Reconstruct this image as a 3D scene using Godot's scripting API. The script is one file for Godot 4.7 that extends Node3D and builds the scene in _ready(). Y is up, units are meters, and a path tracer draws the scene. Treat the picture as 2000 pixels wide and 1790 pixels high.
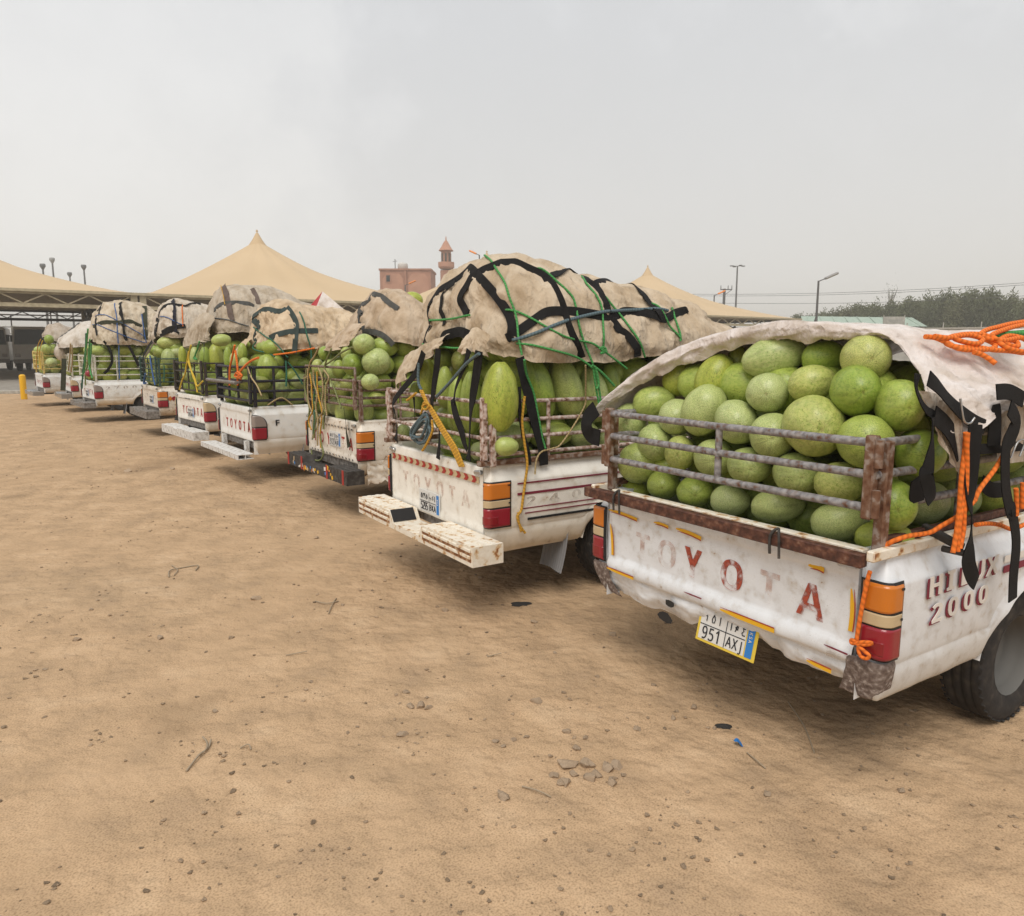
extends Node3D
# A row of loaded pickup trucks at a produce market under a hazy overcast sky. Units are metres, y is up.

var M := {}
var taken := {}
var poses := {
	1: [0.903, -3.256, -0.998], 2: [-0.573, -5.295, -0.998], 3: [-2.005, -8.169, -0.965], 4: [-3.754, -10.038, -0.929], 5: [-5.324, -12.268, -0.88], 6: [-7.362, -15.124, -0.925], 7: [-10.091, -17.71, -0.874], 8: [-12.279, -20.592, -0.927], 9: [-14.329, -22.595, -0.877],
}
var melon_meshes: Array[Mesh] = []
var melon_mats: Array[Material] = []


func _ready():
	# camera
	var cam := Camera3D.new()
	cam.name = "camera"
	cam.position = Vector3(0, 1.72, 0)
	cam.rotation.x = -atan(215.0 / 1450.0)
	cam.fov = rad_to_deg(2.0 * atan(895.0 / 1450.0))
	cam.near = 0.05
	cam.far = 1500.0
	add_child(cam)
	# overcast sky, hazy and a little warm towards the horizon
	var env := Environment.new()
	env.background_mode = Environment.BG_SKY
	var sky := Sky.new()
	var sm := ProceduralSkyMaterial.new()
	sm.sky_top_color = Color(0.76, 0.77, 0.785)
	sm.sky_horizon_color = Color(0.865, 0.852, 0.825)
	sm.sky_curve = 0.16
	sm.sky_energy_multiplier = 1.0
	sm.ground_bottom_color = Color(0.60, 0.52, 0.43)
	sm.ground_horizon_color = Color(0.80, 0.77, 0.72)
	sm.ground_curve = 0.05
	var cn := FastNoiseLite.new()
	cn.seed = 31
	cn.frequency = 0.0045
	cn.fractal_octaves = 5
	cn.domain_warp_enabled = true
	cn.domain_warp_amplitude = 60.0
	var ct := NoiseTexture2D.new()
	ct.width = 1024
	ct.height = 512
	ct.seamless = true
	ct.noise = cn
	ct.color_ramp = ramp([[0.0, Color(0.93, 0.95, 1.0, 0.0)], [0.35, Color(0.95, 0.96, 1.0, 0.02)], [0.6, Color(1, 0.99, 0.97, 0.09)], [1.0, Color(1, 0.99, 0.97, 0.17)]])
	sm.sky_cover = ct
	sm.sky_cover_modulate = Color(1, 1, 1, 1.0)
	sky.sky_material = sm
	env.sky = sky
	env.background_energy_multiplier = 1.0
	env.tonemap_mode = Environment.TONE_MAPPER_LINEAR
	env.tonemap_exposure = 1.22
	env.sdfgi_enabled = true
	env.ssao_enabled = true
	env.ssil_enabled = true
	env.fog_enabled = true
	env.fog_density = 0.0019
	env.fog_light_color = Color(0.90, 0.88, 0.84)
	var we := WorldEnvironment.new()
	we.name = "world_environment"
	we.environment = env
	add_child(we)
	# veiled sun, high and to the right
	var sun := DirectionalLight3D.new()
	sun.name = "sun"
	sun.light_energy = 0.6
	sun.light_color = Color(1.0, 0.975, 0.94)
	sun.light_angular_distance = 34.0
	sun.shadow_enabled = true
	sun.sky_mode = DirectionalLight3D.SKY_MODE_LIGHT_ONLY
	sun.rotation_degrees = Vector3(-56, -16, 0)
	add_child(sun)

	make_materials()
	make_melons()
	build_ground()
	build_background()
	build_trucks()
	build_loads()
	build_stones()


# ---------------------------------------------------------------- naming and tagging
func numbered(called: String) -> String:
	var n: int = taken.get(called, 0)
	taken[called] = n + 1
	return called if n == 0 else "%s_%03d" % [called, n]


func tag(o: Node, label: String, category: String, group := "") -> void:
	o.set_meta("label", label)
	o.set_meta("category", category)
	if group:
		o.set_meta("group", group)


func thing(called: String, label: String, category: String, at := Transform3D(), group := "") -> Node3D:
	var o := Node3D.new()
	o.name = numbered(called)
	add_child(o)
	o.transform = at
	tag(o, label, category, group)
	return o


func put(called: String, g, mat: Material, parent: Node = self) -> MeshInstance3D:
	var o := MeshInstance3D.new()
	o.mesh = g.commit() if g is Geo else g
	o.material_override = mat
	o.name = numbered(called) if parent == self else called
	parent.add_child(o, true)
	return o


func structure(called: String, g, mat: Material) -> MeshInstance3D:
	var o := put(called, g, mat)
	o.set_meta("kind", "structure")
	return o


func pose(k: int) -> Transform3D:
	return Transform3D(Basis(Vector3.UP, poses[k][2]), Vector3(poses[k][0], 0, poses[k][1]))


func ramp(stops: Array) -> Gradient:
	var g := Gradient.new()
	var o := PackedFloat32Array()
	var c := PackedColorArray()
	for s in stops:
		o.append(s[0])
		c.append(s[1])
	g.offsets = o
	g.colors = c
	return g


# ---------------------------------------------------------------- mesh building
class Geo:
	var v := PackedVector3Array()
	var n := PackedVector3Array()
	var uv := PackedVector2Array()
	var col := PackedColorArray()
	var ix := PackedInt32Array()
	var tint := Color.WHITE

	func vert(p: Vector3, nn := Vector3.ZERO, t := Vector2.ZERO) -> int:
		v.append(p)
		n.append(nn)
		uv.append(t)
		col.append(tint)
		return v.size() - 1

	func quad(a: Vector3, b: Vector3, c: Vector3, d: Vector3, ta := Vector2(0, 0), tb := Vector2(1, 0), tc := Vector2(1, 1), td := Vector2(0, 1)) -> void:
		var nn := (c - a).cross(b - a)
		if nn.length_squared() < 1e-14:
			nn = (d - a).cross(c - a)
		nn = nn.normalized()
		var i := vert(a, nn, ta)
		vert(b, nn, tb)
		vert(c, nn, tc)
		vert(d, nn, td)
		ix.append_array([i, i + 1, i + 2, i, i + 2, i + 3])

	func tri(a: Vector3, b: Vector3, c: Vector3) -> void:
		var nn := (c - a).cross(b - a).normalized()
		var i := vert(a, nn)
		vert(b, nn)
		vert(c, nn)
		ix.append_array([i, i + 1, i + 2])

	func box(c: Vector3, s: Vector3, b := Basis(), ch := 0.0) -> void:
		var h := s * 0.5
		ch = minf(ch, minf(h.x, minf(h.y, h.z)) * 0.9)
		if ch <= 0.0:
			var p := []
			for i in 8:
				p.append(c + b * Vector3(h.x if i & 1 else -h.x, h.y if i & 2 else -h.y, h.z if i & 4 else -h.z))
			for f in [[0, 2, 3, 1], [5, 7, 6, 4], [4, 6, 2, 0], [1, 3, 7, 5], [2, 6, 7, 3], [4, 0, 1, 5]]:
				quad(p[f[0]], p[f[1]], p[f[2]], p[f[3]])
			return
		# chamfered: each corner has one point per face
		var q := []
		for i in 8:
			var sx := 1.0 if i & 1 else -1.0
			var sy := 1.0 if i & 2 else -1.0
			var sz := 1.0 if i & 4 else -1.0
			q.append([c + b * Vector3(sx * h.x, sy * (h.y - ch), sz * (h.z - ch)), c + b * Vector3(sx * (h.x - ch), sy * h.y, sz * (h.z - ch)), c + b * Vector3(sx * (h.x - ch), sy * (h.y - ch), sz * h.z)])
		for f in [[0, 2, 3, 1, 2], [5, 7, 6, 4, 2], [4, 6, 2, 0, 0], [1, 3, 7, 5, 0], [2, 6, 7, 3, 1], [4, 0, 1, 5, 1]]:
			quad(q[f[0]][f[4]], q[f[1]][f[4]], q[f[2]][f[4]], q[f[3]][f[4]])
		for e in [[0, 1, 1, 2], [2, 3, 2, 1], [4, 5, 2, 1], [6, 7, 1, 2], [0, 2, 2, 0], [1, 3, 0, 2], [4, 6, 0, 2], [5, 7, 2, 0], [0, 4, 0, 1], [1, 5, 1, 0], [2, 6, 1, 0], [3, 7, 0, 1]]:
			quad(q[e[0]][e[2]], q[e[0]][e[3]], q[e[1]][e[3]], q[e[1]][e[2]])
		for i in 8:
			if i in [0, 3, 5, 6]:
				tri(q[i][0], q[i][1], q[i][2])
			else:
				tri(q[i][0], q[i][2], q[i][1])

	func beam(a: Vector3, b: Vector3, w: float, h := 0.0, ch := 0.0, up := Vector3.UP) -> void:
		var d := b - a
		var l := d.length()
		if l < 1e-5:
			return
		d /= l
		if absf(d.dot(up)) > 0.98:
			up = Vector3.RIGHT
		var x := up.cross(d).normalized()
		box((a + b) * 0.5, Vector3(w, h if h > 0.0 else w, l), Basis(x, d.cross(x), d), ch)

	func tube(pts: Array, r, sides := 8, caps := true, closed := false) -> void:
		var m := pts.size()
		if m < 2:
			return
		var first := v.size()
		var x := Vector3.ZERO
		var run := 0.0
		for i in m:
			var p: Vector3 = pts[i]
			var before: Vector3 = pts[(i - 1 + m) % m] if closed else pts[maxi(i - 1, 0)]
			var after: Vector3 = pts[(i + 1) % m] if closed else pts[mini(i + 1, m - 1)]
			var d := (after - before).normalized()
			if i == 0:
				x = (Vector3.UP if absf(d.y) < 0.9 else Vector3.RIGHT).cross(d).normalized()
			else:
				run += p.distance_to(pts[i - 1])
				x = (x - d * x.dot(d)).normalized()
			var y := d.cross(x)
			var rr: float = r[i] if r is Array else r
			for k in sides + 1:
				var a := TAU * k / sides
				var nn := x * cos(a) + y * sin(a)
				vert(p + nn * rr, nn, Vector2(float(k) / sides, run))
		var rings := m + (1 if closed else 0)
		for i in rings - 1:
			for k in sides:
				var a0 := first + i * (sides + 1) + k
				var b0 := first + ((i + 1) % m) * (sides + 1) + k
				ix.append_array([a0, b0, b0 + 1, a0, b0 + 1, a0 + 1])
		if caps and not closed:
			for e in [0, m - 1]:
				var base: int = first + e * (sides + 1)
				var pe: Vector3 = pts[e]
				for k in sides:
					if e == 0:
						tri(pe, v[base + k], v[base + k + 1])
					else:
						tri(pe, v[base + k + 1], v[base + k])

	func grid(nu: int, nv: int, f: Callable, wrap := false) -> void:
		var first := v.size()
		var per := nu if wrap else nu + 1
		for j in nv + 1:
			for i in per:
				vert(f.call(float(i) / nu, float(j) / nv), Vector3.ZERO, Vector2(float(i) / nu, float(j) / nv))
		var from := ix.size()
		for j in nv:
			for i in nu:
				var a := first + j * per + i
				var b := first + j * per + (i + 1) % per
				var c := first + (j + 1) * per + (i + 1) % per
				var d := first + (j + 1) * per + i
				ix.append_array([a, b, c, a, c, d])
		smooth(from, first)

	func smooth(from: int, first: int) -> void:
		for i in range(from, ix.size(), 3):
			var a := ix[i]
			var b := ix[i + 1]
			var c := ix[i + 2]
			var nn := (v[c] - v[a]).cross(v[b] - v[a])
			n[a] += nn
			n[b] += nn
			n[c] += nn
		for i in range(first, v.size()):
			n[i] = n[i].normalized() if n[i].length_squared() > 1e-20 else Vector3.UP

	func lathe(profile: Array, seg: int, t := Transform3D(), crease := false) -> void:
		# profile of Vector2(radius, height) turned round the y axis
		var step := 1
		for j in range(0, profile.size() - 1, step) if crease else [0]:
			var part: Array = profile.slice(j, j + 2) if crease else profile
			var nv := part.size() - 1
			grid(seg, nv, func(a, b):
				var q: Vector2 = part[roundi(b * nv)]
				var w: float = a * TAU
				return t * Vector3(q.x * cos(w), q.y, q.x * sin(w)), true)

	func extrude(poly: PackedVector2Array, z0: float, z1: float, t := Transform3D()) -> void:
		var tr := Geometry2D.triangulate_polygon(poly)
		for i in range(0, tr.size(), 3):
			var a := poly[tr[i]]
			var b := poly[tr[i + 1]]
			var c := poly[tr[i + 2]]
			if (b - a).cross(c - a) > 0.0:
				var s := b
				b = c
				c = s
			tri(t * Vector3(a.x, a.y, z1), t * Vector3(b.x, b.y, z1), t * Vector3(c.x, c.y, z1))
			tri(t * Vector3(a.x, a.y, z0), t * Vector3(c.x, c.y, z0), t * Vector3(b.x, b.y, z0))
		var ccw := not Geometry2D.is_polygon_clockwise(poly)
		for i in poly.size():
			var a := poly[i]
			var b := poly[(i + 1) % poly.size()]
			if not ccw:
				var s := a
				a = b
				b = s
			quad(t * Vector3(a.x, a.y, z1), t * Vector3(a.x, a.y, z0), t * Vector3(b.x, b.y, z0), t * Vector3(b.x, b.y, z1))

	func ribbon(pts: Array, ups: Array, w: float, th := 0.003) -> void:
		# a strap: a flat band through the points, with its flat side along the given outward directions
		var m := pts.size()
		var first := v.size()
		var from := ix.size()
		var run := 0.0
		for i in m:
			var p: Vector3 = pts[i]
			if i:
				run += p.distance_to(pts[i - 1])
			var d: Vector3 = (pts[mini(i + 1, m - 1)] - pts[maxi(i - 1, 0)]).normalized()
			var u: Vector3 = ups[i]
			var s := d.cross(u).normalized() * w * 0.5
			u = s.cross(d).normalized() * th
			if u.dot(ups[i]) < 0.0:
				u = -u
			for k in 4:
				var q: Vector3 = [p - s, p - s + u, p + s + u, p + s][k]
				vert(q, Vector3.ZERO, Vector2([0.0, 0.05, 0.95, 1.0][k], run))
		for i in m - 1:
			for k in 4:
				var a := first + i * 4 + k
				var b := first + i * 4 + (k + 1) % 4
				ix.append_array([a, a + 4, b + 4, a, b + 4, b])
		smooth(from, first)

	func commit() -> ArrayMesh:
		var arr := []
		arr.resize(Mesh.ARRAY_MAX)
		arr[Mesh.ARRAY_VERTEX] = v
		arr[Mesh.ARRAY_NORMAL] = n
		arr[Mesh.ARRAY_TEX_UV] = uv
		arr[Mesh.ARRAY_COLOR] = col
		arr[Mesh.ARRAY_INDEX] = ix
		var m := ArrayMesh.new()
		m.add_surface_from_arrays(Mesh.PRIMITIVE_TRIANGLES, arr)
		return m


func smooth_path(pts: Array, per := 6, closed := false) -> Array:
	var out := []
	var m := pts.size()
	for i in (m if closed else m - 1):
		var a: Vector3 = pts[(i - 1 + m) % m] if closed else pts[maxi(i - 1, 0)]
		var b: Vector3 = pts[i]
		var c: Vector3 = pts[(i + 1) % m]
		var d: Vector3 = pts[(i + 2) % m] if closed else pts[mini(i + 2, m - 1)]
		for k in per:
			var t := float(k) / per
			out.append(b.cubic_interpolate(c, a, d, t))
	if not closed:
		out.append(pts[m - 1])
	return out


func v3(a: Array) -> Array:
	# flat list of numbers to points
	var out := []
	for i in range(0, a.size(), 3):
		out.append(Vector3(a[i], a[i + 1], a[i + 2]))
	return out

const STRAPS := [
	[2, "web_black", 0.062, [-0.29, 1.92, -0.16, -0.43, 1.98, -0.2, -0.42, 2.08, -0.23, -0.25, 2.18, -0.25, -0.12, 2.25, -0.3, -0.0, 2.28, -0.33, 0.21, 2.22, -0.28, 0.41, 2.12, -0.24, 0.56, 2.01, -0.24, 0.66, 1.9, -0.25, 0.68, 1.82, -0.24, 0.68, 1.78, -0.23], ""],
	[2, "web_black", 0.062, [0.26, 1.95, -0.16, 0.18, 2.0, -0.18, 0.14, 2.07, -0.2, 0.18, 2.15, -0.23, 0.22, 2.21, -0.27, 0.29, 2.25, -0.32, 0.38, 2.29, -0.38, 0.42, 2.29, -0.43, 0.53, 2.24, -0.48, 0.61, 2.2, -0.54, 0.69, 2.11, -0.57, 0.75, 2.0, -0.59, 0.78, 1.93, -0.59, 0.8, 1.83, -0.62, 0.81, 1.74, -0.67, 0.82, 1.65, -0.7], ""],
	[2, "web_black", 0.062, [0.65, 1.78, -0.22, 0.71, 1.82, -0.27, 0.75, 1.89, -0.35, 0.76, 1.95, -0.45, 0.77, 1.96, -0.58, 0.76, 1.96, -0.69, 0.76, 1.95, -0.81, 0.76, 1.93, -1.03, 0.74, 1.97, -1.12, 0.72, 1.99, -1.22, 0.73, 1.97, -1.31, 0.74, 1.95, -1.39, 0.76, 1.92, -1.45, 0.74, 1.94, -1.54, 0.71, 1.97, -1.64, 0.64, 2.0, -1.81, 0.65, 1.99, -1.85], ""],
	[2, "web_black", 0.045, [-0.0, 2.21, -0.12, -0.24, 2.17, -0.24, -0.15, 2.08, -0.21, -0.13, 2.0, -0.17, -0.06, 1.92, -0.15, -0.05, 1.88, -0.14], ""],
	[2, "web_black", 0.062, [0.59, 2.22, -0.61, 0.48, 2.25, -0.81, -0.0, 2.32, -1.27, 0.5, 2.2, -0.99, 0.56, 2.17, -1.01, 0.62, 2.12, -1.0, 0.69, 2.05, -0.98, 0.73, 1.99, -0.99, 0.74, 1.97, -0.98], ""],
	[2, "web_black", 0.055, [0.76, 1.92, -1.01, 0.78, 1.88, -1.04, 0.79, 1.84, -1.06, 0.8, 1.81, -1.12, 0.81, 1.76, -1.15, 0.81, 1.71, -1.19, 0.82, 1.66, -1.2], ""],
	[2, "web_black", 0.055, [0.56, 2.17, -1.01, 0.42, 2.21, -1.27, -0.0, 2.27, -1.77, 0.0, 2.27, -1.82, 0.5, 2.16, -1.44, 0.64, 2.08, -1.4, 0.71, 2.0, -1.41, 0.74, 1.94, -1.43, 0.76, 1.92, -1.47], ""],
	[2, "web_black", 0.055, [-0.35, 1.89, -0.16, -0.36, 1.84, -0.15, -0.35, 1.75, -0.13, -0.37, 1.69, -0.13], ""],
	[2, "web_black", 0.07, [-0.01, 1.77, -0.12, 0.01, 1.81, -0.13, 0.12, 1.83, -0.13, 0.2, 1.83, -0.14, 0.32, 1.81, -0.14, 0.4, 1.76, -0.14], ""],
	[2, "rope_green", -0.0075, [0.01, 2.37, -0.46, 0.25, 2.31, -0.36, 0.42, 2.21, -0.32, 0.54, 2.13, -0.3, 0.63, 2.01, -0.28, 0.68, 1.92, -0.28, 0.72, 1.8, -0.28, 0.75, 1.68, -0.29], "bright green rope over the second cover, first of the uprights from the rear"],
	[2, "rope_green", -0.0075, [0.54, 2.25, -0.54, 0.58, 2.23, -0.59, 0.64, 2.17, -0.62, 0.69, 2.1, -0.68, 0.73, 2.04, -0.71, 0.77, 1.95, -0.7, 0.79, 1.85, -0.71, 0.81, 1.74, -0.74, 0.82, 1.62, -0.8], "bright green rope over the second cover, second of the uprights from the rear"],
	[2, "rope_green", -0.0075, [0.01, 2.31, -1.28, 0.52, 2.19, -0.96, 0.62, 2.13, -0.92, 0.69, 2.06, -0.93, 0.72, 2.01, -0.94, 0.76, 1.94, -0.93, 0.79, 1.85, -0.91, 0.81, 1.73, -0.9], "bright green rope over the second cover ending in a knot"],
	[2, "rope_green", -0.0075, [0.65, 2.09, -1.01, 0.7, 2.03, -1.05, 0.74, 1.97, -1.1, 0.78, 1.87, -1.14, 0.8, 1.78, -1.19, 0.82, 1.66, -1.26], "bright green rope over the second cover, just ahead of the knotted one"],
	[2, "rope_green", -0.0075, [0.68, 2.03, -1.42, 0.72, 1.98, -1.46, 0.76, 1.91, -1.5, 0.78, 1.85, -1.55, 0.8, 1.78, -1.6], "bright green rope at the second cover's front, left one"],
	[2, "rope_green", -0.0075, [0.68, 2.01, -1.63, 0.72, 1.96, -1.62, 0.76, 1.9, -1.6, 0.8, 1.77, -1.59], "bright green rope at the second cover's front, right one"],
	[2, "rope_green", -0.0075, [0.57, 1.97, -0.23, 0.66, 1.96, -0.27, 0.73, 1.92, -0.34, 0.79, 1.86, -0.43, 0.81, 1.79, -0.59, 0.81, 1.76, -0.73, 0.81, 1.76, -0.79, 0.82, 1.68, -0.93, 0.82, 1.63, -1.02, 0.82, 1.58, -1.1], "bright green rope crossing the whole side of the second cover on a slant"],
	[2, "rope_green", -0.0075, [-0.27, 1.92, -0.16, -0.03, 1.92, -0.15, 0.16, 1.93, -0.15, 0.29, 1.94, -0.16], "bright green rope round the upper rear of the second cover"],
	[2, "rope_green", -0.0075, [-0.37, 1.75, -0.13, -0.08, 1.74, -0.12, 0.15, 1.72, -0.12, 0.43, 1.72, -0.14], "bright green rope round the lower rear of the second cover"],
	[2, "rope_green", -0.0075, [0.72, 1.75, -0.26, 0.78, 1.74, -0.35, 0.81, 1.71, -0.5, 0.82, 1.68, -0.61, 0.82, 1.64, -0.72, 0.82, 1.57, -0.83], "bright green rope low along the side hem of the second cover"],
	[2, "rope_slate", -0.012, [0.7, 1.77, -0.25, 0.77, 1.8, -0.34, 0.79, 1.85, -0.47, 0.78, 1.91, -0.66, 0.76, 1.95, -0.86, 0.73, 1.98, -1.09, 0.72, 1.99, -1.22, 0.71, 1.99, -1.36, 0.72, 1.98, -1.53], "thick slate grey rope along the side of the second cover"],
	[3, "web_grey", 0.06, [-0.01, 2.11, -0.21, -0.0, 2.12, -0.22, 0.01, 2.13, -0.27, -0.3, 2.15, -0.49], ""],
	[3, "web_grey", 0.06, [-0.3, 2.15, -0.49, -0.23, 2.19, -0.5, 0.01, 2.24, -0.46, -0.13, 2.3, -0.59, 0.07, 2.29, -0.58, 0.24, 2.26, -0.57, 0.39, 2.2, -0.56, 0.55, 2.12, -0.6], ""],
	[3, "web_grey", 0.06, [-0.26, 2.14, -0.48, -0.12, 2.05, -0.43, -0.02, 1.97, -0.41, 0.09, 1.93, -0.39], ""],
	[3, "web_grey", 0.06, [0.11, 1.9, -0.38, 0.36, 1.89, -0.4, 0.51, 1.86, -0.42, 0.63, 1.8, -0.44, 0.67, 1.75, -0.46], ""],
	[3, "rope_straw", -0.006, [-0.01, 1.94, -0.16, -0.31, 1.96, -0.41, 0.03, 1.94, -0.39], "thin straw cord round the third cover's gathered rear"],
	[4, "web_teal", 0.07, [-0.0, 2.09, -0.25, -0.26, 2.11, -0.42, -0.06, 2.19, -0.43, 0.08, 2.25, -0.47, 0.34, 2.21, -0.48, 0.48, 2.2, -0.52, 0.47, 2.24, -0.61], ""],
	[4, "web_teal", 0.07, [0.45, 2.26, -0.61, 0.56, 2.19, -0.63, 0.65, 2.09, -0.65, 0.71, 2.0, -0.65, 0.74, 1.89, -0.62, 0.76, 1.77, -0.6, 0.76, 1.65, -0.58], ""],
	[4, "web_teal", 0.07, [0.45, 1.85, -0.38, 0.62, 1.9, -0.45, 0.71, 1.93, -0.55, 0.74, 1.94, -0.68, 0.72, 1.95, -0.92], ""],
	[4, "web_teal", 0.07, [-0.25, 2.1, -0.42, -0.09, 2.05, -0.41, 0.06, 1.99, -0.39], ""],
	[4, "web_teal", 0.06, [-0.0, 1.81, -0.22, -0.18, 1.86, -0.36, -0.16, 1.94, -0.38, -0.09, 1.97, -0.39], ""],
	[4, "rope_dkgreen", -0.01, [0.58, 2.19, -0.74, 0.67, 2.08, -0.76, 0.73, 1.96, -0.75, 0.77, 1.81, -0.78, 0.78, 1.69, -0.8, 0.78, 1.59, -0.8], "dark green rope down the side of the fourth cover"],
	[4, "rope_dkgreen", -0.009, [-0.21, 2.0, -0.4, 0.21, 1.89, -0.37, 0.48, 1.84, -0.39, 0.61, 1.77, -0.42, 0.69, 1.66, -0.47, 0.72, 1.6, -0.51], "dark green rope slanting over the fourth cover's rear"],
	[4, "rope_dkgreen", -0.009, [-0.01, 1.8, -0.21, -0.05, 1.71, -0.32, 0.41, 1.66, -0.34, 0.6, 1.62, -0.4], "dark green rope low round the fourth cover's rear corner"],
	[4, "rope_orange", -0.012, [0.58, 1.64, -0.39, 0.74, 1.66, -0.53, 0.78, 1.69, -0.68, 0.78, 1.72, -0.85], "orange rope along the hem of the fourth cover"],
	[5, "web_brown", 0.1, [-0.0, 2.74, -0.67, 0.32, 2.62, -0.59, 0.48, 2.47, -0.56, 0.59, 2.33, -0.54, 0.69, 2.15, -0.52], ""],
	[5, "web_grey", 0.07, [0.07, 2.34, -0.45, 0.3, 2.4, -0.49, 0.52, 2.43, -0.55, 0.63, 2.44, -0.68, 0.65, 2.44, -0.8, 0.67, 2.39, -0.89], ""],
	[5, "web_brown", 0.09, [0.39, 2.69, -0.98, 0.54, 2.58, -0.98, 0.65, 2.44, -0.97], ""],
	[5, "rope_gold", -0.007, [0.0, 2.75, -0.61, 0.25, 2.61, -0.58, 0.47, 2.41, -0.52], "thin gold cord over the top of the fifth cover"],
	[5, "rope_grey", -0.009, [-0.01, 2.24, -0.28, 0.13, 2.21, -0.41, 0.63, 2.17, -0.48, 0.75, 2.11, -0.62, 0.77, 2.07, -0.76], "grey rope round the fifth cover"],
	[6, "web_navy", 0.11, [0.16, 2.67, -0.52, 0.49, 2.52, -0.46, 0.63, 2.37, -0.42, 0.7, 2.21, -0.4, 0.74, 2.03, -0.39], ""],
	[6, "web_black", 0.07, [0.16, 2.33, -0.24, 0.12, 2.43, -0.26, 0.11, 2.5, -0.31, 0.28, 2.54, -0.34, 0.39, 2.57, -0.44, 0.5, 2.55, -0.55, 0.52, 2.55, -0.67, 0.43, 2.59, -0.79, 0.36, 2.6, -0.91, 0.4, 2.57, -0.99], ""],
	[6, "web_black", 0.08, [-0.08, 2.29, -0.23, 0.14, 2.27, -0.23, 0.15, 2.15, -0.2, 0.05, 2.01, -0.17, 0.05, 1.92, -0.16], ""],
	[6, "web_black", 0.06, [0.0, 2.2, -0.12, -0.01, 2.07, -0.07, 0.01, 1.93, -0.03], ""],
	[6, "web_black", 0.08, [0.44, 2.02, -0.21, 0.63, 2.09, -0.28, 0.72, 2.12, -0.41, 0.75, 2.15, -0.59], ""],
	[6, "web_black", 0.06, [0.42, 1.96, -0.19, 0.6, 2.02, -0.26, 0.72, 2.05, -0.37, 0.76, 2.0, -0.46], ""],
	[6, "rope_orange", -0.01, [0.51, 2.56, -0.62, 0.67, 2.37, -0.57, 0.75, 2.14, -0.54], "orange cord down the sixth cover"],
	[6, "rope_blue", -0.009, [0.27, 2.33, -0.25, 0.55, 2.32, -0.31, 0.7, 2.23, -0.42, 0.74, 2.17, -0.55], "blue cord round the sixth cover"],
	[7, "web_black", 0.1, [0.37, 2.79, -0.76, 0.64, 2.59, -0.69, 0.76, 2.4, -0.68, 0.82, 2.19, -0.67, 0.83, 2.04, -0.68, 0.84, 1.89, -0.72], ""],
	[7, "web_olive", 0.09, [0.22, 2.2, -0.21, 0.55, 2.28, -0.26, 0.72, 2.31, -0.35, 0.79, 2.3, -0.52, 0.79, 2.31, -0.71, 0.78, 2.35, -0.84, 0.79, 2.3, -0.92, 0.81, 2.22, -1.08], ""],
	[7, "web_black", 0.08, [0.01, 2.62, -0.22, -0.01, 2.78, -0.34, -0.01, 2.84, -0.49, -0.0, 2.85, -0.6], ""],
	[7, "web_black", 0.07, [0.0, 2.73, -0.34, 0.27, 2.54, -0.31, 0.35, 2.49, -0.3], ""],
	[7, "web_black", 0.07, [0.17, 2.48, -0.29, 0.36, 2.3, -0.25, 0.49, 2.16, -0.22, 0.61, 2.02, -0.2], ""],
	[7, "web_olive", 0.1, [0.47, 2.7, -1.26, 0.74, 2.43, -1.18, 0.81, 2.22, -1.16, 0.84, 1.92, -1.14], ""],
	[7, "rope_blue", -0.012, [0.42, 2.75, -0.64, 0.7, 2.5, -0.59, 0.8, 2.24, -0.57, 0.84, 1.99, -0.56, 0.84, 1.83, -0.56], "blue rope down the seventh cover, nearer the rear"],
	[7, "rope_blue", -0.012, [0.69, 2.52, -1.13, 0.8, 2.25, -1.12, 0.84, 1.99, -1.13, 0.84, 1.84, -1.15], "blue rope down the seventh cover, farther from the rear"],
	[7, "rope_blue", -0.01, [-0.01, 2.48, -0.2, 0.41, 2.49, -0.3, 0.66, 2.46, -0.41, 0.78, 2.33, -0.61, 0.82, 2.2, -0.82, 0.84, 1.99, -1.13], "blue rope slanting over the seventh cover, upper one"],
	[7, "rope_blue", -0.01, [-0.01, 2.27, -0.15, 0.57, 2.24, -0.26, 0.83, 2.09, -0.5, 0.84, 1.96, -0.8, 0.84, 1.84, -1.12], "blue rope slanting over the seventh cover, lower one"],
	[8, "web_grey", 0.09, [-0.25, 1.94, 0.1, -0.24, 2.04, 0.06, -0.17, 2.12, -0.04, -0.07, 2.24, -0.22, 0.07, 2.26, -0.4, 0.19, 2.28, -0.57], ""],
	[8, "web_grey", 0.07, [-0.17, 2.28, -0.09, -0.09, 2.27, -0.19, -0.04, 2.24, -0.25], ""],
	[8, "rope_grey", -0.012, [-0.32, 1.86, 0.21, -0.09, 1.86, -0.09, 0.2, 1.86, -0.48], "grey rope round the eighth cover"],
	[9, "web_black", 0.07, [-0.99, 2.06, -0.32, -0.96, 2.27, -0.4, -0.87, 2.43, -0.55, -0.8, 2.49, -0.64, -0.73, 2.5, -0.73], ""],
	[9, "web_grey", 0.06, [-0.96, 2.17, -0.38, -0.85, 2.24, -0.53, -0.72, 2.29, -0.69, -0.6, 2.24, -0.83], ""],
]
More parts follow.
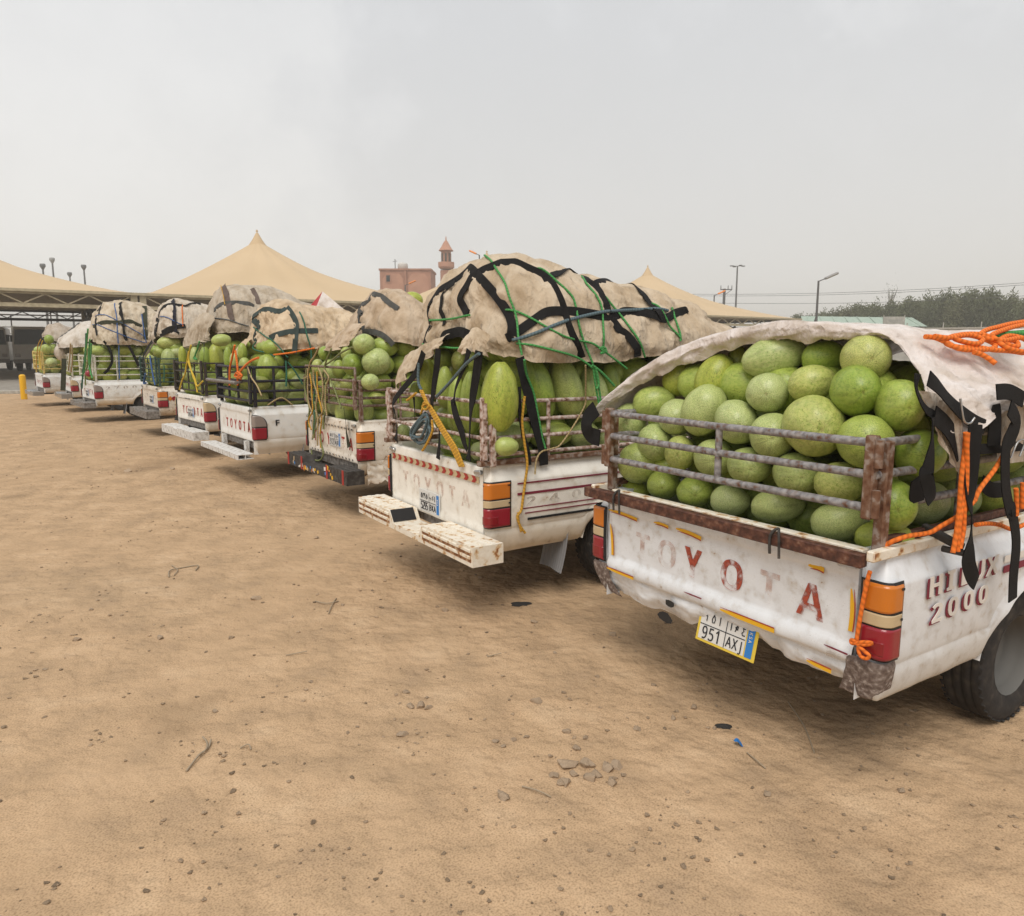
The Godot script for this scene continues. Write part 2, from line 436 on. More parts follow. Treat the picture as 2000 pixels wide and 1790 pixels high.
const MELONS := {
	1: [["a", -0.75, 0.95, -0.22, 0.089, 0.076, 0], ["a", -0.51, 1.02, -0.19, 0.086, 0.077, -10], ["a", -0.29, 1.02, -0.19, 0.091, 0.076, -10], ["a", -0.07, 1.01, -0.19, 0.092, 0.074, 0], ["a", 0.18, 1.03, -0.21, 0.117, 0.075, -8], ["a", 0.49, 1.02, -0.20, 0.114, 0.079, -10], ["a", 0.68, 0.99, -0.20, 0.106, 0.071, 0], ["b", -0.70, 1.11, -0.19, 0.111, 0.110, -15], ["b", -0.57, 1.10, -0.28, 0.096, 0.081, 0], ["b", -0.40, 1.20, -0.19, 0.075, 0.087, 0], ["b", -0.19, 1.20, -0.20, 0.095, 0.088, 0], ["b", 0.02, 1.19, -0.20, 0.098, 0.082, 0], ["b", 0.27, 1.19, -0.20, 0.096, 0.088, 0], ["b", 0.48, 1.18, -0.20, 0.102, 0.083, -6], ["b", 0.69, 1.13, -0.20, 0.090, 0.098, 0], ["c", -0.83, 1.32, -0.24, 0.095, 0.102, -20], ["c", -0.59, 1.23, -0.20, 0.092, 0.099, -20], ["c", -0.48, 1.37, -0.24, 0.095, 0.094, -20], ["c", -0.08, 1.38, -0.22, 0.096, 0.107, -30], ["c", 0.14, 1.34, -0.20, 0.098, 0.099, -10], ["c", 0.34, 1.40, -0.20, 0.122, 0.128, -30], ["c", 0.57, 1.36, -0.20, 0.103, 0.104, -12], ["c", 0.71, 1.32, -0.34, 0.093, 0.091, 0], ["d", -0.69, 1.43, -0.28, 0.116, 0.091, -12], ["d", -0.28, 1.42, -0.22, 0.106, 0.130, 25], ["d", -0.15, 1.53, -0.36, 0.063, 0.079, 0], ["d", 0.04, 1.52, -0.28, 0.094, 0.090, -12], ["d", 0.25, 1.57, -0.30, 0.100, 0.079, -14], ["d", 0.48, 1.55, -0.26, 0.095, 0.103, 0], ["d", 0.64, 1.50, -0.30, 0.086, 0.101, 0], ["e", -0.61, 1.57, -0.38, 0.085, 0.109, 15], ["e", -0.32, 1.57, -0.34, 0.100, 0.127, 20], ["e", -0.29, 1.66, -0.46, 0.054, 0.072, 0], ["e", 0.00, 1.68, -0.36, 0.144, 0.094, -16], ["e", 0.22, 1.68, -0.42, 0.095, 0.074, -10], ["e", 0.45, 1.68, -0.36, 0.096, 0.097, 0]],
	2: [["u", -0.32, 1.49, -0.13, 0.069, 0.155, 0], ["u", 0.00, 1.44, -0.11, 0.066, 0.155, 0], ["t", -0.27, 1.64, -0.24, 0.073, 0.073, 0], ["t", -0.05, 1.63, -0.26, 0.064, 0.075, 0], ["t", 0.17, 1.64, -0.26, 0.054, 0.076, 0], ["u", 0.14, 1.33, -0.13, 0.069, 0.195, 0], ["u", 0.34, 1.35, -0.13, 0.077, 0.217, 0], ["u", 0.74, 1.41, -0.11, 0.121, 0.228, 2], ["s", 0.63, 1.45, -0.49, 0.100, 0.228, -14], ["s", 0.63, 1.45, -0.72, 0.113, 0.220, -16], ["s", 0.63, 1.39, -0.96, 0.112, 0.200, -12], ["s", 0.63, 1.46, -1.12, 0.073, 0.155, -6], ["l", 0.63, 1.13, -0.59, 0.155, 0.095, -4], ["l", 0.63, 1.11, -0.88, 0.116, 0.095, 0], ["l", 0.63, 1.13, -0.28, 0.123, 0.085, 0], ["u", -0.53, 1.34, -0.13, 0.060, 0.120, 0], ["l", -0.75, 1.05, -0.12, 0.058, 0.062, 0], ["l", 0.48, 1.03, -0.12, 0.072, 0.066, 0], ["l", 0.81, 1.10, -0.12, 0.078, 0.062, 0], ["l", 0.24, 1.04, -0.12, 0.072, 0.065, 0]],
	3: [["t", -0.52, 1.66, -0.16, 0.075, 0.083, 0], ["m", -0.65, 1.49, -0.12, 0.076, 0.102, 0], ["m", -0.00, 1.49, -0.12, 0.077, 0.102, 0], ["t", 0.08, 1.66, -0.18, 0.066, 0.078, 0], ["m", 0.34, 1.54, -0.14, 0.112, 0.125, -25], ["t", 0.51, 1.76, -0.20, 0.116, 0.107, -15], ["m", 0.55, 1.58, -0.31, 0.149, 0.140, -15], ["l", 0.82, 1.38, -0.12, 0.092, 0.083, 0], ["l", 0.26, 1.33, -0.12, 0.097, 0.072, 0], ["l", 0.55, 1.19, -0.32, 0.080, 0.060, 0], ["l", 0.31, 1.11, -0.12, 0.091, 0.061, 0]],
	4: [["u", 0.50, 1.46, -0.31, 0.140, 0.182, 0], ["t", -0.03, 1.67, -0.15, 0.065, 0.118, 0], ["u", -0.30, 1.54, -0.12, 0.066, 0.120, 0], ["u", 0.14, 1.46, -0.12, 0.084, 0.137, 0], ["t", 0.55, 1.51, -0.77, 0.093, 0.083, 0], ["u", 0.58, 1.18, -0.44, 0.116, 0.156, 0], ["u", -0.67, 1.58, -0.14, 0.061, 0.160, 0]],
	5: [["u", 0.50, 1.58, -0.30, 0.130, 0.214, 0], ["t", 0.80, 1.84, -0.30, 0.150, 0.097, -5], ["u", -0.04, 1.58, -0.14, 0.093, 0.161, 0], ["u", -0.72, 1.57, -0.14, 0.072, 0.185, 0], ["u", 0.47, 1.58, -0.14, 0.091, 0.164, 0], ["t", 0.55, 1.57, -0.46, 0.062, 0.158, 0]],
	6: [["t", 0.45, 1.82, -0.32, 0.221, 0.132, -3], ["u", 0.55, 1.52, -0.27, 0.138, 0.193, 0], ["u", -0.05, 1.45, -0.14, 0.103, 0.156, 0], ["t", -0.40, 1.71, -0.20, 0.067, 0.106, 0], ["u", 0.55, 1.30, -0.16, 0.109, 0.142, 0]],
	7: [["u", 0.55, 1.47, -0.29, 0.125, 0.263, 0], ["u", 0.55, 1.47, -0.54, 0.116, 0.253, 0], ["u", 0.55, 1.45, -0.86, 0.140, 0.256, 0], ["l", 0.55, 1.25, -0.24, 0.114, 0.143, 0]],
	8: [["t", 0.45, 1.69, -0.20, 0.107, 0.125, 0], ["t", 0.48, 1.45, -0.12, 0.083, 0.111, 0]],
	9: [["t", 1.03, 1.97, -0.20, 0.125, 0.134, 0], ["m", 0.93, 1.69, -0.14, 0.138, 0.150, 0], ["l", 1.67, 1.31, -0.12, 0.147, 0.132, 0]],
}
const COVERS := {
	2: {"w": 0.82, "yb": 1.55, "n": 2.6, "prof": [-0.11, 1.7, -0.16, 1.97, -0.25, 2.2, -0.37, 2.33, -0.58, 2.38, -0.76, 2.34, -0.94, 2.29, -1.17, 2.26, -1.58, 2.24, -1.75, 2.14, -1.96, 2.15, -2.14, 2.05, -2.54, 1.88, -2.68, 1.6]},
	3: {"w": 0.77, "yb": 1.6, "n": 2.2, "prof": [-0.3, 1.72, -0.4, 1.95, -0.44, 2.08, -0.5, 2.22, -0.66, 2.37, -0.82, 2.37, -0.95, 2.28, -1.15, 2.17, -1.35, 1.99, -1.8, 1.97, -2.2, 1.95, -2.6, 1.85, -2.8, 1.6]},
	4: {"w": 0.78, "yb": 1.62, "n": 2.4, "prof": [-0.32, 1.75, -0.4, 2.01, -0.43, 2.19, -0.52, 2.32, -0.7, 2.38, -0.95, 2.3, -1.25, 2.28, -1.5, 2.28, -1.72, 2.08, -2.2, 2.0, -2.7, 1.9, -2.9, 1.6]},
	5: {"w": 0.78, "yb": 1.8, "n": 2.4, "prof": [-0.3, 1.9, -0.42, 2.24, -0.51, 2.5, -0.62, 2.72, -0.82, 2.78, -1.3, 2.77, -1.55, 2.73, -1.9, 2.55, -2.4, 2.47, -2.8, 2.2, -3.0, 1.7]},
	6: {"w": 0.78, "yb": 1.8, "n": 2.5, "prof": [-0.16, 1.95, -0.26, 2.42, -0.36, 2.6, -0.6, 2.71, -0.86, 2.66, -1.2, 2.59, -1.6, 2.5, -2.2, 2.35, -2.7, 2.0, -2.85, 1.6]},
	7: {"w": 0.84, "yb": 1.85, "n": 2.5, "prof": [-0.1, 1.85, -0.21, 2.2, -0.31, 2.56, -0.48, 2.8, -0.82, 2.86, -1.28, 2.8, -1.55, 2.62, -2.0, 2.45, -2.6, 2.1, -2.8, 1.7]},
	8: {"w": 0.84, "yb": 1.6, "n": 2.3, "prof": [0.22, 1.6, 0.1, 2.0, -0.2, 2.22, -0.44, 2.43, -0.67, 2.48, -1.2, 2.4, -2.0, 2.2, -2.6, 1.8]},
	9: {"w": 0.82, "yb": 1.65, "n": 2.3, "prof": [-0.12, 1.85, -0.26, 2.19, -0.36, 2.41, -0.63, 2.49, -0.83, 2.36, -1.5, 2.25, -2.3, 2.0, -2.6, 1.7]},
}
const EXTRA := [
	["strap", 1, "web_black", 0.03, [0.885, 1.635, 0.034, 0.885, 1.591, 0.038, 0.885, 1.543, 0.004, 0.885, 1.508, -0.042, 0.885, 1.495, -0.078, 0.885, 1.479, -0.102], "x", "narrow black edge binding beside the open corner of the white cover"],
	["strap", 1, "web_black", 0.055, [0.905, 1.62, 0.002, 0.905, 1.59, -0.06, 0.905, 1.542, -0.138, 0.905, 1.501, -0.218, 0.905, 1.457, -0.324, 0.905, 1.433, -0.407], "x", "broad black band slanting down the right corner of the white cover"],
	["strap", 1, "web_black", 0.06, [0.935, 1.452, -0.278, 0.935, 1.369, -0.274, 0.935, 1.251, -0.28, 0.935, 1.17, -0.29, 0.935, 1.128, -0.308, 0.935, 1.047, -0.315, 0.935, 0.994, -0.314, 0.935, 0.939, -0.319, 0.935, 0.877, -0.36, 0.935, 0.85, -0.389], "x", "longest black strap hanging down over the white letters of the nearest pickup"],
	["strap", 1, "web_black", 0.055, [0.9, 1.486, -0.058, 0.9, 1.437, -0.059, 0.9, 1.381, -0.061, 0.9, 1.313, -0.052, 0.9, 1.287, -0.044, 0.9, 1.227, -0.074, 0.9, 1.186, -0.091], "x", "twisted black strap hanging beside the cage corner of the nearest pickup"],
	["strap", 1, "web_black", 0.06, [0.8, 1.246, -0.159, 0.8, 1.2, -0.173, 0.8, 1.158, -0.185], "x", "short black strap end behind the middle side rail of the nearest pickup"],
	["strap", 1, "web_black", 0.07, [0.895, 1.492, -0.074, 0.895, 1.45, -0.159, 0.895, 1.395, -0.226, 0.895, 1.337, -0.274], "x", "wide black patch under the buckle of the white cover"],
	["strap", 1, "web_black", 0.06, [0.92, 1.56, -0.439, 0.92, 1.557, -0.539, 0.92, 1.524, -0.658], "x", "black band under the lifted hem of the white cover"],
	["strap", 1, "web_black", 0.055, [0.9, 1.513, -0.492, 0.9, 1.452, -0.496, 0.9, 1.357, -0.502], "x", "black strap with buckle below the lifted hem of the white cover"],
	["strap", 1, "web_black", 0.07, [0.93, 1.501, -0.527, 0.93, 1.449, -0.589, 0.93, 1.397, -0.566, 0.93, 1.35, -0.533, 0.93, 1.266, -0.541, 0.93, 1.18, -0.567, 0.93, 1.093, -0.619, 0.93, 1.106, -0.621, 0.93, 1.014, -0.673, 0.93, 0.935, -0.696, 0.93, 0.818, -0.699, 0.93, 0.721, -0.712], "x", "black strap hanging near the right edge of the picture"],
	["strap", 1, "web_black", 0.04, [0.885, 1.346, -0.434, 0.885, 1.339, -0.611, 0.885, 1.335, -0.781], "x", "black hem tape along the lower edge of the white cover"],
	["strap", 1, "web_black", 0.06, [0.86, 1.207, -0.529, 0.86, 1.168, -0.613, 0.86, 1.157, -0.757], "x", "black strap knotted round the side post of the nearest pickup"],
	["rope", 1, "rope_orange", 0.009, [0.92, 1.423, -0.252, 0.92, 1.349, -0.251, 0.92, 1.252, -0.246, 0.92, 1.136, -0.25, 0.92, 1.038, -0.243, 0.92, 0.986, -0.232], "x", "left strand of the orange rope tied to the hook of the nearest pickup"],
	["rope", 1, "rope_orange", 0.009, [0.925, 1.424, -0.249, 0.925, 1.33, -0.256, 0.925, 1.211, -0.265, 0.925, 1.107, -0.251, 0.925, 1.038, -0.253, 0.925, 0.989, -0.256], "x", "middle strand of the orange rope tied to the hook of the nearest pickup"],
	["rope", 1, "rope_orange", 0.009, [0.93, 1.426, -0.225, 0.93, 1.331, -0.251, 0.93, 1.212, -0.266, 0.93, 1.132, -0.267, 0.93, 1.068, -0.273, 0.93, 1.001, -0.259], "x", "right strand of the orange rope tied to the hook of the nearest pickup"],
	["rope", 1, "rope_orange", 0.009, [0.915, 1.348, -0.584, 0.915, 1.279, -0.513, 0.915, 1.207, -0.404, 0.915, 1.17, -0.371, 0.915, 1.165, -0.368, 0.915, 1.126, -0.293], "x", "slanting knotted orange rope on the right side of the nearest pickup"],
	["rope", 1, "rope_orange", 0.009, [0.9, 1.119, -0.325, 0.88, 1.093, -0.288, 0.86, 1.071, -0.261, 0.84, 1.046, -0.214, 0.82, 1.043, -0.126, 0.8, 1.031, -0.07, 0.77, 1.007, -0.06, 0.75, 0.982, -0.05], "x", "orange rope running along the bed rail to the tailgate corner"],
	["rope", 1, "rope_orange", 0.009, [0.87, 1.046, -0.49, 0.87, 1.039, -0.585, 0.87, 1.021, -0.681, 0.87, 0.99, -0.782, 0.87, 0.989, -0.856, 0.87, 0.993, -0.896], "x", "orange rope sagging along the rail by the right picture edge"],
	["rope", 1, "rope_orange", 0.009, [0.93, 1.182, -0.649, 0.93, 1.123, -0.666, 0.93, 1.071, -0.675], "x", "orange rope at the right picture edge, left one of the upright pair"],
	["rope", 1, "rope_orange", 0.009, [0.93, 1.199, -0.701, 0.93, 1.153, -0.707, 0.93, 1.095, -0.717], "x", "orange rope at the right picture edge, right one of the upright pair"],
	["rope", 1, "rope_orange", 0.008, [0.775, 0.925, 0.04, 0.768, 0.891, 0.04, 0.757, 0.812, 0.04, 0.749, 0.734, 0.04, 0.743, 0.665, 0.04, 0.742, 0.649, 0.04], "z", "orange rope hanging beside the right tail lamp of the nearest pickup"],
	["rope", 1, "rope_orange", 0.007, [0.744, 0.65, 0.042, 0.723, 0.648, 0.042, 0.729, 0.636, 0.042, 0.765, 0.654, 0.042, 0.803, 0.664, 0.042, 0.782, 0.649, 0.042, 0.749, 0.64, 0.042, 0.772, 0.626, 0.042, 0.796, 0.613, 0.042, 0.786, 0.598, 0.042, 0.763, 0.601, 0.042, 0.75, 0.629, 0.042], "z", "loose orange knot below the tail lamp of the nearest pickup"],
	["strap", 1, "web_black", 0.09, [-0.834, 1.401, 0.0, -0.886, 1.351, 0.01, -0.89, 1.296, 0.02, -0.862, 1.256, 0.01, -0.8, 1.245, 0.0], "z", "black strap looped round the left cage corner of the nearest pickup"],
	["rope", 1, "rope_orange", 0.0105, [0.636, 1.764, -0.458, 0.646, 1.76, -0.512, 0.669, 1.743, -0.551, 0.703, 1.717, -0.589, 0.718, 1.712, -0.687, 0.725, 1.717, -0.803, 0.71, 1.735, -0.859, 0.681, 1.757, -0.826, 0.657, 1.772, -0.759, 0.65, 1.769, -0.653, 0.659, 1.753, -0.573, 0.679, 1.734, -0.55, 0.698, 1.723, -0.614, 0.713, 1.721, -0.738, 0.731, 1.712, -0.81, 0.746, 1.708, -0.906, 0.765, 1.699, -0.988], "x", "orange rope heaped in loops on the white cover, lowest coil"],
	["rope", 1, "rope_orange", 0.0105, [0.652, 1.837, -1.244, 0.652, 1.825, -1.114, 0.657, 1.809, -0.989, 0.663, 1.794, -0.877, 0.677, 1.775, -0.805, 0.699, 1.757, -0.823, 0.713, 1.753, -0.913, 0.727, 1.748, -0.997, 0.75, 1.726, -0.968, 0.734, 1.735, -0.909, 0.712, 1.753, -0.898, 0.701, 1.772, -1.003, 0.723, 1.76, -1.092], "x", "orange rope loops at the right picture edge on the white cover"],
	["rope", 1, "rope_orange", 0.0105, [0.658, 1.766, -0.484, 0.672, 1.76, -0.548, 0.672, 1.767, -0.629, 0.676, 1.772, -0.723, 0.701, 1.755, -0.771, 0.714, 1.737, -0.702, 0.697, 1.745, -0.632, 0.677, 1.76, -0.596, 0.669, 1.774, -0.669, 0.677, 1.777, -0.782, 0.701, 1.762, -0.85, 0.747, 1.724, -0.868, 0.767, 1.71, -0.918, 0.781, 1.703, -0.974], "x", "orange rope heaped in loops on the white cover, upper coil"],
	["rope", 1, "rope_orange", 0.0105, [0.675, 1.825, -1.213, 0.678, 1.809, -1.071, 0.688, 1.786, -0.919, 0.7, 1.77, -0.851, 0.725, 1.75, -0.873, 0.726, 1.759, -0.99, 0.729, 1.762, -1.042, 0.744, 1.75, -1.064], "x", "orange rope lying across the top coil at the right picture edge"],
	["rope", 1, "rope_orange", 0.0105, [0.731, 1.703, -0.649, 0.744, 1.694, -0.683, 0.766, 1.677, -0.701, 0.788, 1.658, -0.708], "x", "short orange rope end below the heaped loops on the white cover"],
	["rope", 1, "rope_green", 0.0105, [0.675, 1.761, -0.812, 0.675, 1.771, -0.92, 0.676, 1.782, -1.049, 0.68, 1.79, -1.175], "x", "green rope under the orange loops on the white cover, upper one"],
	["rope", 1, "rope_green", 0.0105, [0.679, 1.78, -0.992, 0.682, 1.785, -1.081, 0.692, 1.783, -1.155], "x", "green rope under the orange loops on the white cover, lower one"],
	["strap", 2, "web_black", 0.05, [0.185, 1.714, 0.035, 0.157, 1.588, 0.035, 0.111, 1.452, 0.035, 0.081, 1.314, 0.035, 0.166, 1.205, 0.035, 0.186, 1.099, 0.035, 0.158, 0.951, 0.035], "z", "black strap hanging over the striped tape of the second pickup"],
	["strap", 2, "web_black", 0.05, [0.61, 1.708, 0.035, 0.554, 1.611, 0.035, 0.434, 1.466, 0.035, 0.402, 1.371, 0.035, 0.387, 1.368, 0.035, 0.428, 1.275, 0.035, 0.497, 1.185, 0.035, 0.537, 1.108, 0.035, 0.577, 1.065, 0.035], "z", "bent black strap left of the widest strap on the second pickup's rear"],
	["strap", 2, "web_black", 0.062, [0.744, 1.701, 0.04, 0.715, 1.58, 0.04, 0.665, 1.421, 0.04, 0.638, 1.331, 0.04, 0.622, 1.197, 0.04, 0.613, 1.063, 0.04, 0.599, 1.0, 0.04], "z", "straight black strap on the second pickup's rear, next to the biggest melon"],
	["strap", 2, "web_black", 0.07, [0.775, 1.66, -0.238, 0.775, 1.507, -0.28, 0.775, 1.365, -0.323, 0.775, 1.324, -0.332, 0.775, 1.173, -0.382, 0.775, 1.047, -0.424, 0.775, 0.949, -0.433], "x", "broad black strap hanging down the right side of the second pickup"],
	["strap", 2, "web_black", 0.05, [-0.042, 1.691, 0.035, -0.116, 1.598, 0.035, -0.21, 1.517, 0.035, -0.579, 1.311, 0.035, -0.555, 1.208, 0.035, -0.533, 1.09, 0.035, -0.557, 1.007, 0.035], "z", "black strap at the left rear corner of the second pickup"],
	["strap", 2, "web_black", 0.03, [-0.216, 1.363, 0.035, -0.206, 1.273, 0.035, -0.203, 1.197, 0.035], "z", "thin black strap end behind the yellow rope of the second pickup"],
	["strap", 2, "web_black", 0.035, [0.77, 1.473, -0.233, 0.77, 1.333, -0.242, 0.77, 1.274, -0.247, 0.77, 1.159, -0.271, 0.77, 1.055, -0.304, 0.77, 0.958, -0.317], "x", "thin black strap beside the gold rope on the second pickup"],
	["rope", 2, "rope_gold", 0.008, [-0.08, 1.419, 0.05, 0.009, 1.339, 0.05, 0.054, 1.291, 0.045, 0.213, 1.159, 0.04, 0.35, 1.053, 0.035, 0.443, 0.933, 0.02], "z", "yellow rope of four strands stretched to the tailgate, first strand from left"],
	["rope", 2, "rope_gold", 0.008, [-0.068, 1.419, 0.05, 0.018, 1.34, 0.05, 0.071, 1.292, 0.045, 0.235, 1.161, 0.04, 0.375, 1.055, 0.035, 0.462, 0.936, 0.02], "z", "yellow rope of four strands stretched to the tailgate, second strand from left"],
	["rope", 2, "rope_gold", 0.008, [-0.057, 1.42, 0.05, 0.027, 1.34, 0.05, 0.089, 1.293, 0.045, 0.256, 1.163, 0.04, 0.399, 1.058, 0.035, 0.481, 0.938, 0.02], "z", "yellow rope of four strands stretched to the tailgate, third strand from left"],
	["rope", 2, "rope_gold", 0.008, [-0.046, 1.42, 0.05, 0.035, 1.341, 0.05, 0.107, 1.295, 0.045, 0.278, 1.165, 0.04, 0.423, 1.061, 0.035, 0.499, 0.941, 0.02], "z", "yellow rope of four strands stretched to the tailgate, last strand from left"],
	["rope", 2, "rope_gold", 0.009, [-0.148, 1.397, 0.05, -0.255, 1.353, 0.05, -0.31, 1.335, 0.05], "z", "frayed yellow rope end beside the knot on the second pickup"],
	["rope", 2, "rope_gold", 0.008, [0.043, 1.334, 0.055, -0.04, 1.307, 0.055, 0.009, 1.288, 0.055, 0.075, 1.322, 0.055, -0.006, 1.338, 0.055, -0.041, 1.285, 0.055, -0.068, 1.253, 0.055], "z", "yellow knot on the rear rails of the second pickup"],
	["rope", 2, "rope_gold", 0.009, [0.091, 1.221, 0.045, 0.097, 1.149, 0.045, 0.046, 1.086, 0.045, -0.005, 1.036, 0.045, -0.074, 0.983, 0.045], "z", "loose yellow rope tail below the knot on the second pickup"],
	["rope", 2, "rope_slate", 0.011, [-0.013, 1.264, 0.045, -0.133, 1.196, 0.045, -0.241, 1.125, 0.045, -0.261, 1.077, 0.045, -0.174, 1.04, 0.045, -0.038, 1.047, 0.045, 0.047, 1.108, 0.045, 0.049, 1.159, 0.045, -0.032, 1.189, 0.045, -0.135, 1.143, 0.045, -0.207, 1.09, 0.045, -0.123, 1.03, 0.045, -0.02, 1.079, 0.045, 0.034, 1.195, 0.045, 0.004, 1.258, 0.045], "z", "slate blue rope coil hung on the rear rails of the second pickup"],
	["rope", 2, "rope_slate", 0.01, [0.005, 1.252, 0.062, -0.134, 1.151, 0.062, -0.189, 1.086, 0.062, -0.069, 1.082, 0.062, 0.001, 1.141, 0.062, 0.036, 1.218, 0.062, -0.064, 1.187, 0.062, -0.208, 1.068, 0.062, -0.138, 1.068, 0.062], "z", "inner loops of the slate blue coil on the second pickup"],
	["rope", 2, "rope_slate", 0.011, [-0.114, 1.614, 0.04, -0.129, 1.481, 0.04, -0.078, 1.421, 0.04], "z", "slate rope hanging at the left rear of the second pickup"],
	["rope", 2, "rope_slate", 0.011, [0.761, 1.685, 0.05, 0.595, 1.619, 0.05, 0.388, 1.5, 0.05, 0.179, 1.388, 0.05], "z", "slate rope slanting across the upright melons of the second pickup"],
	["rope", 2, "rope_gold", 0.009, [0.78, 1.413, -0.276, 0.78, 1.327, -0.264, 0.78, 1.241, -0.257, 0.79, 1.127, -0.266, 0.8, 0.979, -0.284, 0.8, 0.858, -0.268, 0.8, 0.757, -0.253, 0.8, 0.669, -0.237, 0.8, 0.632, -0.208, 0.8, 0.567, -0.229, 0.8, 0.513, -0.269], "x", "gold rope hanging past the side stripes of the second pickup"],
	["rope", 2, "rope_gold", 0.007, [0.8, 0.659, -0.212, 0.8, 0.589, -0.221, 0.8, 0.524, -0.237], "x", "frayed end of the gold rope on the second pickup"],
	["rope", 2, "rope_straw", 0.006, [0.88, 1.608, -0.692, 0.8, 1.423, -0.759, 0.775, 1.311, -0.762, 0.775, 1.09, -0.585, 0.775, 1.055, -0.5, 0.78, 1.041, -0.412, 0.79, 0.991, -0.364, 0.8, 0.898, -0.346], "x", "thin olive string looping down the right side of the second pickup"],
	["rope", 2, "rope_green", 0.0075, [0.86, 1.647, -0.219, 0.8, 1.556, -0.276, 0.775, 1.435, -0.348, 0.775, 1.292, -0.384, 0.775, 1.117, -0.424, 0.775, 1.11, -0.429, 0.78, 1.061, -0.443], "x", "green rope running down to the bed rail of the second pickup"],
	["rope", 2, "rope_green", 0.0075, [0.9, 1.594, -0.741, 0.9, 1.464, -0.766, 0.9, 1.318, -0.802], "x", "green rope end hanging over the side melons, left one"],
	["rope", 2, "rope_green", 0.0075, [0.905, 1.594, -0.75, 0.905, 1.442, -0.791, 0.905, 1.332, -0.812], "x", "green rope end hanging over the side melons, right one"],
	["rope", 2, "rope_green", 0.0085, [0.91, 1.608, -0.723, 0.91, 1.557, -0.807, 0.91, 1.467, -0.917], "x", "doubled green rope slanting towards the nearest pickup"],
	["rope", 2, "rope_green", 0.008, [0.915, 1.719, -0.78, 0.915, 1.691, -0.826, 0.915, 1.725, -0.798, 0.915, 1.712, -0.834, 0.915, 1.684, -0.79, 0.915, 1.698, -0.843], "x", "green knot on the right side of the second cover"],
	["rope", 2, "rope_green", 0.008, [0.915, 1.589, -0.748, 0.915, 1.534, -0.767, 0.915, 1.479, -0.777, 0.915, 1.451, -0.76], "x", "green knotted tail below the hem of the second cover"],
	["rope", 3, "rope_olive", 0.012, [-0.61, 1.484, 0.03, -0.665, 1.369, 0.03, -0.695, 1.254, 0.03, -0.649, 1.142, 0.03, -0.573, 1.032, 0.03, -0.607, 0.915, 0.03, -0.626, 0.798, 0.03], "z", "olive rope in the tangle hanging at the third pickup's left corner, first from left"],
	["rope", 3, "rope_straw", 0.009, [-0.545, 1.487, 0.04, -0.564, 1.353, 0.04, -0.577, 1.218, 0.04, -0.559, 1.083, 0.04, -0.438, 0.957, 0.04, -0.456, 0.82, 0.04, -0.46, 0.684, 0.04], "z", "straw rope in the tangle hanging at the third pickup's left corner, second from left"],
	["rope", 3, "rope_gold", 0.009, [-0.463, 1.429, 0.05, -0.421, 1.324, 0.05, -0.416, 1.219, 0.05, -0.407, 1.113, 0.05, -0.415, 1.006, 0.05, -0.563, 0.887, 0.05, -0.486, 0.785, 0.05], "z", "gold rope in the tangle hanging at the third pickup's left corner, third from left"],
	["rope", 3, "rope_olive", 0.012, [-0.484, 1.441, 0.03, -0.434, 1.319, 0.03, -0.498, 1.192, 0.03, -0.356, 1.076, 0.03, -0.367, 0.952, 0.03, -0.42, 0.823, 0.03, -0.461, 0.693, 0.03], "z", "olive rope in the tangle hanging at the third pickup's left corner, fourth from left"],
	["rope", 3, "rope_dkgreen", 0.009, [-0.288, 1.422, 0.04, -0.306, 1.301, 0.04, -0.376, 1.176, 0.04, -0.405, 1.051, 0.04, -0.388, 0.929, 0.04, -0.43, 0.802, 0.04, -0.49, 0.671, 0.04], "z", "dark green rope in the tangle hanging at the third pickup's left corner, fifth from left"],
	["rope", 3, "rope_straw", 0.009, [-0.336, 1.483, 0.05, -0.338, 1.341, 0.05, -0.245, 1.202, 0.05, -0.303, 1.055, 0.05, -0.263, 0.914, 0.05, -0.275, 0.768, 0.05, -0.298, 0.62, 0.05], "z", "straw rope in the tangle hanging at the third pickup's left corner, sixth from left"],
	["rope", 3, "rope_olive", 0.012, [-0.285, 1.413, 0.03, -0.33, 1.31, 0.03, -0.271, 1.211, 0.03, -0.341, 1.105, 0.03, -0.339, 1.003, 0.03, -0.286, 0.904, 0.03, -0.367, 0.794, 0.03], "z", "olive rope in the tangle hanging at the third pickup's left corner, seventh from left"],
	["rope", 3, "rope_gold", 0.009, [-0.25, 1.459, 0.04, -0.258, 1.317, 0.04, -0.232, 1.176, 0.04, -0.148, 1.039, 0.04, -0.173, 0.894, 0.04, -0.235, 0.745, 0.04, -0.222, 0.601, 0.04], "z", "gold rope in the tangle hanging at the third pickup's left corner, eighth from left"],
	["rope", 3, "rope_straw", 0.009, [-0.175, 1.5, 0.05, -0.081, 1.41, 0.05, -0.06, 1.318, 0.05, -0.06, 1.225, 0.05, -0.105, 1.129, 0.05, -0.079, 1.037, 0.05, -0.24, 0.931, 0.05], "z", "straw rope in the tangle hanging at the third pickup's left corner, ninth from left"],
	["rope", 3, "rope_olive", 0.012, [-0.063, 1.491, 0.03, -0.118, 1.38, 0.03, -0.033, 1.273, 0.03, -0.081, 1.16, 0.03, -0.048, 1.051, 0.03, -0.128, 0.934, 0.03, -0.143, 0.82, 0.03], "z", "olive rope in the tangle hanging at the third pickup's left corner, tenth from left"],
	["rope", 3, "rope_olive", 0.009, [-0.048, 1.476, 0.04, 0.034, 1.403, 0.04, -0.071, 1.323, 0.04, -0.13, 1.244, 0.04, -0.132, 1.167, 0.04, -0.121, 1.09, 0.04, -0.032, 1.019, 0.04], "z", "olive rope in the tangle hanging at the third pickup's left corner, eleventh from left"],
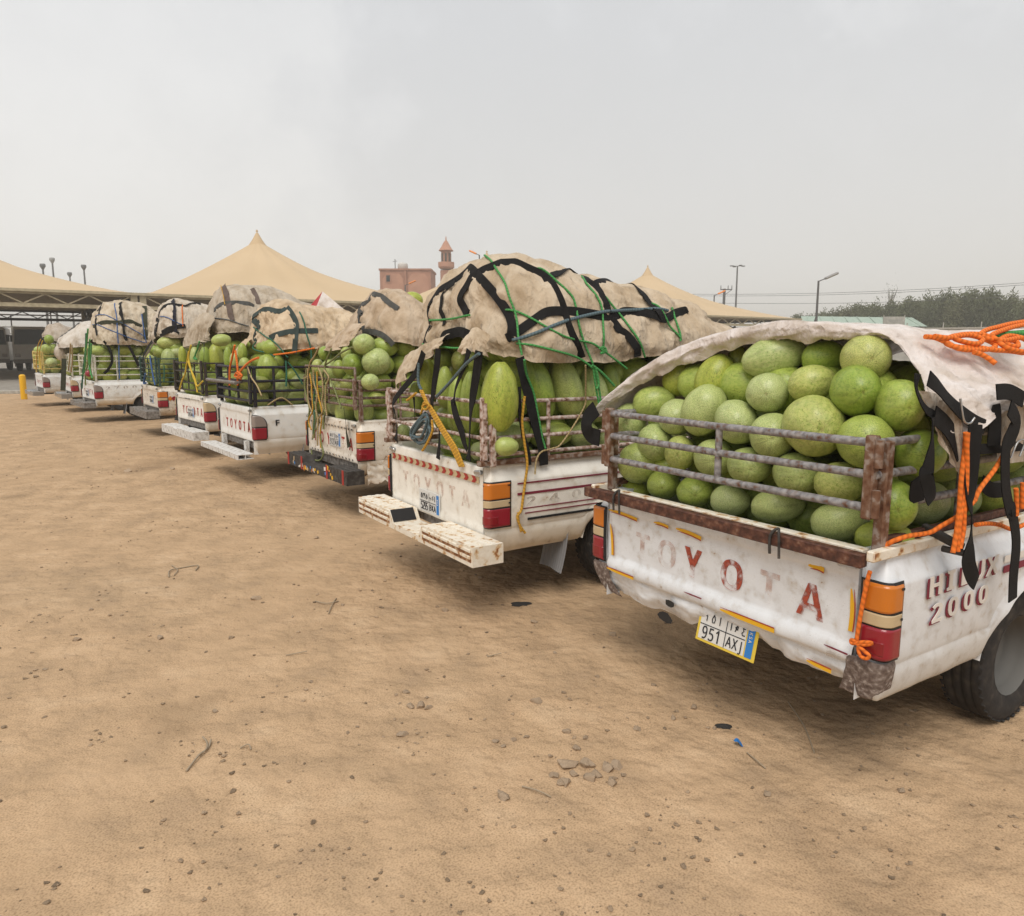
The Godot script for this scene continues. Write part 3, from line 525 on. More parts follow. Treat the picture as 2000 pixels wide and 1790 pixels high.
	["rope", 3, "rope_straw", 0.009, [-0.013, 1.485, 0.05, 0.126, 1.407, 0.05, 0.046, 1.322, 0.05, 0.018, 1.238, 0.05, 0.0, 1.154, 0.05, 0.004, 1.071, 0.05, 0.027, 0.989, 0.05], "z", "straw rope in the tangle hanging at the third pickup's left corner, twelfth from left"],
	["rope", 3, "rope_olive", 0.01, [-0.479, 0.549, 0.06, -0.449, 0.472, 0.06, -0.34, 0.445, 0.06, -0.192, 0.47, 0.06, -0.095, 0.547, 0.06, -0.138, 0.639, 0.06, -0.179, 0.764, 0.06], "z", "olive rope loop hanging below the third pickup's tailgate"],
	["rope", 3, "rope_olive", 0.01, [0.193, 1.713, 0.035, -0.016, 1.531, 0.035, 0.065, 1.422, 0.035, 0.232, 1.296, 0.035, 0.406, 1.094, 0.035], "z", "olive rope slanting across the third pickup's rear gate"],
	["rope", 3, "rope_olive", 0.01, [0.733, 1.73, 0.02, 0.439, 1.674, 0.02, 0.122, 1.578, 0.02, -0.066, 1.53, 0.02], "z", "olive rope pulled tight over the melons of the third pickup"],
	["rope", 3, "rope_straw", 0.01, [-0.186, 1.731, 0.03, -0.348, 1.625, 0.03, -0.49, 1.553, 0.03, -0.598, 1.402, 0.03, -0.719, 1.366, 0.03], "z", "straw rope at the left corner post of the third pickup"],
	["strap", 3, "web_olive", 0.06, [0.476, 1.101, 0.03, 0.512, 0.978, 0.03, 0.531, 0.829, 0.03, 0.581, 0.696, 0.03], "z", "dark strap hanging over the red letters of the third pickup"],
	["strap", 3, "web_grey", 0.05, [-0.058, 1.218, 0.035, -0.039, 1.061, 0.035, -0.08, 0.912, 0.035], "z", "grey strap hanging beside the rope tangle of the third pickup"],
	["rope", 4, "rope_orange", 0.014, [0.288, 1.755, 0.04, 0.131, 1.58, 0.04, 0.013, 1.442, 0.04, -0.038, 1.22, 0.04], "z", "leftmost orange rope tied at the fourth pickup's left rear corner"],
	["rope", 4, "rope_orange", 0.014, [0.298, 1.689, 0.04, 0.345, 1.53, 0.04, 0.356, 1.397, 0.04, 0.319, 1.235, 0.04], "z", "middle orange rope tied at the fourth pickup's left rear corner"],
	["rope", 4, "rope_orange", 0.014, [1.207, 1.605, 0.04, 0.928, 1.564, 0.04, 0.629, 1.482, 0.04, 0.398, 1.384, 0.04, 0.473, 1.32, 0.04], "z", "slanting orange rope tied at the fourth pickup's left rear corner"],
	["rope", 4, "rope_orange", 0.013, [0.301, 1.395, 0.05, 0.473, 1.374, 0.05, 0.334, 1.329, 0.05, 0.556, 1.363, 0.05, 0.392, 1.411, 0.05, 0.249, 1.354, 0.05, 0.509, 1.335, 0.05], "z", "orange knot on the fourth pickup's rear gate"],
	["rope", 4, "rope_dkgreen", 0.012, [0.75, 1.557, -0.46, 0.75, 1.384, -0.462, 0.75, 1.224, -0.449], "x", "dark green rope hanging on the fourth pickup's side rails, nearer one"],
	["rope", 4, "rope_dkgreen", 0.011, [0.76, 1.537, -0.483, 0.76, 1.408, -0.58, 0.76, 1.245, -0.67], "x", "dark green rope slanting down the fourth pickup's side rails"],
	["rope", 4, "rope_straw", 0.009, [0.742, 1.484, 0.03, 0.864, 1.359, 0.03, 1.066, 1.264, 0.03, 1.221, 1.145, 0.03], "z", "pale straw rope curling down the fourth pickup's corner post"],
	["strap", 4, "web_olive", 0.035, [0.825, 1.396, 0.035, 0.793, 1.072, 0.035, 0.665, 0.668, 0.035], "z", "dark strap end hanging over the fourth pickup's tailgate"],
	["rope", 4, "rope_straw", 0.01, [0.76, 0.994, -0.194, 0.76, 1.08, -0.373, 0.76, 0.98, -0.519], "x", "twig like straw rope on the fourth pickup's bed rail"],
	["rope", 5, "rope_yellow", 0.014, [0.381, 1.764, 0.04, 0.23, 1.584, 0.04, 0.255, 1.464, 0.04, 0.381, 1.286, 0.04, 0.491, 1.184, 0.04, 0.569, 1.023, 0.04], "z", "right yellow rope tied at the fifth pickup's rear left"],
	["rope", 5, "rope_yellow", 0.014, [0.246, 1.659, 0.04, 0.059, 1.415, 0.04, -0.016, 1.306, 0.04, -0.226, 1.175, 0.04, -0.392, 1.027, 0.04], "z", "left yellow rope tied at the fifth pickup's rear left"],
	["rope", 5, "rope_yellow", 0.014, [0.179, 1.508, 0.04, 0.322, 1.36, 0.04, 0.469, 1.244, 0.04, 0.545, 1.142, 0.04], "z", "middle yellow rope tied at the fifth pickup's rear left"],
	["rope", 5, "rope_yellow", 0.013, [0.495, 1.17, 0.045, 0.631, 1.13, 0.045, 0.88, 1.213, 0.045], "z", "yellow knot on top of the fifth pickup's tailgate"],
	["rope", 5, "rope_green", 0.013, [0.82, 1.82, 0.04, 0.678, 1.69, 0.04, 0.539, 1.587, 0.04, 0.625, 1.543, 0.04, 0.485, 1.557, 0.04, 0.566, 1.602, 0.04], "z", "green rope knot over the fifth pickup's rear melons"],
	["strap", 5, "web_olive", 0.05, [1.012, 1.805, 0.03, 0.98, 1.633, 0.03, 0.927, 1.475, 0.03], "z", "dark strap hanging over the fifth pickup's rear melons"],
	["rope", 6, "rope_blue", 0.014, [0.436, 1.569, 0.04, 0.527, 1.314, 0.04, 0.648, 1.092, 0.04, 0.716, 1.004, 0.04], "z", "blue rope hanging over the sixth pickup's tailgate"],
	["rope", 6, "rope_blue", 0.016, [-0.12, 1.206, 0.04, -0.256, 1.092, 0.04, -0.343, 0.994, 0.04, -0.11, 1.019, 0.04], "z", "bunched blue rope at the sixth pickup's left corner"],
	["rope", 6, "rope_dkgreen", 0.012, [0.75, 1.391, -0.139, 0.75, 1.226, -0.132, 0.75, 1.061, -0.114], "x", "teal rope on the sixth pickup's green rails"],
	["strap", 6, "web_black", 0.07, [0.746, 1.852, 0.035, 0.289, 1.734, 0.035, -0.123, 1.595, 0.035, -0.285, 1.453, 0.035, -0.292, 1.217, 0.035], "z", "dark brown strap bunched at the sixth pickup's left rear"],
	["strap", 6, "web_brown", 0.06, [0.949, 1.836, 0.05, 0.486, 1.674, 0.05, 0.002, 1.519, 0.05, 0.086, 1.335, 0.05], "z", "second dark strap bunched at the sixth pickup's left rear"],
	["rope", 7, "rope_green", 0.018, [0.822, 2.148, 0.05, 0.549, 1.817, 0.05, 0.26, 1.475, 0.05, 0.016, 1.193, 0.05, -0.301, 1.062, 0.05], "z", "green rope at the seventh pickup's left rear corner, second from left"],
	["rope", 7, "rope_green", 0.018, [0.93, 1.915, 0.05, 0.693, 1.564, 0.05, 0.679, 1.242, 0.05, 0.863, 1.036, 0.05], "z", "green rope at the seventh pickup's left rear corner, fourth from left"],
	["rope", 7, "rope_olive", 0.018, [0.566, 1.715, 0.05, 0.518, 1.393, 0.05, 0.102, 1.091, 0.05, 0.043, 0.844, 0.05], "z", "green rope at the seventh pickup's left rear corner, third from left"],
	["rope", 7, "rope_green", 0.018, [1.049, 1.815, 0.05, 0.838, 1.481, 0.05, 0.553, 1.172, 0.05, 0.813, 1.11, 0.05], "z", "green rope at the seventh pickup's left rear corner, fifth from left"],
	["rope", 7, "rope_dkgreen", 0.018, [0.579, 2.052, 0.05, 0.33, 1.647, 0.05, -0.108, 1.208, 0.05, -0.43, 0.754, 0.05], "z", "green rope at the seventh pickup's left rear corner, first from left"],
	["rope", 7, "rope_blue", 0.013, [0.8, 1.835, -0.566, 0.8, 1.303, -0.536, 0.8, 1.01, -0.524], "x", "blue rope tied down to the seventh pickup's bed rail"],
	["strap", 7, "web_black", 0.06, [0.78, 1.884, -0.264, 0.78, 1.681, -0.372, 0.78, 1.425, -0.401, 0.78, 1.238, -0.31, 0.78, 1.138, -0.21], "x", "black strap curling over the seventh pickup's white rails, left one"],
	["strap", 7, "web_black", 0.06, [0.8, 1.784, -0.768, 0.8, 1.594, -0.85, 0.8, 1.367, -0.931, 0.8, 1.297, -0.951], "x", "black strap over the seventh pickup's white rails, right one"],
	["strap", 8, "web_olive", 0.12, [0.8, 1.441, 0.119, 0.8, 1.05, 0.161, 0.8, 0.597, 0.21], "x", "wide dark strap hanging down the eighth pickup's right side"],
	["rope", 8, "rope_straw", 0.016, [1.65, 1.828, 0.04, 1.242, 1.445, 0.04, 0.714, 1.124, 0.04], "z", "left straw rope at the eighth pickup's rear"],
	["rope", 8, "rope_straw", 0.016, [1.915, 1.789, 0.04, 1.763, 1.451, 0.04, 1.309, 1.099, 0.04], "z", "right straw rope at the eighth pickup's rear"],
	["rope", 9, "rope_gold", 0.014, [1.373, 1.967, 0.05, 0.787, 1.8, 0.05, 0.386, 1.495, 0.05, 0.066, 1.093, 0.05], "z", "orange cord down the farthest pickup's left corner"],
	["rope", 9, "rope_yellow", 0.014, [1.683, 1.922, 0.05, 0.964, 1.628, 0.05, 0.827, 1.283, 0.05, 0.863, 1.11, 0.05], "z", "yellow cord beside the orange cord on the farthest pickup"],
]

# ---------------------------------------------------------------- materials
func noise_tex(freq: float, oct: int, stops: Array, sz := 512, sd := 1, type := FastNoiseLite.TYPE_SIMPLEX_SMOOTH, warp := 0.0, fractal := FastNoiseLite.FRACTAL_FBM) -> NoiseTexture2D:
	var n := FastNoiseLite.new()
	n.seed = sd
	n.noise_type = type
	n.frequency = freq
	n.fractal_type = fractal
	n.fractal_octaves = oct
	if warp > 0.0:
		n.domain_warp_enabled = true
		n.domain_warp_amplitude = warp
		n.domain_warp_frequency = freq
	var t := NoiseTexture2D.new()
	t.width = sz
	t.height = sz
	t.seamless = true
	t.seamless_blend_skirt = 0.3
	t.noise = n
	t.color_ramp = ramp(stops)
	return t


func lin(r: float, g: float, b: float) -> Color:
	return Color(r, g, b).linear_to_srgb()


func mat(c: Color, rough := 0.8, metal := 0.0) -> StandardMaterial3D:
	var m := StandardMaterial3D.new()
	m.albedo_color = c
	m.roughness = rough
	m.metallic = metal
	m.metallic_specular = 0.4
	return m


func tri_mat(tex: Texture2D, sc: float, rough := 0.8, tint := Color.WHITE, off := 0.0) -> StandardMaterial3D:
	var m := mat(tint, rough)
	m.albedo_texture = tex
	m.uv1_triplanar = true
	m.uv1_scale = Vector3.ONE * sc
	m.uv1_offset = Vector3(off, off * 0.7, off * 1.3)
	m.vertex_color_use_as_albedo = true
	return m


func over(m: StandardMaterial3D, tex: Texture2D, sc: float) -> StandardMaterial3D:
	m.detail_enabled = true
	m.detail_blend_mode = BaseMaterial3D.BLEND_MODE_MUL
	m.detail_albedo = tex
	m.detail_uv_layer = BaseMaterial3D.DETAIL_UV_2
	m.uv2_triplanar = true
	m.uv2_scale = Vector3.ONE * sc
	return m


func bump(m: StandardMaterial3D, tex: Texture2D, cm: float) -> StandardMaterial3D:
	m.heightmap_enabled = true
	m.heightmap_texture = tex
	m.heightmap_scale = cm
	return m


func make_materials() -> void:
	var grey := [[0.0, Color.BLACK], [1.0, Color.WHITE]]
	var fine := noise_tex(0.05, 4, grey, 512, 3)
	var coarse := noise_tex(0.012, 5, grey, 512, 4)
	# pale dusty paint, with stains, chips and rust in three strengths
	var w0 := Color(0.925, 0.925, 0.92)
	var paint := noise_tex(0.010, 6, [[0.0, Color(0.80, 0.77, 0.72)], [0.22, Color(0.89, 0.875, 0.85)], [0.40, w0], [0.8, Color(0.945, 0.94, 0.93)], [1.0, Color(0.91, 0.90, 0.875)]], 1024, 11)
	var rusty := noise_tex(0.016, 6, [[0.0, Color(0.25, 0.16, 0.11)], [0.17, Color(0.42, 0.25, 0.15)], [0.22, Color(0.70, 0.60, 0.48)], [0.27, Color(0.87, 0.85, 0.82)], [0.7, Color(0.92, 0.91, 0.89)], [1.0, Color(0.85, 0.82, 0.76)]], 1024, 12, FastNoiseLite.TYPE_SIMPLEX_SMOOTH, 12.0)
	var chips := noise_tex(0.07, 3, [[0.0, Color(0.45, 0.40, 0.36)], [0.12, Color(0.66, 0.60, 0.54)], [0.15, Color(0.98, 0.975, 0.965)], [1.0, Color.WHITE]], 1024, 13)
	var scuff := noise_tex(0.03, 5, [[0.0, Color(0.86, 0.83, 0.78)], [0.25, Color(0.96, 0.95, 0.935)], [0.45, Color.WHITE], [1.0, Color(0.975, 0.97, 0.96)]], 512, 14, FastNoiseLite.TYPE_SIMPLEX_SMOOTH, 20.0)
	var worn_paint := noise_tex(0.012, 6, [[0.0, Color(0.40, 0.29, 0.21)], [0.06, Color(0.62, 0.50, 0.40)], [0.10, Color(0.83, 0.80, 0.76)], [0.30, Color(0.885, 0.88, 0.87)], [0.48, w0], [0.8, Color(0.935, 0.935, 0.93)], [1.0, Color(0.86, 0.85, 0.83)]], 1024, 16, FastNoiseLite.TYPE_SIMPLEX_SMOOTH, 10.0)
	for k in 10:
		var m := over(tri_mat(rusty if k in [3, 6] else (worn_paint if k in [1, 2, 5] else paint), 0.7 if k in [3, 6] else (0.9 if k == 1 else 0.55), 0.42, [Color.WHITE, Color(0.95, 0.965, 0.99), Color(1.0, 0.985, 0.955), Color(1.0, 0.98, 0.95), Color(0.985, 0.985, 0.98), Color(1, 0.985, 0.96), Color(0.97, 0.95, 0.92), Color(0.98, 0.985, 0.98), Color(0.97, 0.97, 0.96), Color(0.97, 0.97, 0.97)][k], 0.37 * k), chips if k in [1, 2, 4] else scuff, 2.1 if k in [1, 2, 4] else 1.3)
		m.clearcoat_enabled = true
		m.clearcoat = 0.12
		m.clearcoat_roughness = 0.35
		bump(m, coarse, 0.25)
		M["paint%d" % k] = m
	M.primer = over(tri_mat(noise_tex(0.03, 6, [[0.0, Color(0.27, 0.22, 0.19)], [0.40, Color(0.40, 0.34, 0.31)], [0.62, Color(0.50, 0.45, 0.42)], [0.80, Color(0.66, 0.62, 0.59)], [1.0, Color(0.78, 0.76, 0.74)]], 512, 15, FastNoiseLite.TYPE_SIMPLEX_SMOOTH, 4.0), 2.6, 0.7), chips, 2.5)
	# pipes of the cages
	var pipe := func(base: Color, low: Color, rust: float, sd: int) -> NoiseTexture2D:
		return noise_tex(0.022, 5, [[0.0, Color(0.26, 0.15, 0.10)], [rust * 0.8, Color(0.42, 0.29, 0.21)], [rust + 0.12, low], [0.66, base], [1.0, base.lightened(0.2)]], 512, sd, FastNoiseLite.TYPE_SIMPLEX_SMOOTH, 5.0)
	M.cage1 = bump(tri_mat(pipe.call(Color(0.60, 0.585, 0.58), Color(0.44, 0.43, 0.44), 0.24, 21), 2.0, 0.55), fine, 0.05)
	M.post1 = bump(tri_mat(pipe.call(Color(0.56, 0.50, 0.46), Color(0.47, 0.36, 0.29), 0.40, 22), 1.6, 0.7), fine, 0.07)
	M.cage2 = bump(tri_mat(pipe.call(Color(0.78, 0.73, 0.70), Color(0.66, 0.55, 0.50), 0.30, 23), 1.8, 0.6), fine, 0.05)
	M.cage3 = bump(tri_mat(pipe.call(Color(0.55, 0.49, 0.45), Color(0.42, 0.34, 0.29), 0.33, 24), 2.0, 0.65), fine, 0.05)
	M.cage4 = tri_mat(pipe.call(Color(0.15, 0.16, 0.20), Color(0.12, 0.12, 0.15), 0.2, 25), 3.0, 0.5)
	M.cage5 = tri_mat(pipe.call(Color(0.25, 0.24, 0.22), Color(0.17, 0.16, 0.15), 0.25, 26), 3.0, 0.6)
	M.cage6 = tri_mat(pipe.call(Color(0.22, 0.34, 0.31), Color(0.16, 0.24, 0.23), 0.22, 27), 3.0, 0.55)
	M.cage7 = tri_mat(pipe.call(Color(0.86, 0.85, 0.80), Color(0.70, 0.68, 0.62), 0.12, 28), 3.0, 0.55)
	M.cage9 = tri_mat(pipe.call(Color(0.86, 0.79, 0.52), Color(0.78, 0.66, 0.36), 0.15, 29), 3.0, 0.55)
	M.brown_steel = bump(tri_mat(noise_tex(0.02, 5, [[0.0, Color(0.22, 0.15, 0.12)], [0.45, Color(0.33, 0.21, 0.17)], [0.7, Color(0.42, 0.28, 0.22)], [1.0, Color(0.55, 0.45, 0.38)]], 512, 30), 2.0, 0.6), fine, 0.2)
	M.rust_white = bump(tri_mat(noise_tex(0.02, 6, [[0.0, Color(0.35, 0.2, 0.1)], [0.15, Color(0.60, 0.40, 0.24)], [0.26, Color(0.80, 0.69, 0.54)], [0.40, Color(0.88, 0.84, 0.77)], [1.0, Color(0.92, 0.90, 0.85)]], 512, 32, FastNoiseLite.TYPE_SIMPLEX_SMOOTH, 6.0), 1.1, 0.6), fine, 0.2)
	M.rust_band = bump(tri_mat(noise_tex(0.03, 5, [[0.0, Color(0.36, 0.22, 0.13)], [0.5, Color(0.58, 0.40, 0.26)], [0.75, Color(0.74, 0.60, 0.46)], [1.0, Color(0.85, 0.78, 0.68)]], 256, 37), 2.0, 0.7), fine, 0.1)
	M.dark_steel = bump(tri_mat(noise_tex(0.03, 5, [[0.0, Color(0.16, 0.14, 0.13)], [0.6, Color(0.27, 0.26, 0.25)], [1.0, Color(0.40, 0.38, 0.36)]], 256, 33), 2.0, 0.65), fine, 0.15)
	M.grey_steel = bump(tri_mat(noise_tex(0.03, 5, [[0.0, Color(0.32, 0.28, 0.25)], [0.5, Color(0.48, 0.46, 0.44)], [1.0, Color(0.62, 0.60, 0.57)]], 256, 34), 2.0, 0.6), fine, 0.15)
	M.pale_wood = bump(tri_mat(noise_tex(0.03, 5, [[0.0, Color(0.55, 0.52, 0.48)], [0.4, Color(0.80, 0.79, 0.77)], [1.0, Color(0.90, 0.90, 0.89)]], 256, 35), 2.0, 0.75), fine, 0.2)
	M.flap = mat(lin(0.20, 0.20, 0.205), 0.8)
	M.chrome = mat(Color(0.70, 0.70, 0.70), 0.28, 0.85)
	M.black = mat(lin(0.018, 0.018, 0.019), 0.6)
	M.under = mat(lin(0.03, 0.028, 0.026), 0.9)
	M.glass = mat(lin(0.02, 0.024, 0.026), 0.08)
	M.rubber = bump(tri_mat(noise_tex(0.03, 4, [[0.0, Color(0.13, 0.13, 0.13)], [0.6, Color(0.21, 0.20, 0.195)], [1.0, Color(0.33, 0.30, 0.27)]], 256, 36), 1.5, 0.85), fine, 0.1)
	M.rim = mat(lin(0.14, 0.135, 0.125), 0.75, 0.1)
	for c in [["amber", lin(0.56, 0.165, 0.014)], ["cream", lin(0.52, 0.40, 0.24)], ["red", lin(0.27, 0.012, 0.024)], ["red_dark", lin(0.22, 0.008, 0.014)], ["clear", lin(0.27, 0.225, 0.20)]]:
		var m := mat(c[1], 0.3)
		m.clearcoat_enabled = true
		m.clearcoat = 0.6
		m.clearcoat_roughness = 0.15
		M[c[0]] = m
	# canvas
	var weave := noise_tex(0.16, 3, grey, 512, 41)
	var stain := noise_tex(0.007, 5, [[0.0, Color(0.74, 0.69, 0.62)], [0.4, Color(0.93, 0.91, 0.885)], [0.65, Color.WHITE], [1.0, Color(0.90, 0.87, 0.83)]], 512, 42)
	var thread := noise_tex(0.10, 3, [[0.0, Color(0.86, 0.84, 0.82)], [1.0, Color.WHITE]], 512, 43)
	M.weave = weave
	var crumple := noise_tex(0.013, 4, grey, 512, 44, FastNoiseLite.TYPE_SIMPLEX_SMOOTH, 18.0, FastNoiseLite.FRACTAL_RIDGED)
	for c in [["canvas1", Color(0.93, 0.905, 0.895)], ["canvas1in", Color(0.80, 0.765, 0.715)], ["canvas2", Color(0.85, 0.79, 0.70)], ["canvas3", Color(0.83, 0.76, 0.67)], ["canvas4", Color(0.885, 0.81, 0.70)], ["canvas5", Color(0.81, 0.77, 0.705)], ["canvas6", Color(0.87, 0.835, 0.78)], ["canvas7", Color(0.87, 0.825, 0.745)], ["canvas8", Color(0.89, 0.87, 0.84)], ["canvas9", Color(0.78, 0.74, 0.69)], ["canvas_old", Color(0.60, 0.54, 0.45)]]:
		var m := over(tri_mat(stain, 0.8, 0.95, c[1], 0.11 * M.size()), thread, 6.0)
		m.rim_enabled = true
		m.rim = 0.25
		bump(m, crumple, 1.7 if c[0] == "canvas1" else 2.6)
		m.uv1_scale = Vector3(1.1, 0.55, 1.1) if c[0] != "canvas1" else Vector3(1.2, 1.0, 0.8)
		M[c[0]] = m
	for c in [["web_black", Color(0.11, 0.107, 0.11)], ["web_teal", Color(0.27, 0.33, 0.33)], ["web_grey", Color(0.36, 0.37, 0.37)], ["web_brown", Color(0.45, 0.40, 0.38)], ["web_navy", Color(0.13, 0.14, 0.20)], ["web_olive", Color(0.27, 0.29, 0.23)]]:
		var m := over(tri_mat(thread, 9.0, 0.9, c[1]), stain, 2.0)
		bump(m, weave, 0.1)
		M[c[0]] = m
	# twisted rope: slanting strands
	var im := Image.create(32, 64, false, Image.FORMAT_RGB8)
	for y in 64:
		for x in 32:
			var s := 0.5 + 0.5 * sin(TAU * (x / 32.0 * 1.0 + y / 64.0 * 3.0) * 1.0)
			var f := 0.80 + 0.20 * pow(s, 0.6)
			im.set_pixel(x, y, Color(f, f, f))
	var strands := ImageTexture.create_from_image(im)
	for c in [["rope_orange", lin(0.86, 0.20, 0.025)], ["rope_green", lin(0.075, 0.32, 0.085)], ["rope_yellow", lin(0.72, 0.50, 0.05)], ["rope_gold", lin(0.62, 0.34, 0.04)], ["rope_olive", lin(0.22, 0.24, 0.09)], ["rope_blue", lin(0.06, 0.14, 0.36)], ["rope_slate", lin(0.11, 0.16, 0.18)], ["rope_dkgreen", lin(0.04, 0.16, 0.10)], ["rope_straw", lin(0.45, 0.34, 0.17)], ["rope_grey", lin(0.12, 0.13, 0.135)]]:
		var m := mat(c[1], 0.75)
		m.albedo_texture = strands
		m.uv1_scale = Vector3(1, 14, 1)
		bump(m, strands, 0.09)
		M[c[0]] = m
	# lettering and tape
	for c in [["letter_red", lin(0.36, 0.035, 0.025)], ["letter_worn", lin(0.40, 0.085, 0.05)], ["letter_faint", lin(0.55, 0.36, 0.29)], ["letter_wine", lin(0.20, 0.025, 0.045)], ["letter_black", lin(0.025, 0.025, 0.03)], ["letter_grey", lin(0.44, 0.40, 0.36)], ["tape_white", lin(0.72, 0.68, 0.63)]]:
		M[c[0]] = mat(c[1], 0.6)
	var worn := noise_tex(0.022, 4, [[0.0, Color(1, 1, 1, 0.0)], [0.30, Color(1, 1, 1, 0.05)], [0.50, Color(1, 0.97, 0.95, 0.6)], [0.70, Color(1, 0.96, 0.93, 1.0)], [1.0, Color(0.9, 0.85, 0.8, 1)]], 256, 51)
	for c in ["letter_worn", "letter_faint", "letter_grey"]:
		var m: StandardMaterial3D = M[c]
		m.albedo_texture = worn
		m.uv1_triplanar = true
		m.uv1_scale = Vector3.ONE * 2.0
		m.transparency = BaseMaterial3D.TRANSPARENCY_ALPHA
	for c in ["letter_faint", "letter_grey"]:
		M[c].albedo_color.a = 0.30
	M.tape_yellow = mat(lin(0.75, 0.42, 0.02), 0.5)
	M.tape_red = mat(lin(0.36, 0.03, 0.02), 0.5)
	M.plate = mat(lin(0.66, 0.65, 0.62), 0.45)
	M.plate_yellow = mat(lin(0.68, 0.50, 0.06), 0.45)
	M.plate_blue = mat(lin(0.03, 0.19, 0.52), 0.45)
	# ground
	var sand := noise_tex(0.010, 6, [[0.0, Color(0.67, 0.57, 0.46)], [0.35, Color(0.72, 0.61, 0.485)], [0.6, Color(0.755, 0.64, 0.51)], [1.0, Color(0.80, 0.69, 0.56)]], 1024, 61)
	var grit := noise_tex(0.11, 4, [[0.0, Color(0.70, 0.68, 0.66)], [0.3, Color(0.90, 0.89, 0.88)], [0.6, Color.WHITE], [1.0, Color(1, 0.985, 0.96)]], 1024, 62)
	var gb := noise_tex(0.03, 6, grey, 1024, 63)
	var g := over(tri_mat(sand, 0.21, 0.97), grit, 0.83)
	g.uv1_world_triplanar = true
	g.uv2_world_triplanar = true
	g.metallic_specular = 0.2
	bump(g, gb, 2.4)
	M.sand = g
	var road := over(tri_mat(noise_tex(0.02, 6, [[0.0, Color(0.50, 0.475, 0.44)], [0.5, Color(0.58, 0.555, 0.515)], [1.0, Color(0.66, 0.63, 0.585)]], 512, 64), 0.15, 0.95), grit, 1.1)
	road.uv1_world_triplanar = true
	road.uv2_world_triplanar = true
	M.road = road
	M.kerb = tri_mat(noise_tex(0.04, 4, [[0.0, Color(0.55, 0.53, 0.49)], [1.0, Color(0.74, 0.72, 0.68)]], 256, 65), 0.8, 0.9)
	M.stone = bump(tri_mat(noise_tex(0.03, 5, [[0.0, Color(0.55, 0.47, 0.39)], [0.5, Color(0.69, 0.60, 0.50)], [1.0, Color(0.80, 0.72, 0.62)]], 256, 66), 2.5, 0.95), coarse, 0.3)
	M.twig = mat(lin(0.33, 0.26, 0.18), 0.9)
	# structures
	M.fabric = bump(over(tri_mat(noise_tex(0.008, 5, [[0.0, Color(0.83, 0.735, 0.59)], [1.0, Color(0.865, 0.77, 0.63)]], 512, 71), 0.06, 0.85), thread, 0.5), weave, 0.2)
	M.fabric.backlight_enabled = true
	M.fabric.backlight = Color(0.10, 0.085, 0.06)
	M.frame = tri_mat(noise_tex(0.02, 4, [[0.0, Color(0.62, 0.57, 0.46)], [1.0, Color(0.78, 0.73, 0.61)]], 256, 72), 0.5, 0.6)
	M.frame_dark = tri_mat(noise_tex(0.02, 4, [[0.0, Color(0.22, 0.18, 0.16)], [1.0, Color(0.32, 0.28, 0.25)]], 256, 73), 0.5, 0.7)
	M.terracotta = tri_mat(noise_tex(0.012, 5, [[0.0, Color(0.61, 0.43, 0.35)], [1.0, Color(0.70, 0.51, 0.42)]], 256, 74), 0.15, 0.9)
	M.terracotta_pale = tri_mat(noise_tex(0.012, 5, [[0.0, Color(0.68, 0.49, 0.40)], [1.0, Color(0.76, 0.57, 0.47)]], 256, 75), 0.15, 0.9)
	M.pole = mat(lin(0.13, 0.13, 0.13), 0.5, 0.4)
	M.pole_grey = mat(lin(0.30, 0.30, 0.29), 0.6)
	M.roof_green = tri_mat(noise_tex(0.02, 4, [[0.0, Color(0.58, 0.65, 0.60)], [1.0, Color(0.68, 0.74, 0.68)]], 256, 76), 0.2, 0.7)
	M.concrete = tri_mat(noise_tex(0.02, 5, [[0.0, Color(0.60, 0.585, 0.55)], [1.0, Color(0.75, 0.735, 0.70)]], 256, 77), 0.3, 0.9)
	M.bollard = mat(lin(0.80, 0.45, 0.015), 0.45)
	M.white = mat(lin(0.62, 0.60, 0.56), 0.5)
	M.bark = mat(lin(0.12, 0.09, 0.065), 0.95)
	for c in [["leaf0", lin(0.100, 0.112, 0.055)], ["leaf1", lin(0.120, 0.125, 0.062)], ["leaf2", lin(0.085, 0.098, 0.050)]]:
		var m := mat(c[1], 0.8)
		m.backlight_enabled = true
		m.backlight = Color(0.25, 0.25, 0.12)
		M[c[0]] = m
	M.wire = mat(lin(0.10, 0.10, 0.10), 0.6)
	M.orange_lamp = mat(lin(0.80, 0.26, 0.05), 0.5)
	M.cloth_red = over(mat(lin(0.52, 0.075, 0.085), 0.9), stain, 2.0)
	M.cloth_white = over(mat(lin(0.74, 0.69, 0.66), 0.9), stain, 2.0)


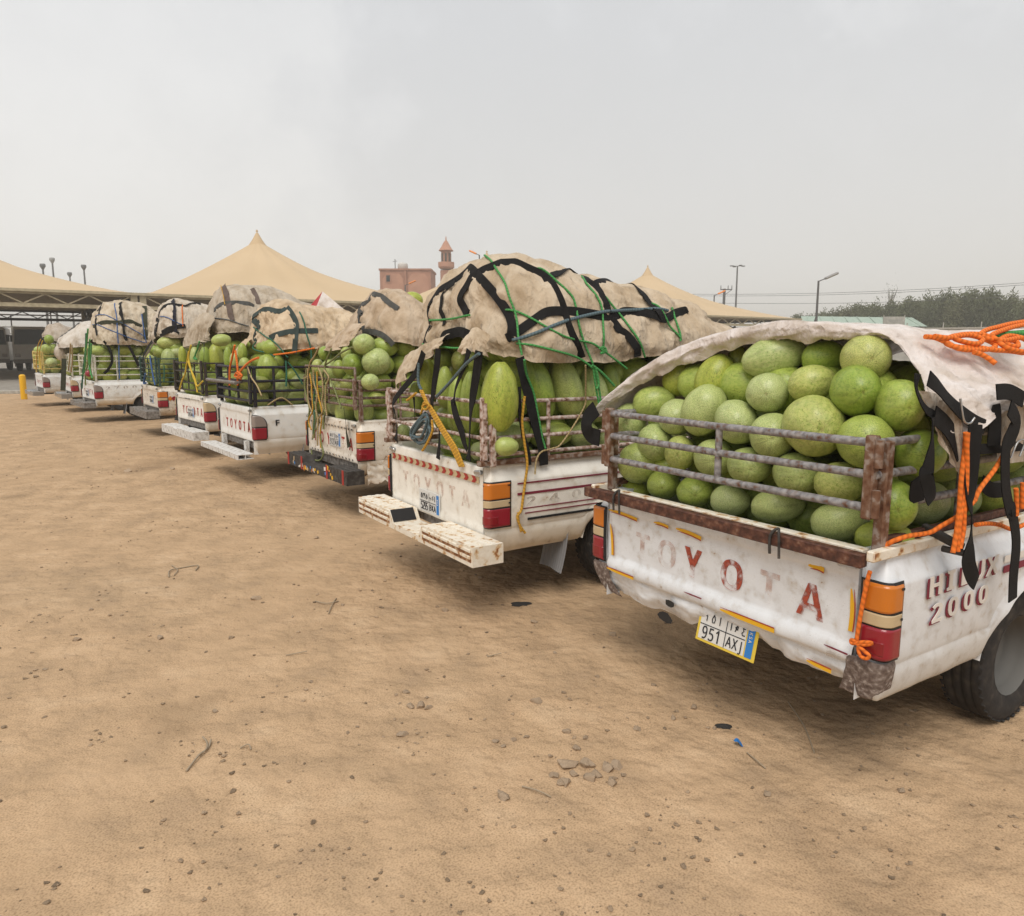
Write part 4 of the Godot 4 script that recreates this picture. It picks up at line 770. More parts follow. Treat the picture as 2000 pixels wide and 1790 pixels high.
# ---------------------------------------------------------------- melons
func make_melons() -> void:
	var nz := FastNoiseLite.new()
	nz.seed = 5
	nz.frequency = 1.0
	for kind in 5:
		var g := Geo.new()
		var nu := 40
		var nv := 28
		for j in nv + 1:
			for i in nu + 1:
				var a := TAU * i / nu
				var b := PI * j / nv
				# x is the long axis; blunt ends, one a little narrower, a few flat spots
				var d := Vector3(cos(b), sin(b) * cos(a), sin(b) * sin(a))
				var pear: float = [0.0, 0.06, 0.13, -0.04, 0.09][kind]
				var r := 1.0 + 0.035 * nz.get_noise_3d(d.x * 1.3 + kind * 9.0, d.y * 1.3, d.z * 1.3)
				var w := (1.0 - pear * d.x - 0.04 * d.x * d.x) * r
				var x := signf(d.x) * pow(absf(d.x), 0.93) * r
				if absf(d.x) > 0.975:
					x *= 1.0 - 1.1 * (absf(d.x) - 0.975)
				var p := Vector3(x, d.y * w, d.z * w)
				# long wandering veins, a paler belly and a dry spot at the stem
				var vein := nz.get_noise_3d(cos(a) * 4.2 + kind * 3.0, sin(a) * 4.2, d.x * 0.8 + nz.get_noise_3d(d.x * 4.0, d.y * 4.0, d.z * 4.0) * 0.5)
				var big := nz.get_noise_3d(d.x * 0.9 + 40.0 + kind * 7.0, d.y * 0.9, d.z * 0.9)
				var f := 1.0 - 0.24 * smoothstep(0.0, 0.45, vein) + 0.22 * big
				var c := Color(f, f, f)
				var belly := smoothstep(0.25, 0.75, big + 0.1)
				c = c.lerp(Color(1.25, 1.08, 1.0), belly * 0.5)
				if absf(d.x) > 0.996:
					c = c.lerp(Color(0.45, 0.35, 0.3), 0.7)
				g.tint = c
				g.vert(p, Vector3.ZERO, Vector2(a / TAU, b / PI))
		for j in nv:
			for i in nu:
				var q := j * (nu + 1) + i
				g.ix.append_array([q, q + nu + 1, q + nu + 2, q, q + nu + 2, q + 1])
		g.smooth(0, 0)
		for j in nv + 1:
			var q0 := j * (nu + 1)
			var s := (g.n[q0] + g.n[q0 + nu]).normalized()
			g.n[q0] = s
			g.n[q0 + nu] = s
		melon_meshes.append(g.commit())
	var net := noise_tex(0.045, 4, [[0.0, Color(0.60, 0.70, 0.50)], [0.38, Color(0.84, 0.90, 0.78)], [0.55, Color(1, 1, 0.98)], [1.0, Color(1.0, 1.0, 0.90)]], 512, 81)
	var net2 := noise_tex(0.022, 5, [[0.0, Color(0.66, 0.78, 0.55)], [0.5, Color(0.93, 0.96, 0.86)], [1.0, Color(1, 1, 0.97)]], 512, 82, FastNoiseLite.TYPE_SIMPLEX_SMOOTH, 25.0)
	var scratch := noise_tex(0.024, 3, [[0.0, Color(0.93, 0.95, 0.9)], [0.5, Color(1, 1, 1)], [0.80, Color(1, 1, 1)], [0.85, Color(0.70, 0.68, 0.56)], [0.90, Color(0.45, 0.44, 0.32)], [1.0, Color(0.38, 0.36, 0.26)]], 512, 83, FastNoiseLite.TYPE_SIMPLEX_SMOOTH, 14.0, FastNoiseLite.FRACTAL_RIDGED)
	var tints := [lin(0.48, 0.53, 0.175), lin(0.52, 0.56, 0.24), lin(0.42, 0.48, 0.115), lin(0.33, 0.41, 0.08), lin(0.55, 0.55, 0.20), lin(0.54, 0.58, 0.28), lin(0.46, 0.48, 0.09)]
	for t in tints.size():
		for s in 2:
			var m := over(tri_mat(net if s else net2, 0.55 + 0.12 * s, 0.40, tints[t], 0.23 * t + s * 0.4), scratch, 0.42 + 0.1 * s)
			m.uv2_offset = Vector3(0.3 * t, 0.17 * t + 0.5 * s, 0.41 * t)
			m.metallic_specular = 0.45
			m.clearcoat_enabled = true
			m.clearcoat = 0.12
			m.clearcoat_roughness = 0.3
			melon_mats.append(m)


func melon(t: Transform3D, tone: int, shape: int, label: String, group: String) -> MeshInstance3D:
	var o := MeshInstance3D.new()
	o.mesh = melon_meshes[shape % melon_meshes.size()]
	o.material_override = melon_mats[tone % melon_mats.size()]
	o.name = numbered("melon")
	add_child(o)
	o.transform = t
	tag(o, label, "melon", group)
	return o

# ---------------------------------------------------------------- ground
var gn: FastNoiseLite
func ground_y(x: float, z: float) -> float:
	var d := sqrt(x * x + z * z)
	var f := 1.0 - smoothstep(12.0, 45.0, d)
	return (gn.get_noise_2d(x, z) * 0.013 + gn.get_noise_2d(x * 5.0 + 90.0, z * 5.0) * 0.008) * f - 0.004


func build_ground() -> void:
	gn = FastNoiseLite.new()
	gn.seed = 77
	gn.frequency = 0.55
	gn.fractal_octaves = 4
	var spot := FastNoiseLite.new()
	spot.seed = 78
	spot.frequency = 0.16
	spot.fractal_octaves = 4
	var g := Geo.new()
	var nr := 230
	var na := 380
	for j in nr + 1:
		var r := 0.4 * pow(700.0 / 0.4, float(j) / nr)
		for i in na:
			var a := TAU * i / na
			var x := r * cos(a)
			var z := r * sin(a)
			# trodden, damp and oil-darkened patches of the soil itself
			var s := spot.get_noise_2d(x, z)
			var t := spot.get_noise_2d(x * 3.1 + 50.0, z * 3.1)
			var f := 1.0 + 0.16 * s + 0.08 * t
			f -= 0.30 * smoothstep(0.30, 0.50, t) * smoothstep(0.0, 0.25, s)
			g.tint = Color(f, f * (1.0 - 0.03 * s), f * (1.0 - 0.06 * s))
			g.vert(Vector3(x, ground_y(x, z), z))
	for j in nr:
		for i in na:
			var p := j * na + i
			var q := j * na + (i + 1) % na
			g.ix.append_array([p, q, q + na, p, q + na, p + na])
	g.smooth(0, 0)
	structure("ground", g, M.sand)
	# the paved apron in front of the canopies and the floor under them
	var o := Vector3(-26, 0, -38)
	var u := Vector3(0.813, 0, -0.582)
	var w := Vector3(-0.582, 0, -0.813)
	var road := Geo.new()
	road.quad(Vector3(-80, 0.03, -24.6), Vector3(-80, 0.03, -38.0) + w * 30.0, o + w * 90.0 + u * 6.0 + Vector3(0, 0.03, 0), Vector3(-3.0, 0.03, -29.5))
	road.quad(Vector3(-3.0, 0.03, -29.5), o + w * 90.0 + u * 6.0 + Vector3(0, 0.03, 0), o + w * 70.0 + u * 120.0 + Vector3(0, 0.03, 0), o - w * 6.0 + u * 110.0 + Vector3(0, 0.03, 0))
	structure("pavement", road, M.road)
	var k := Geo.new()
	k.beam(Vector3(-80, 0.05, -24.5), Vector3(-3.0, 0.05, -29.4), 0.16, 0.14, 0.02)
	k.beam(Vector3(-3.0, 0.05, -29.4), o - w * 6.0 + u * 110.0 + Vector3(0, 0.05, 0), 0.16, 0.14, 0.02)
	structure("kerb", k, M.kerb)


# ---------------------------------------------------------------- everything behind the trucks
func canopy(i: int, label: String, braces: bool) -> void:
	var u := Vector3(0.813, 0, -0.582)
	var w := Vector3(-0.582, 0, -0.813)
	var wide := 20.75
	var deep := 24.0
	var at := Vector3(-26, 0, -38) + u * (6.62 + wide * (i - 0.5)) + w * deep * 0.5
	var t := Transform3D(Basis(u, Vector3.UP, u.cross(Vector3.UP)), at)
	var c := thing("market_canopy", label, "canopy", t, "tent canopies over the market stalls")
	var hx := wide * 0.5
	var hz := deep * 0.5
	var low := 4.72
	var high := 9.75
	var roof := Geo.new()
	roof.grid(96, 30, func(a, b):
		var ang: float = a * TAU
		var dx := cos(ang)
		var dz := sin(ang)
		var e: float = 1.0 / maxf(absf(dx), absf(dz))
		e = lerpf(1.06, e, smoothstep(0.1, 0.9, b))
		var s := pow(b, 1.2)
		s = 0.045 + 0.955 * s
		var h := low + (high - low) * pow(1.0 - s, 1.38)
		h -= 0.10 * sin(s * PI) * (0.5 + 0.5 * cos(ang * 16.0))
		return Vector3(dx * e * s * hx, h, dz * e * s * hz), true)
	put("roof_fabric", roof, M.fabric, c)
	var rim := Geo.new()
	for e in [[-1, -1, 1, -1], [1, -1, 1, 1], [1, 1, -1, 1], [-1, 1, -1, -1]]:
		rim.beam(Vector3(e[0] * hx, low - 0.06, e[1] * hz), Vector3(e[2] * hx, low - 0.06, e[3] * hz), 0.14, 0.14)
	put("edge_beam", rim, M.frame, c)
	var cap := Geo.new()
	cap.lathe([Vector2(0.62, high - 0.52), Vector2(0.68, high - 0.44), Vector2(0.36, high + 0.02), Vector2(0.10, high + 0.50), Vector2(0.03, high + 0.56), Vector2(0.10, high + 0.66), Vector2(0.0, high + 0.78)], 20)
	put("cap", cap, M.fabric, c)
	var mast := Geo.new()
	mast.tube([Vector3(0, 0, 0), Vector3(0, high - 0.4, 0)], 0.14, 10)
	put("mast", mast, M.frame_dark, c)
	for e in [[-1, 1], [1, 1], [-1, -1], [1, -1]]:
		var p := Geo.new()
		p.box(Vector3(e[0] * (hx - 0.22), 2.32, e[1] * (hz - 0.24)), Vector3(0.34, 4.64, 0.34), Basis(), 0.02)
		put("post", p, M.frame, c)
	# a lattice girder along each side
	for side in 4:
		var a := [Vector3(-hx + 0.4, 0, hz - 0.24), Vector3(hx - 0.2, 0, hz - 0.4), Vector3(hx - 0.4, 0, -hz + 0.24), Vector3(-hx + 0.2, 0, -hz + 0.4)][side] as Vector3
		var b := [Vector3(hx - 0.4, 0, hz - 0.24), Vector3(hx - 0.2, 0, -hz + 0.4), Vector3(-hx + 0.4, 0, -hz + 0.24), Vector3(-hx + 0.2, 0, hz - 0.4)][side] as Vector3
		var m: Material = M.frame if side == 0 else M.frame_dark
		var tr := Geo.new()
		tr.beam(a + Vector3(0, 4.55, 0), b + Vector3(0, 4.55, 0), 0.12, 0.13)
		tr.beam(a + Vector3(0, 3.92, 0), b + Vector3(0, 3.92, 0), 0.14, 0.20)
		var girder := put("girder", tr, m, c)
		var n := 20
		var rest := Geo.new()
		for k in n:
			var p: Vector3 = a.lerp(b, (k + 0.02) / n) + Vector3(0, 4.02 if k % 2 else 4.49, 0)
			var q: Vector3 = a.lerp(b, (k + 0.98) / n) + Vector3(0, 4.49 if k % 2 else 4.02, 0)
			if side == 0 and braces:
				var br := Geo.new()
				br.beam(p, q, 0.07, 0.07)
				put("brace", br, m, girder)
			else:
				rest.beam(p, q, 0.07, 0.07)
		if rest.v.size():
			put("bracing", rest, m, girder)


func build_background() -> void:
	canopy(0, "sand coloured tent canopy cut off by the left edge of the picture", true)
	canopy(1, "sand coloured tent canopy whose pointed top stands left of the pink building", true)
	canopy(2, "sand coloured tent canopy mostly hidden behind the strapped load with green ropes", false)
	canopy(3, "sand coloured tent canopy whose pointed top stands right of the tallest load", true)
	# bare frames beyond the left canopy
	var o := Vector3(-26, 0, -38)
	var u := Vector3(0.813, 0, -0.582)
	var w := Vector3(-0.582, 0, -0.813)
	var fr := thing("stall_frame", "bare dark metal frame of thin posts and bars seen under the left canopy", "frame", Transform3D(Basis(u, Vector3.UP, u.cross(Vector3.UP)), o + w * 36.0))
	for k in 15:
		var p := Geo.new()
		p.tube([Vector3(-26.0 + k * 3.1, 0, 0), Vector3(-26.0 + k * 3.1, 4.7 + 0.5 * (k % 3), 0)], 0.06, 6)
		put("post", p, M.frame_dark, fr)
	for y in [[4.7, 0.12], [3.6, 0.07], [3.0, 0.05]]:
		var bar := Geo.new()
		bar.beam(Vector3(-27, y[0], 0.0), Vector3(19, y[0], 0.0), y[1], y[1])
		put("bar", bar, M.frame_dark, fr)
	lorry(Vector3(-35.6, 0.03, -55.5), 0.42, "white lorry with dark windscreen parked facing out under the left canopy", false)
	lorry(Vector3(-39.6, 0.03, -57.0), 0.42, "white lorry with a railed cargo bed at the left edge under the canopy", true)
	# floodlight masts
	for a in [[107, 521, 118.0, "floodlight mast with round head, leftmost of the four above the left canopy"], [126, 510, 125.0, "tallest pale topped floodlight mast above the left canopy"], [157, 537, 140.0, "shortest floodlight mast, third from the left above the left canopy"], [185, 523, 128.0, "floodlight mast with round head, rightmost of the four above the left canopy"]]:
		var d: float = a[2]
		var h: float = 1.72 + (680.0 - a[1]) / 1450.0 * d
		var t := thing("floodlight_mast", a[3], "light mast", Transform3D(Basis(), Vector3((a[0] - 1000.0) / 1450.0 * d, 0, -d)), "floodlight masts beyond the canopies")
		var p := Geo.new()
		p.tube([Vector3.ZERO, Vector3(0, h - 0.9, 0)], [0.22, 0.13], 8)
		put("pole", p, M.pole, t)
		var hd := Geo.new()
		hd.lathe([Vector2(0.10, h - 1.0), Vector2(0.28, h - 0.65), Vector2(0.42, h - 0.42), Vector2(0.38, h - 0.05), Vector2(0, h)], 10)
		put("lamp_head", hd, M.pole if a[1] != 510 else M.pole_grey, t)
	building()
	right_side()


func lorry(at: Vector3, turn: float, label: String, caged: bool) -> void:
	var t := thing("lorry", label, "truck", Transform3D(Basis(Vector3.UP, turn), at))
	var cab := Geo.new()
	cab.extrude(PackedVector2Array([Vector2(-1.15, 0.75), Vector2(1.15, 0.75), Vector2(1.15, 1.9), Vector2(1.02, 3.15), Vector2(0.9, 3.25), Vector2(-0.9, 3.25), Vector2(-1.02, 3.15), Vector2(-1.15, 1.9)]), -1.7, 0.0)
	put("cab", cab, M.white, t)
	var ws := Geo.new()
	ws.extrude(PackedVector2Array([Vector2(-1.02, 1.95), Vector2(1.02, 1.95), Vector2(0.92, 3.05), Vector2(-0.92, 3.05)]), 0.0, 0.02)
	put("windscreen", ws, M.glass, t)
	var gr := Geo.new()
	gr.box(Vector3(0, 1.45, 0.02), Vector3(1.9, 0.5, 0.05), Basis(), 0.02)
	put("grille", gr, M.white, t)
	for s in [-1.0, 1.0]:
		var hl := Geo.new()
		hl.box(Vector3(s * 0.85, 1.15, 0.03), Vector3(0.35, 0.24, 0.08), Basis(), 0.02)
		put("headlight", hl, M.clear, t)
		for z in [-0.9, -4.6]:
			var wh := Geo.new()
			wh.lathe([Vector2(0.02, -0.16), Vector2(0.44, -0.16), Vector2(0.5, -0.1), Vector2(0.5, 0.1), Vector2(0.44, 0.16), Vector2(0.02, 0.16)], 20, Transform3D(Basis(Vector3.FORWARD, PI / 2), Vector3(s * 0.95, 0.5, z)))
			put("wheel", wh, M.rubber, t)
		var mi := Geo.new()
		mi.box(Vector3(s * 1.4, 2.4, -0.05), Vector3(0.22, 0.5, 0.1), Basis(), 0.02)
		mi.beam(Vector3(s * 1.1, 2.6, -0.1), Vector3(s * 1.4, 2.6, -0.05), 0.04)
		put("mirror", mi, M.black, t)
	var bp := Geo.new()
	bp.box(Vector3(0, 0.72, 0.06), Vector3(2.3, 0.3, 0.14), Basis(), 0.03)
	put("bumper", bp, M.grey_steel, t)
	var bed := Geo.new()
	bed.box(Vector3(0, 1.25, -4.2), Vector3(2.3, 0.5, 4.8), Basis(), 0.03)
	put("cargo_bed", bed, M.white if caged else M.rust_white, t)
	var ch := Geo.new()
	ch.box(Vector3(0, 0.75, -3.2), Vector3(0.9, 0.4, 6.2))
	put("chassis", ch, M.under, t)
	if caged:
		var rk := Geo.new()
		for s in [-1.12, 1.12]:
			for k in 10:
				rk.beam(Vector3(s, 1.5, -1.9 - k * 0.5), Vector3(s, 3.4, -1.9 - k * 0.5), 0.06)
			for y in [1.9, 2.4, 2.9, 3.4]:
				rk.beam(Vector3(s, y, -1.85), Vector3(s, y, -6.5), 0.06)
		for k in 7:
			rk.beam(Vector3(-1.12 + k * 0.373, 1.5, -1.85), Vector3(-1.12 + k * 0.373, 3.4, -1.85), 0.05)
		put("rack", rk, M.cage7, t)


func building() -> void:
	var z := -130.0
	var px := func(x: float) -> float: return (x - 1000.0) / 1450.0 * 130.0
	var py := func(y: float) -> float: return 1.72 + (680.0 - y) / 1450.0 * 130.0
	var x0: float = px.call(748)
	var x1: float = px.call(797)
	var x2: float = px.call(845)
	var top: float = py.call(533)
	var b := thing("flat_roofed_building", "pinkish brown flat roofed block with small window left of the minaret", "building", Transform3D(Basis(), Vector3(0, 0, z)))
	var wl := Geo.new()
	wl.box(Vector3((x0 + x2) * 0.5, top * 0.5, -4.0), Vector3(x2 - x0, top, 8.0))
	put("wall", wl, M.terracotta, b)
	var pr := Geo.new()
	pr.box(Vector3((x0 + x2) * 0.5, top + 0.08, -4.0), Vector3(x2 - x0 + 0.3, 0.3, 8.3))
	put("parapet", pr, M.terracotta, b)
	# two pale recess panels with clipped top corners
	for e in [[x0 + 0.45, x1 - 0.35], [x1 + 0.45, x2 - 0.35]]:
		var q := Geo.new()
		q.extrude(PackedVector2Array([Vector2(e[0], 2.0), Vector2(e[1], 2.0), Vector2(e[1], top - 1.5), Vector2(e[1] - 0.7, top - 0.6), Vector2(e[0] + 0.7, top - 0.6), Vector2(e[0], top - 1.5)]), 0.0, 0.05)
		put("panel", q, M.terracotta_pale, b)
	var rib := Geo.new()
	rib.box(Vector3(x1, top * 0.5, 0.12), Vector3(0.35, top - 0.3, 0.26))
	put("pilaster", rib, M.terracotta, b)
	var wx: float = px.call(764)
	var wy: float = py.call(549)
	var fr := Geo.new()
	fr.box(Vector3(wx, wy, 0.08), Vector3(1.0, 1.45, 0.10))
	var win := put("window", fr, M.terracotta, b)
	var pane := Geo.new()
	pane.box(Vector3(wx, wy, 0.12), Vector3(0.62, 1.05, 0.06))
	put("pane", pane, M.glass, win)
	var tank := thing("water_tank", "white round water tank on the roof of the pinkish block", "water tank", Transform3D(Basis(), Vector3(px.call(789), top + 0.2, z - 2.0)))
	var tg := Geo.new()
	tg.lathe([Vector2(0.0, 0.0), Vector2(0.85, 0.0), Vector2(0.9, 0.9), Vector2(0.7, 1.15), Vector2(0.25, 1.3), Vector2(0.0, 1.32)], 16)
	put("body", tg, M.white, tank)
	var an := thing("roof_aerial", "thin dark aerial pole on the left of the pinkish block's roof", "aerial", Transform3D(Basis(), Vector3(px.call(776), top, z - 1.0)))
	var ag := Geo.new()
	ag.tube([Vector3.ZERO, Vector3(0, 1.9, 0)], 0.07, 6)
	ag.tube([Vector3(-0.4, 1.5, 0), Vector3(0.4, 1.6, 0)], 0.04, 6)
	put("pole", ag, M.pole, an)
	# street lamp with an orange head in front of the block
	street_lamp(Vector3(px.call(796) * 0.7, 0, -91.0), 0.0, 1.72 + (680.0 - 561.0) / 1450.0 * 91.0, "street lamp with orange head in front of the pinkish block", "orange")
	# minaret
	var mz := -150.0
	var mx := (875.0 - 1000.0) / 1450.0 * 150.0
	var my := func(y: float) -> float: return 1.72 + (680.0 - y) / 1450.0 * 150.0
	var t := thing("minaret", "slim brown minaret with pointed roof behind the tallest load", "minaret", Transform3D(Basis(), Vector3(mx, 0, mz)))
	var sh := Geo.new()
	sh.lathe([Vector2(1.25, 0.0), Vector2(1.25, my.call(534))], 8, Transform3D(Basis(Vector3.UP, PI / 8), Vector3.ZERO), true)
	put("shaft", sh, M.terracotta, t)
	var bal := Geo.new()
	bal.lathe([Vector2(1.2, my.call(532)), Vector2(1.65, my.call(528)), Vector2(1.65, my.call(519)), Vector2(1.5, my.call(519)), Vector2(1.5, my.call(526)), Vector2(0.0, my.call(526))], 8, Transform3D(Basis(Vector3.UP, PI / 8), Vector3.ZERO), true)
	put("balcony", bal, M.terracotta_pale, t)
	var lan := Geo.new()
	lan.lathe([Vector2(1.0, my.call(527)), Vector2(1.0, my.call(499)), Vector2(1.5, my.call(498)), Vector2(1.5, my.call(497)), Vector2(1.3, my.call(496.5))], 8, Transform3D(Basis(Vector3.UP, PI / 8), Vector3.ZERO), true)
	put("lantern", lan, M.terracotta, t)
	for k in 8:
		var q := Geo.new()
		var bs := Basis(Vector3.UP, k * PI / 4)
		q.box(bs * Vector3(0, my.call(511.5), 0.93), Vector3(0.36, 1.75, 0.12), bs)
		put("window", q, M.frame_dark, t)
	var cone := Geo.new()
	cone.lathe([Vector2(1.45, my.call(497)), Vector2(0.95, my.call(490)), Vector2(0.55, my.call(483)), Vector2(0.14, my.call(478)), Vector2(0.12, my.call(474)), Vector2(0.0, my.call(470))], 8, Transform3D(Basis(Vector3.UP, PI / 8), Vector3.ZERO), true)
	put("roof", cone, M.terracotta_pale, t)


func street_lamp(at: Vector3, turn: float, h: float, label: String, kind: String) -> void:
	var t := thing("street_lamp", label, "street lamp", Transform3D(Basis(Vector3.UP, turn), at))
	var p := Geo.new()
	p.tube([Vector3.ZERO, Vector3(0, h * 0.5, 0), Vector3(0, h, 0)], [0.11, 0.09, 0.07], 8)
	put("pole", p, M.pole, t)
	var arm := Geo.new()
	arm.tube([Vector3(0, h - 0.05, 0), Vector3(0.18, h + 0.03, 0), Vector3(0.5, h + 0.16, 0)], 0.04, 6)
	put("arm", arm, M.pole, t)
	var hd := Geo.new()
	hd.box(Vector3(0.86, h + 0.33, 0), Vector3(0.95, 0.17, 0.36), Basis(Vector3.FORWARD, -0.42), 0.06)
	put("lamp_head", hd, M.orange_lamp if kind == "orange" else M.pole_grey, t)


func tree_mesh(sd: int, h: float, wide: float, mat_: Material, leaf := 0.21, count := 8200) -> Array:
	# a tapered trunk with limbs, and a crown of many small leaf clumps
	var r := RandomNumberGenerator.new()
	r.seed = sd
	var trunk := Geo.new()
	var pts := [Vector3.ZERO, Vector3(r.randf_range(-0.2, 0.2), h * 0.35, 0), Vector3(r.randf_range(-0.4, 0.4), h * 0.68, r.randf_range(-0.3, 0.3)), Vector3(r.randf_range(-0.4, 0.4), h * 0.95, 0)]
	trunk.tube(smooth_path(pts, 4), [0.22, 0.20, 0.18, 0.17, 0.16, 0.15, 0.13, 0.11, 0.09, 0.07, 0.05, 0.04, 0.02], 7)
	var tips := []
	for k in 34:
		var y := h * r.randf_range(0.12, 0.80)
		var a := r.randf() * TAU
		var reach := wide * (0.45 + 0.55 * sin(PI * pow(y / h, 0.7))) * r.randf_range(0.35, 1.0) * 0.55
		var s := Vector3(0, y, 0)
		var e := s + Vector3(cos(a) * reach, r.randf_range(0.7, 1.0) * h * 0.20, sin(a) * reach)
		trunk.tube([s, s.lerp(e, 0.5) + Vector3(cos(a) * 0.15, -0.05, sin(a) * 0.15), e], [0.07, 0.055, 0.03], 5)
		tips.append([e, h * r.randf_range(0.05, 0.11)])
		tips.append([s.lerp(e, 0.55), h * 0.07])
	tips.append([Vector3(0, h * 0.88, 0), h * 0.07])
	var crown := Geo.new()
	for k in count:
		var tp: Array = tips[r.randi() % tips.size()]
		# feathery upright plumes: narrow above, fuller below
		var up: float = r.randfn() * tp[1] * 0.85
		var thin: float = wide * 0.125 * clampf(1.0 - up / (tp[1] * 3.2), 0.25, 1.4)
		var p: Vector3 = tp[0] + Vector3(r.randfn() * thin, up, r.randfn() * thin)
		var x := Vector3(r.randfn() * 0.9, 1.0, r.randfn() * 0.9).normalized() * leaf * r.randf_range(0.6, 1.4)
		var y2 := x.cross(Vector3(r.randfn(), r.randfn() * 0.3, r.randfn())).normalized() * leaf * r.randf_range(0.2, 0.42)
		var f := r.randf_range(0.7, 1.35)
		crown.tint = Color(f, f, f * 0.95)
		crown.quad(p - x, p - y2, p + x, p + y2)
	return [trunk.commit(), crown.commit()]


func right_side() -> void:
	# far pale wall and rails that close the yard on the right
	var at := func(x: float, y: float, d: float) -> Vector3: return Vector3((x - 1000.0) / 1450.0 * d, 1.72 + (680.0 - y) / 1450.0 * d, -d)
	var wall := thing("boundary_wall", "long low pale concrete wall in front of the trees on the right", "wall")
	var wg := Geo.new()
	var a: Vector3 = at.call(1300, 650, 92.0)
	var b: Vector3 = at.call(2500, 648, 62.0)
	wg.beam(Vector3(a.x, a.y * 0.5, a.z), Vector3(b.x, a.y * 0.5, b.z), 0.3, a.y)
	put("wall", wg, M.concrete, wall)
	var cp := Geo.new()
	cp.beam(Vector3(a.x, a.y + 0.05, a.z), Vector3(b.x, a.y + 0.05, b.z), 0.5, 0.16)
	put("coping", cp, M.kerb, wall)
	for k in 12:
		var g := Geo.new()
		var p := Vector3(a.x, a.y + 0.1, a.z).lerp(Vector3(b.x, a.y + 0.1, b.z), 0.3 + k * 0.06)
		g.tube([p, p + Vector3(0, 0.55, 0)], 0.05, 6)
		put("post", g, M.concrete, wall)
	# green roofed shed
	var d := 100.0
	var s := thing("green_shed", "long low shed with pale green roof in front of the trees", "shed")
	var p0: Vector3 = at.call(1560, 639, d)
	var p1: Vector3 = at.call(1800, 639, d)
	var top: float = (at.call(1600, 617, d) as Vector3).y
	var rg := Geo.new()
	var back := Vector3(0, 0, -9)
	var a0 := Vector3(p0.x + 1.2, top, p0.z - 4.0)
	var a1 := Vector3(p1.x, top - 0.2, p1.z - 4.0)
	rg.quad(p0, p1, a1, a0)
	rg.quad(a0, a1, p1 + back, p0 + back)
	put("roof", rg, M.roof_green, s)
	for k in 9:
		var seam := Geo.new()
		seam.beam(p0.lerp(p1, (k + 0.5) / 9.0) + Vector3(0, 0.04, 0), a0.lerp(a1, (k + 0.5) / 9.0) + Vector3(0, 0.04, 0), 0.09, 0.06)
		put("roof_seam", seam, M.roof_green, s)
	var sw := Geo.new()
	sw.box(Vector3((p0.x + p1.x) * 0.5, p0.y * 0.5 - 0.05, p0.z - 4.3), Vector3(p1.x - p0.x - 0.6, p0.y - 0.1, 8.2))
	put("wall", sw, M.concrete, s)
	# notice board
	var sg := thing("notice_board", "pale grey notice board on posts left of the dense trees", "sign", Transform3D(Basis(), at.call(1735, 629, 90.0)))
	var bd := Geo.new()
	bd.box(Vector3.ZERO, Vector3(2.5, 1.05, 0.1), Basis(), 0.02)
	put("board", bd, M.concrete, sg)
	for x in [-1.25, 1.25]:
		var pg := Geo.new()
		pg.tube([Vector3(x, -4.8, -0.08), Vector3(x, 0.72, -0.08)], 0.06, 6)
		put("post", pg, M.kerb, sg)
	for k in 2:
		var tx := Geo.new()
		tx.box(Vector3(0.1, 0.12 - k * 0.22, 0.055), Vector3(1.7 - 0.4 * k, 0.07, 0.01))
		put("line_of_print", tx, M.pole_grey, sg)
	# lamps, poles and wires
	street_lamp(Vector3((1585.0 - 1000.0) / 1450.0 * 52.0, 0, -52), 0.0, 1.72 + (680.0 - 553.0) / 1450.0 * 52.0, "dark street lamp with single slanted head left of the trees", "grey")
	for e in [[-0.9], [-1.25]]:
		var g := Geo.new()
		var q := Vector3((1585.0 - 1000.0) / 1450.0 * 52.0, 4.0, -52)
		g.tube([q, q + Vector3(e[0], -4.0, 0.2)], 0.025, 5)
		tag(put("guy_wire", g, M.wire), ["guy wire of the dark street lamp, nearer to its foot", "guy wire of the dark street lamp, farther from its foot"][0 if e[0] > -1.0 else 1], "wire")
	var mast := thing("light_mast", "tall thin mast with a ring of floodlights right of the canopy's peak", "light mast", Transform3D(Basis(), Vector3((1429.0 - 1000.0) / 1450.0 * 140.0, 0, -140)))
	var mh := 1.72 + (680.0 - 526.0) / 1450.0 * 140.0
	var mp := Geo.new()
	mp.tube([Vector3.ZERO, Vector3(0, mh, 0)], [0.24, 0.13], 8)
	put("pole", mp, M.pole, mast)
	for k in 4:
		var q := Geo.new()
		var bs := Basis(Vector3.UP, k * PI / 2 + 0.2)
		q.beam(Vector3(0, mh, 0), bs * Vector3(1.0, mh + 0.05, 0), 0.07)
		q.box(bs * Vector3(1.15, mh + 0.02, 0), Vector3(0.6, 0.18, 0.4), bs, 0.04)
		put("floodlight", q, M.pole, mast)
	var up := thing("utility_pole", "utility pole with crossarm and orange lamp right of the canopy's peak", "utility pole", Transform3D(Basis(), Vector3((1406.0 - 1000.0) / 1450.0 * 95.0, 0, -95)))
	var uh := 1.72 + (680.0 - 568.0) / 1450.0 * 95.0
	var ug := Geo.new()
	ug.tube([Vector3.ZERO, Vector3(0, uh, 0)], 0.17, 8)
	put("pole", ug, M.pole, up)
	var ua := Geo.new()
	ua.beam(Vector3(-0.5, uh - 0.1, 0), Vector3(0.95, uh - 0.1, 0), 0.12)
	ua.beam(Vector3(0.0, uh - 0.8, 0), Vector3(0.9, uh - 0.15, 0), 0.06)
	put("crossarm", ua, M.pole, up)
	for x in [-0.45, 0.45, 0.92]:
		var ig := Geo.new()
		ig.tube([Vector3(x, uh - 0.05, 0), Vector3(x, uh + 0.4, 0)], [0.06, 0.04], 6)
		put("insulator", ig, M.pole, up)
	street_lamp(Vector3((1387.0 - 1000.0) / 1450.0 * 88.0, 0, -88), 0.1, 1.72 + (680.0 - 580.0) / 1450.0 * 88.0, "street lamp with orange head beside the utility pole", "orange")
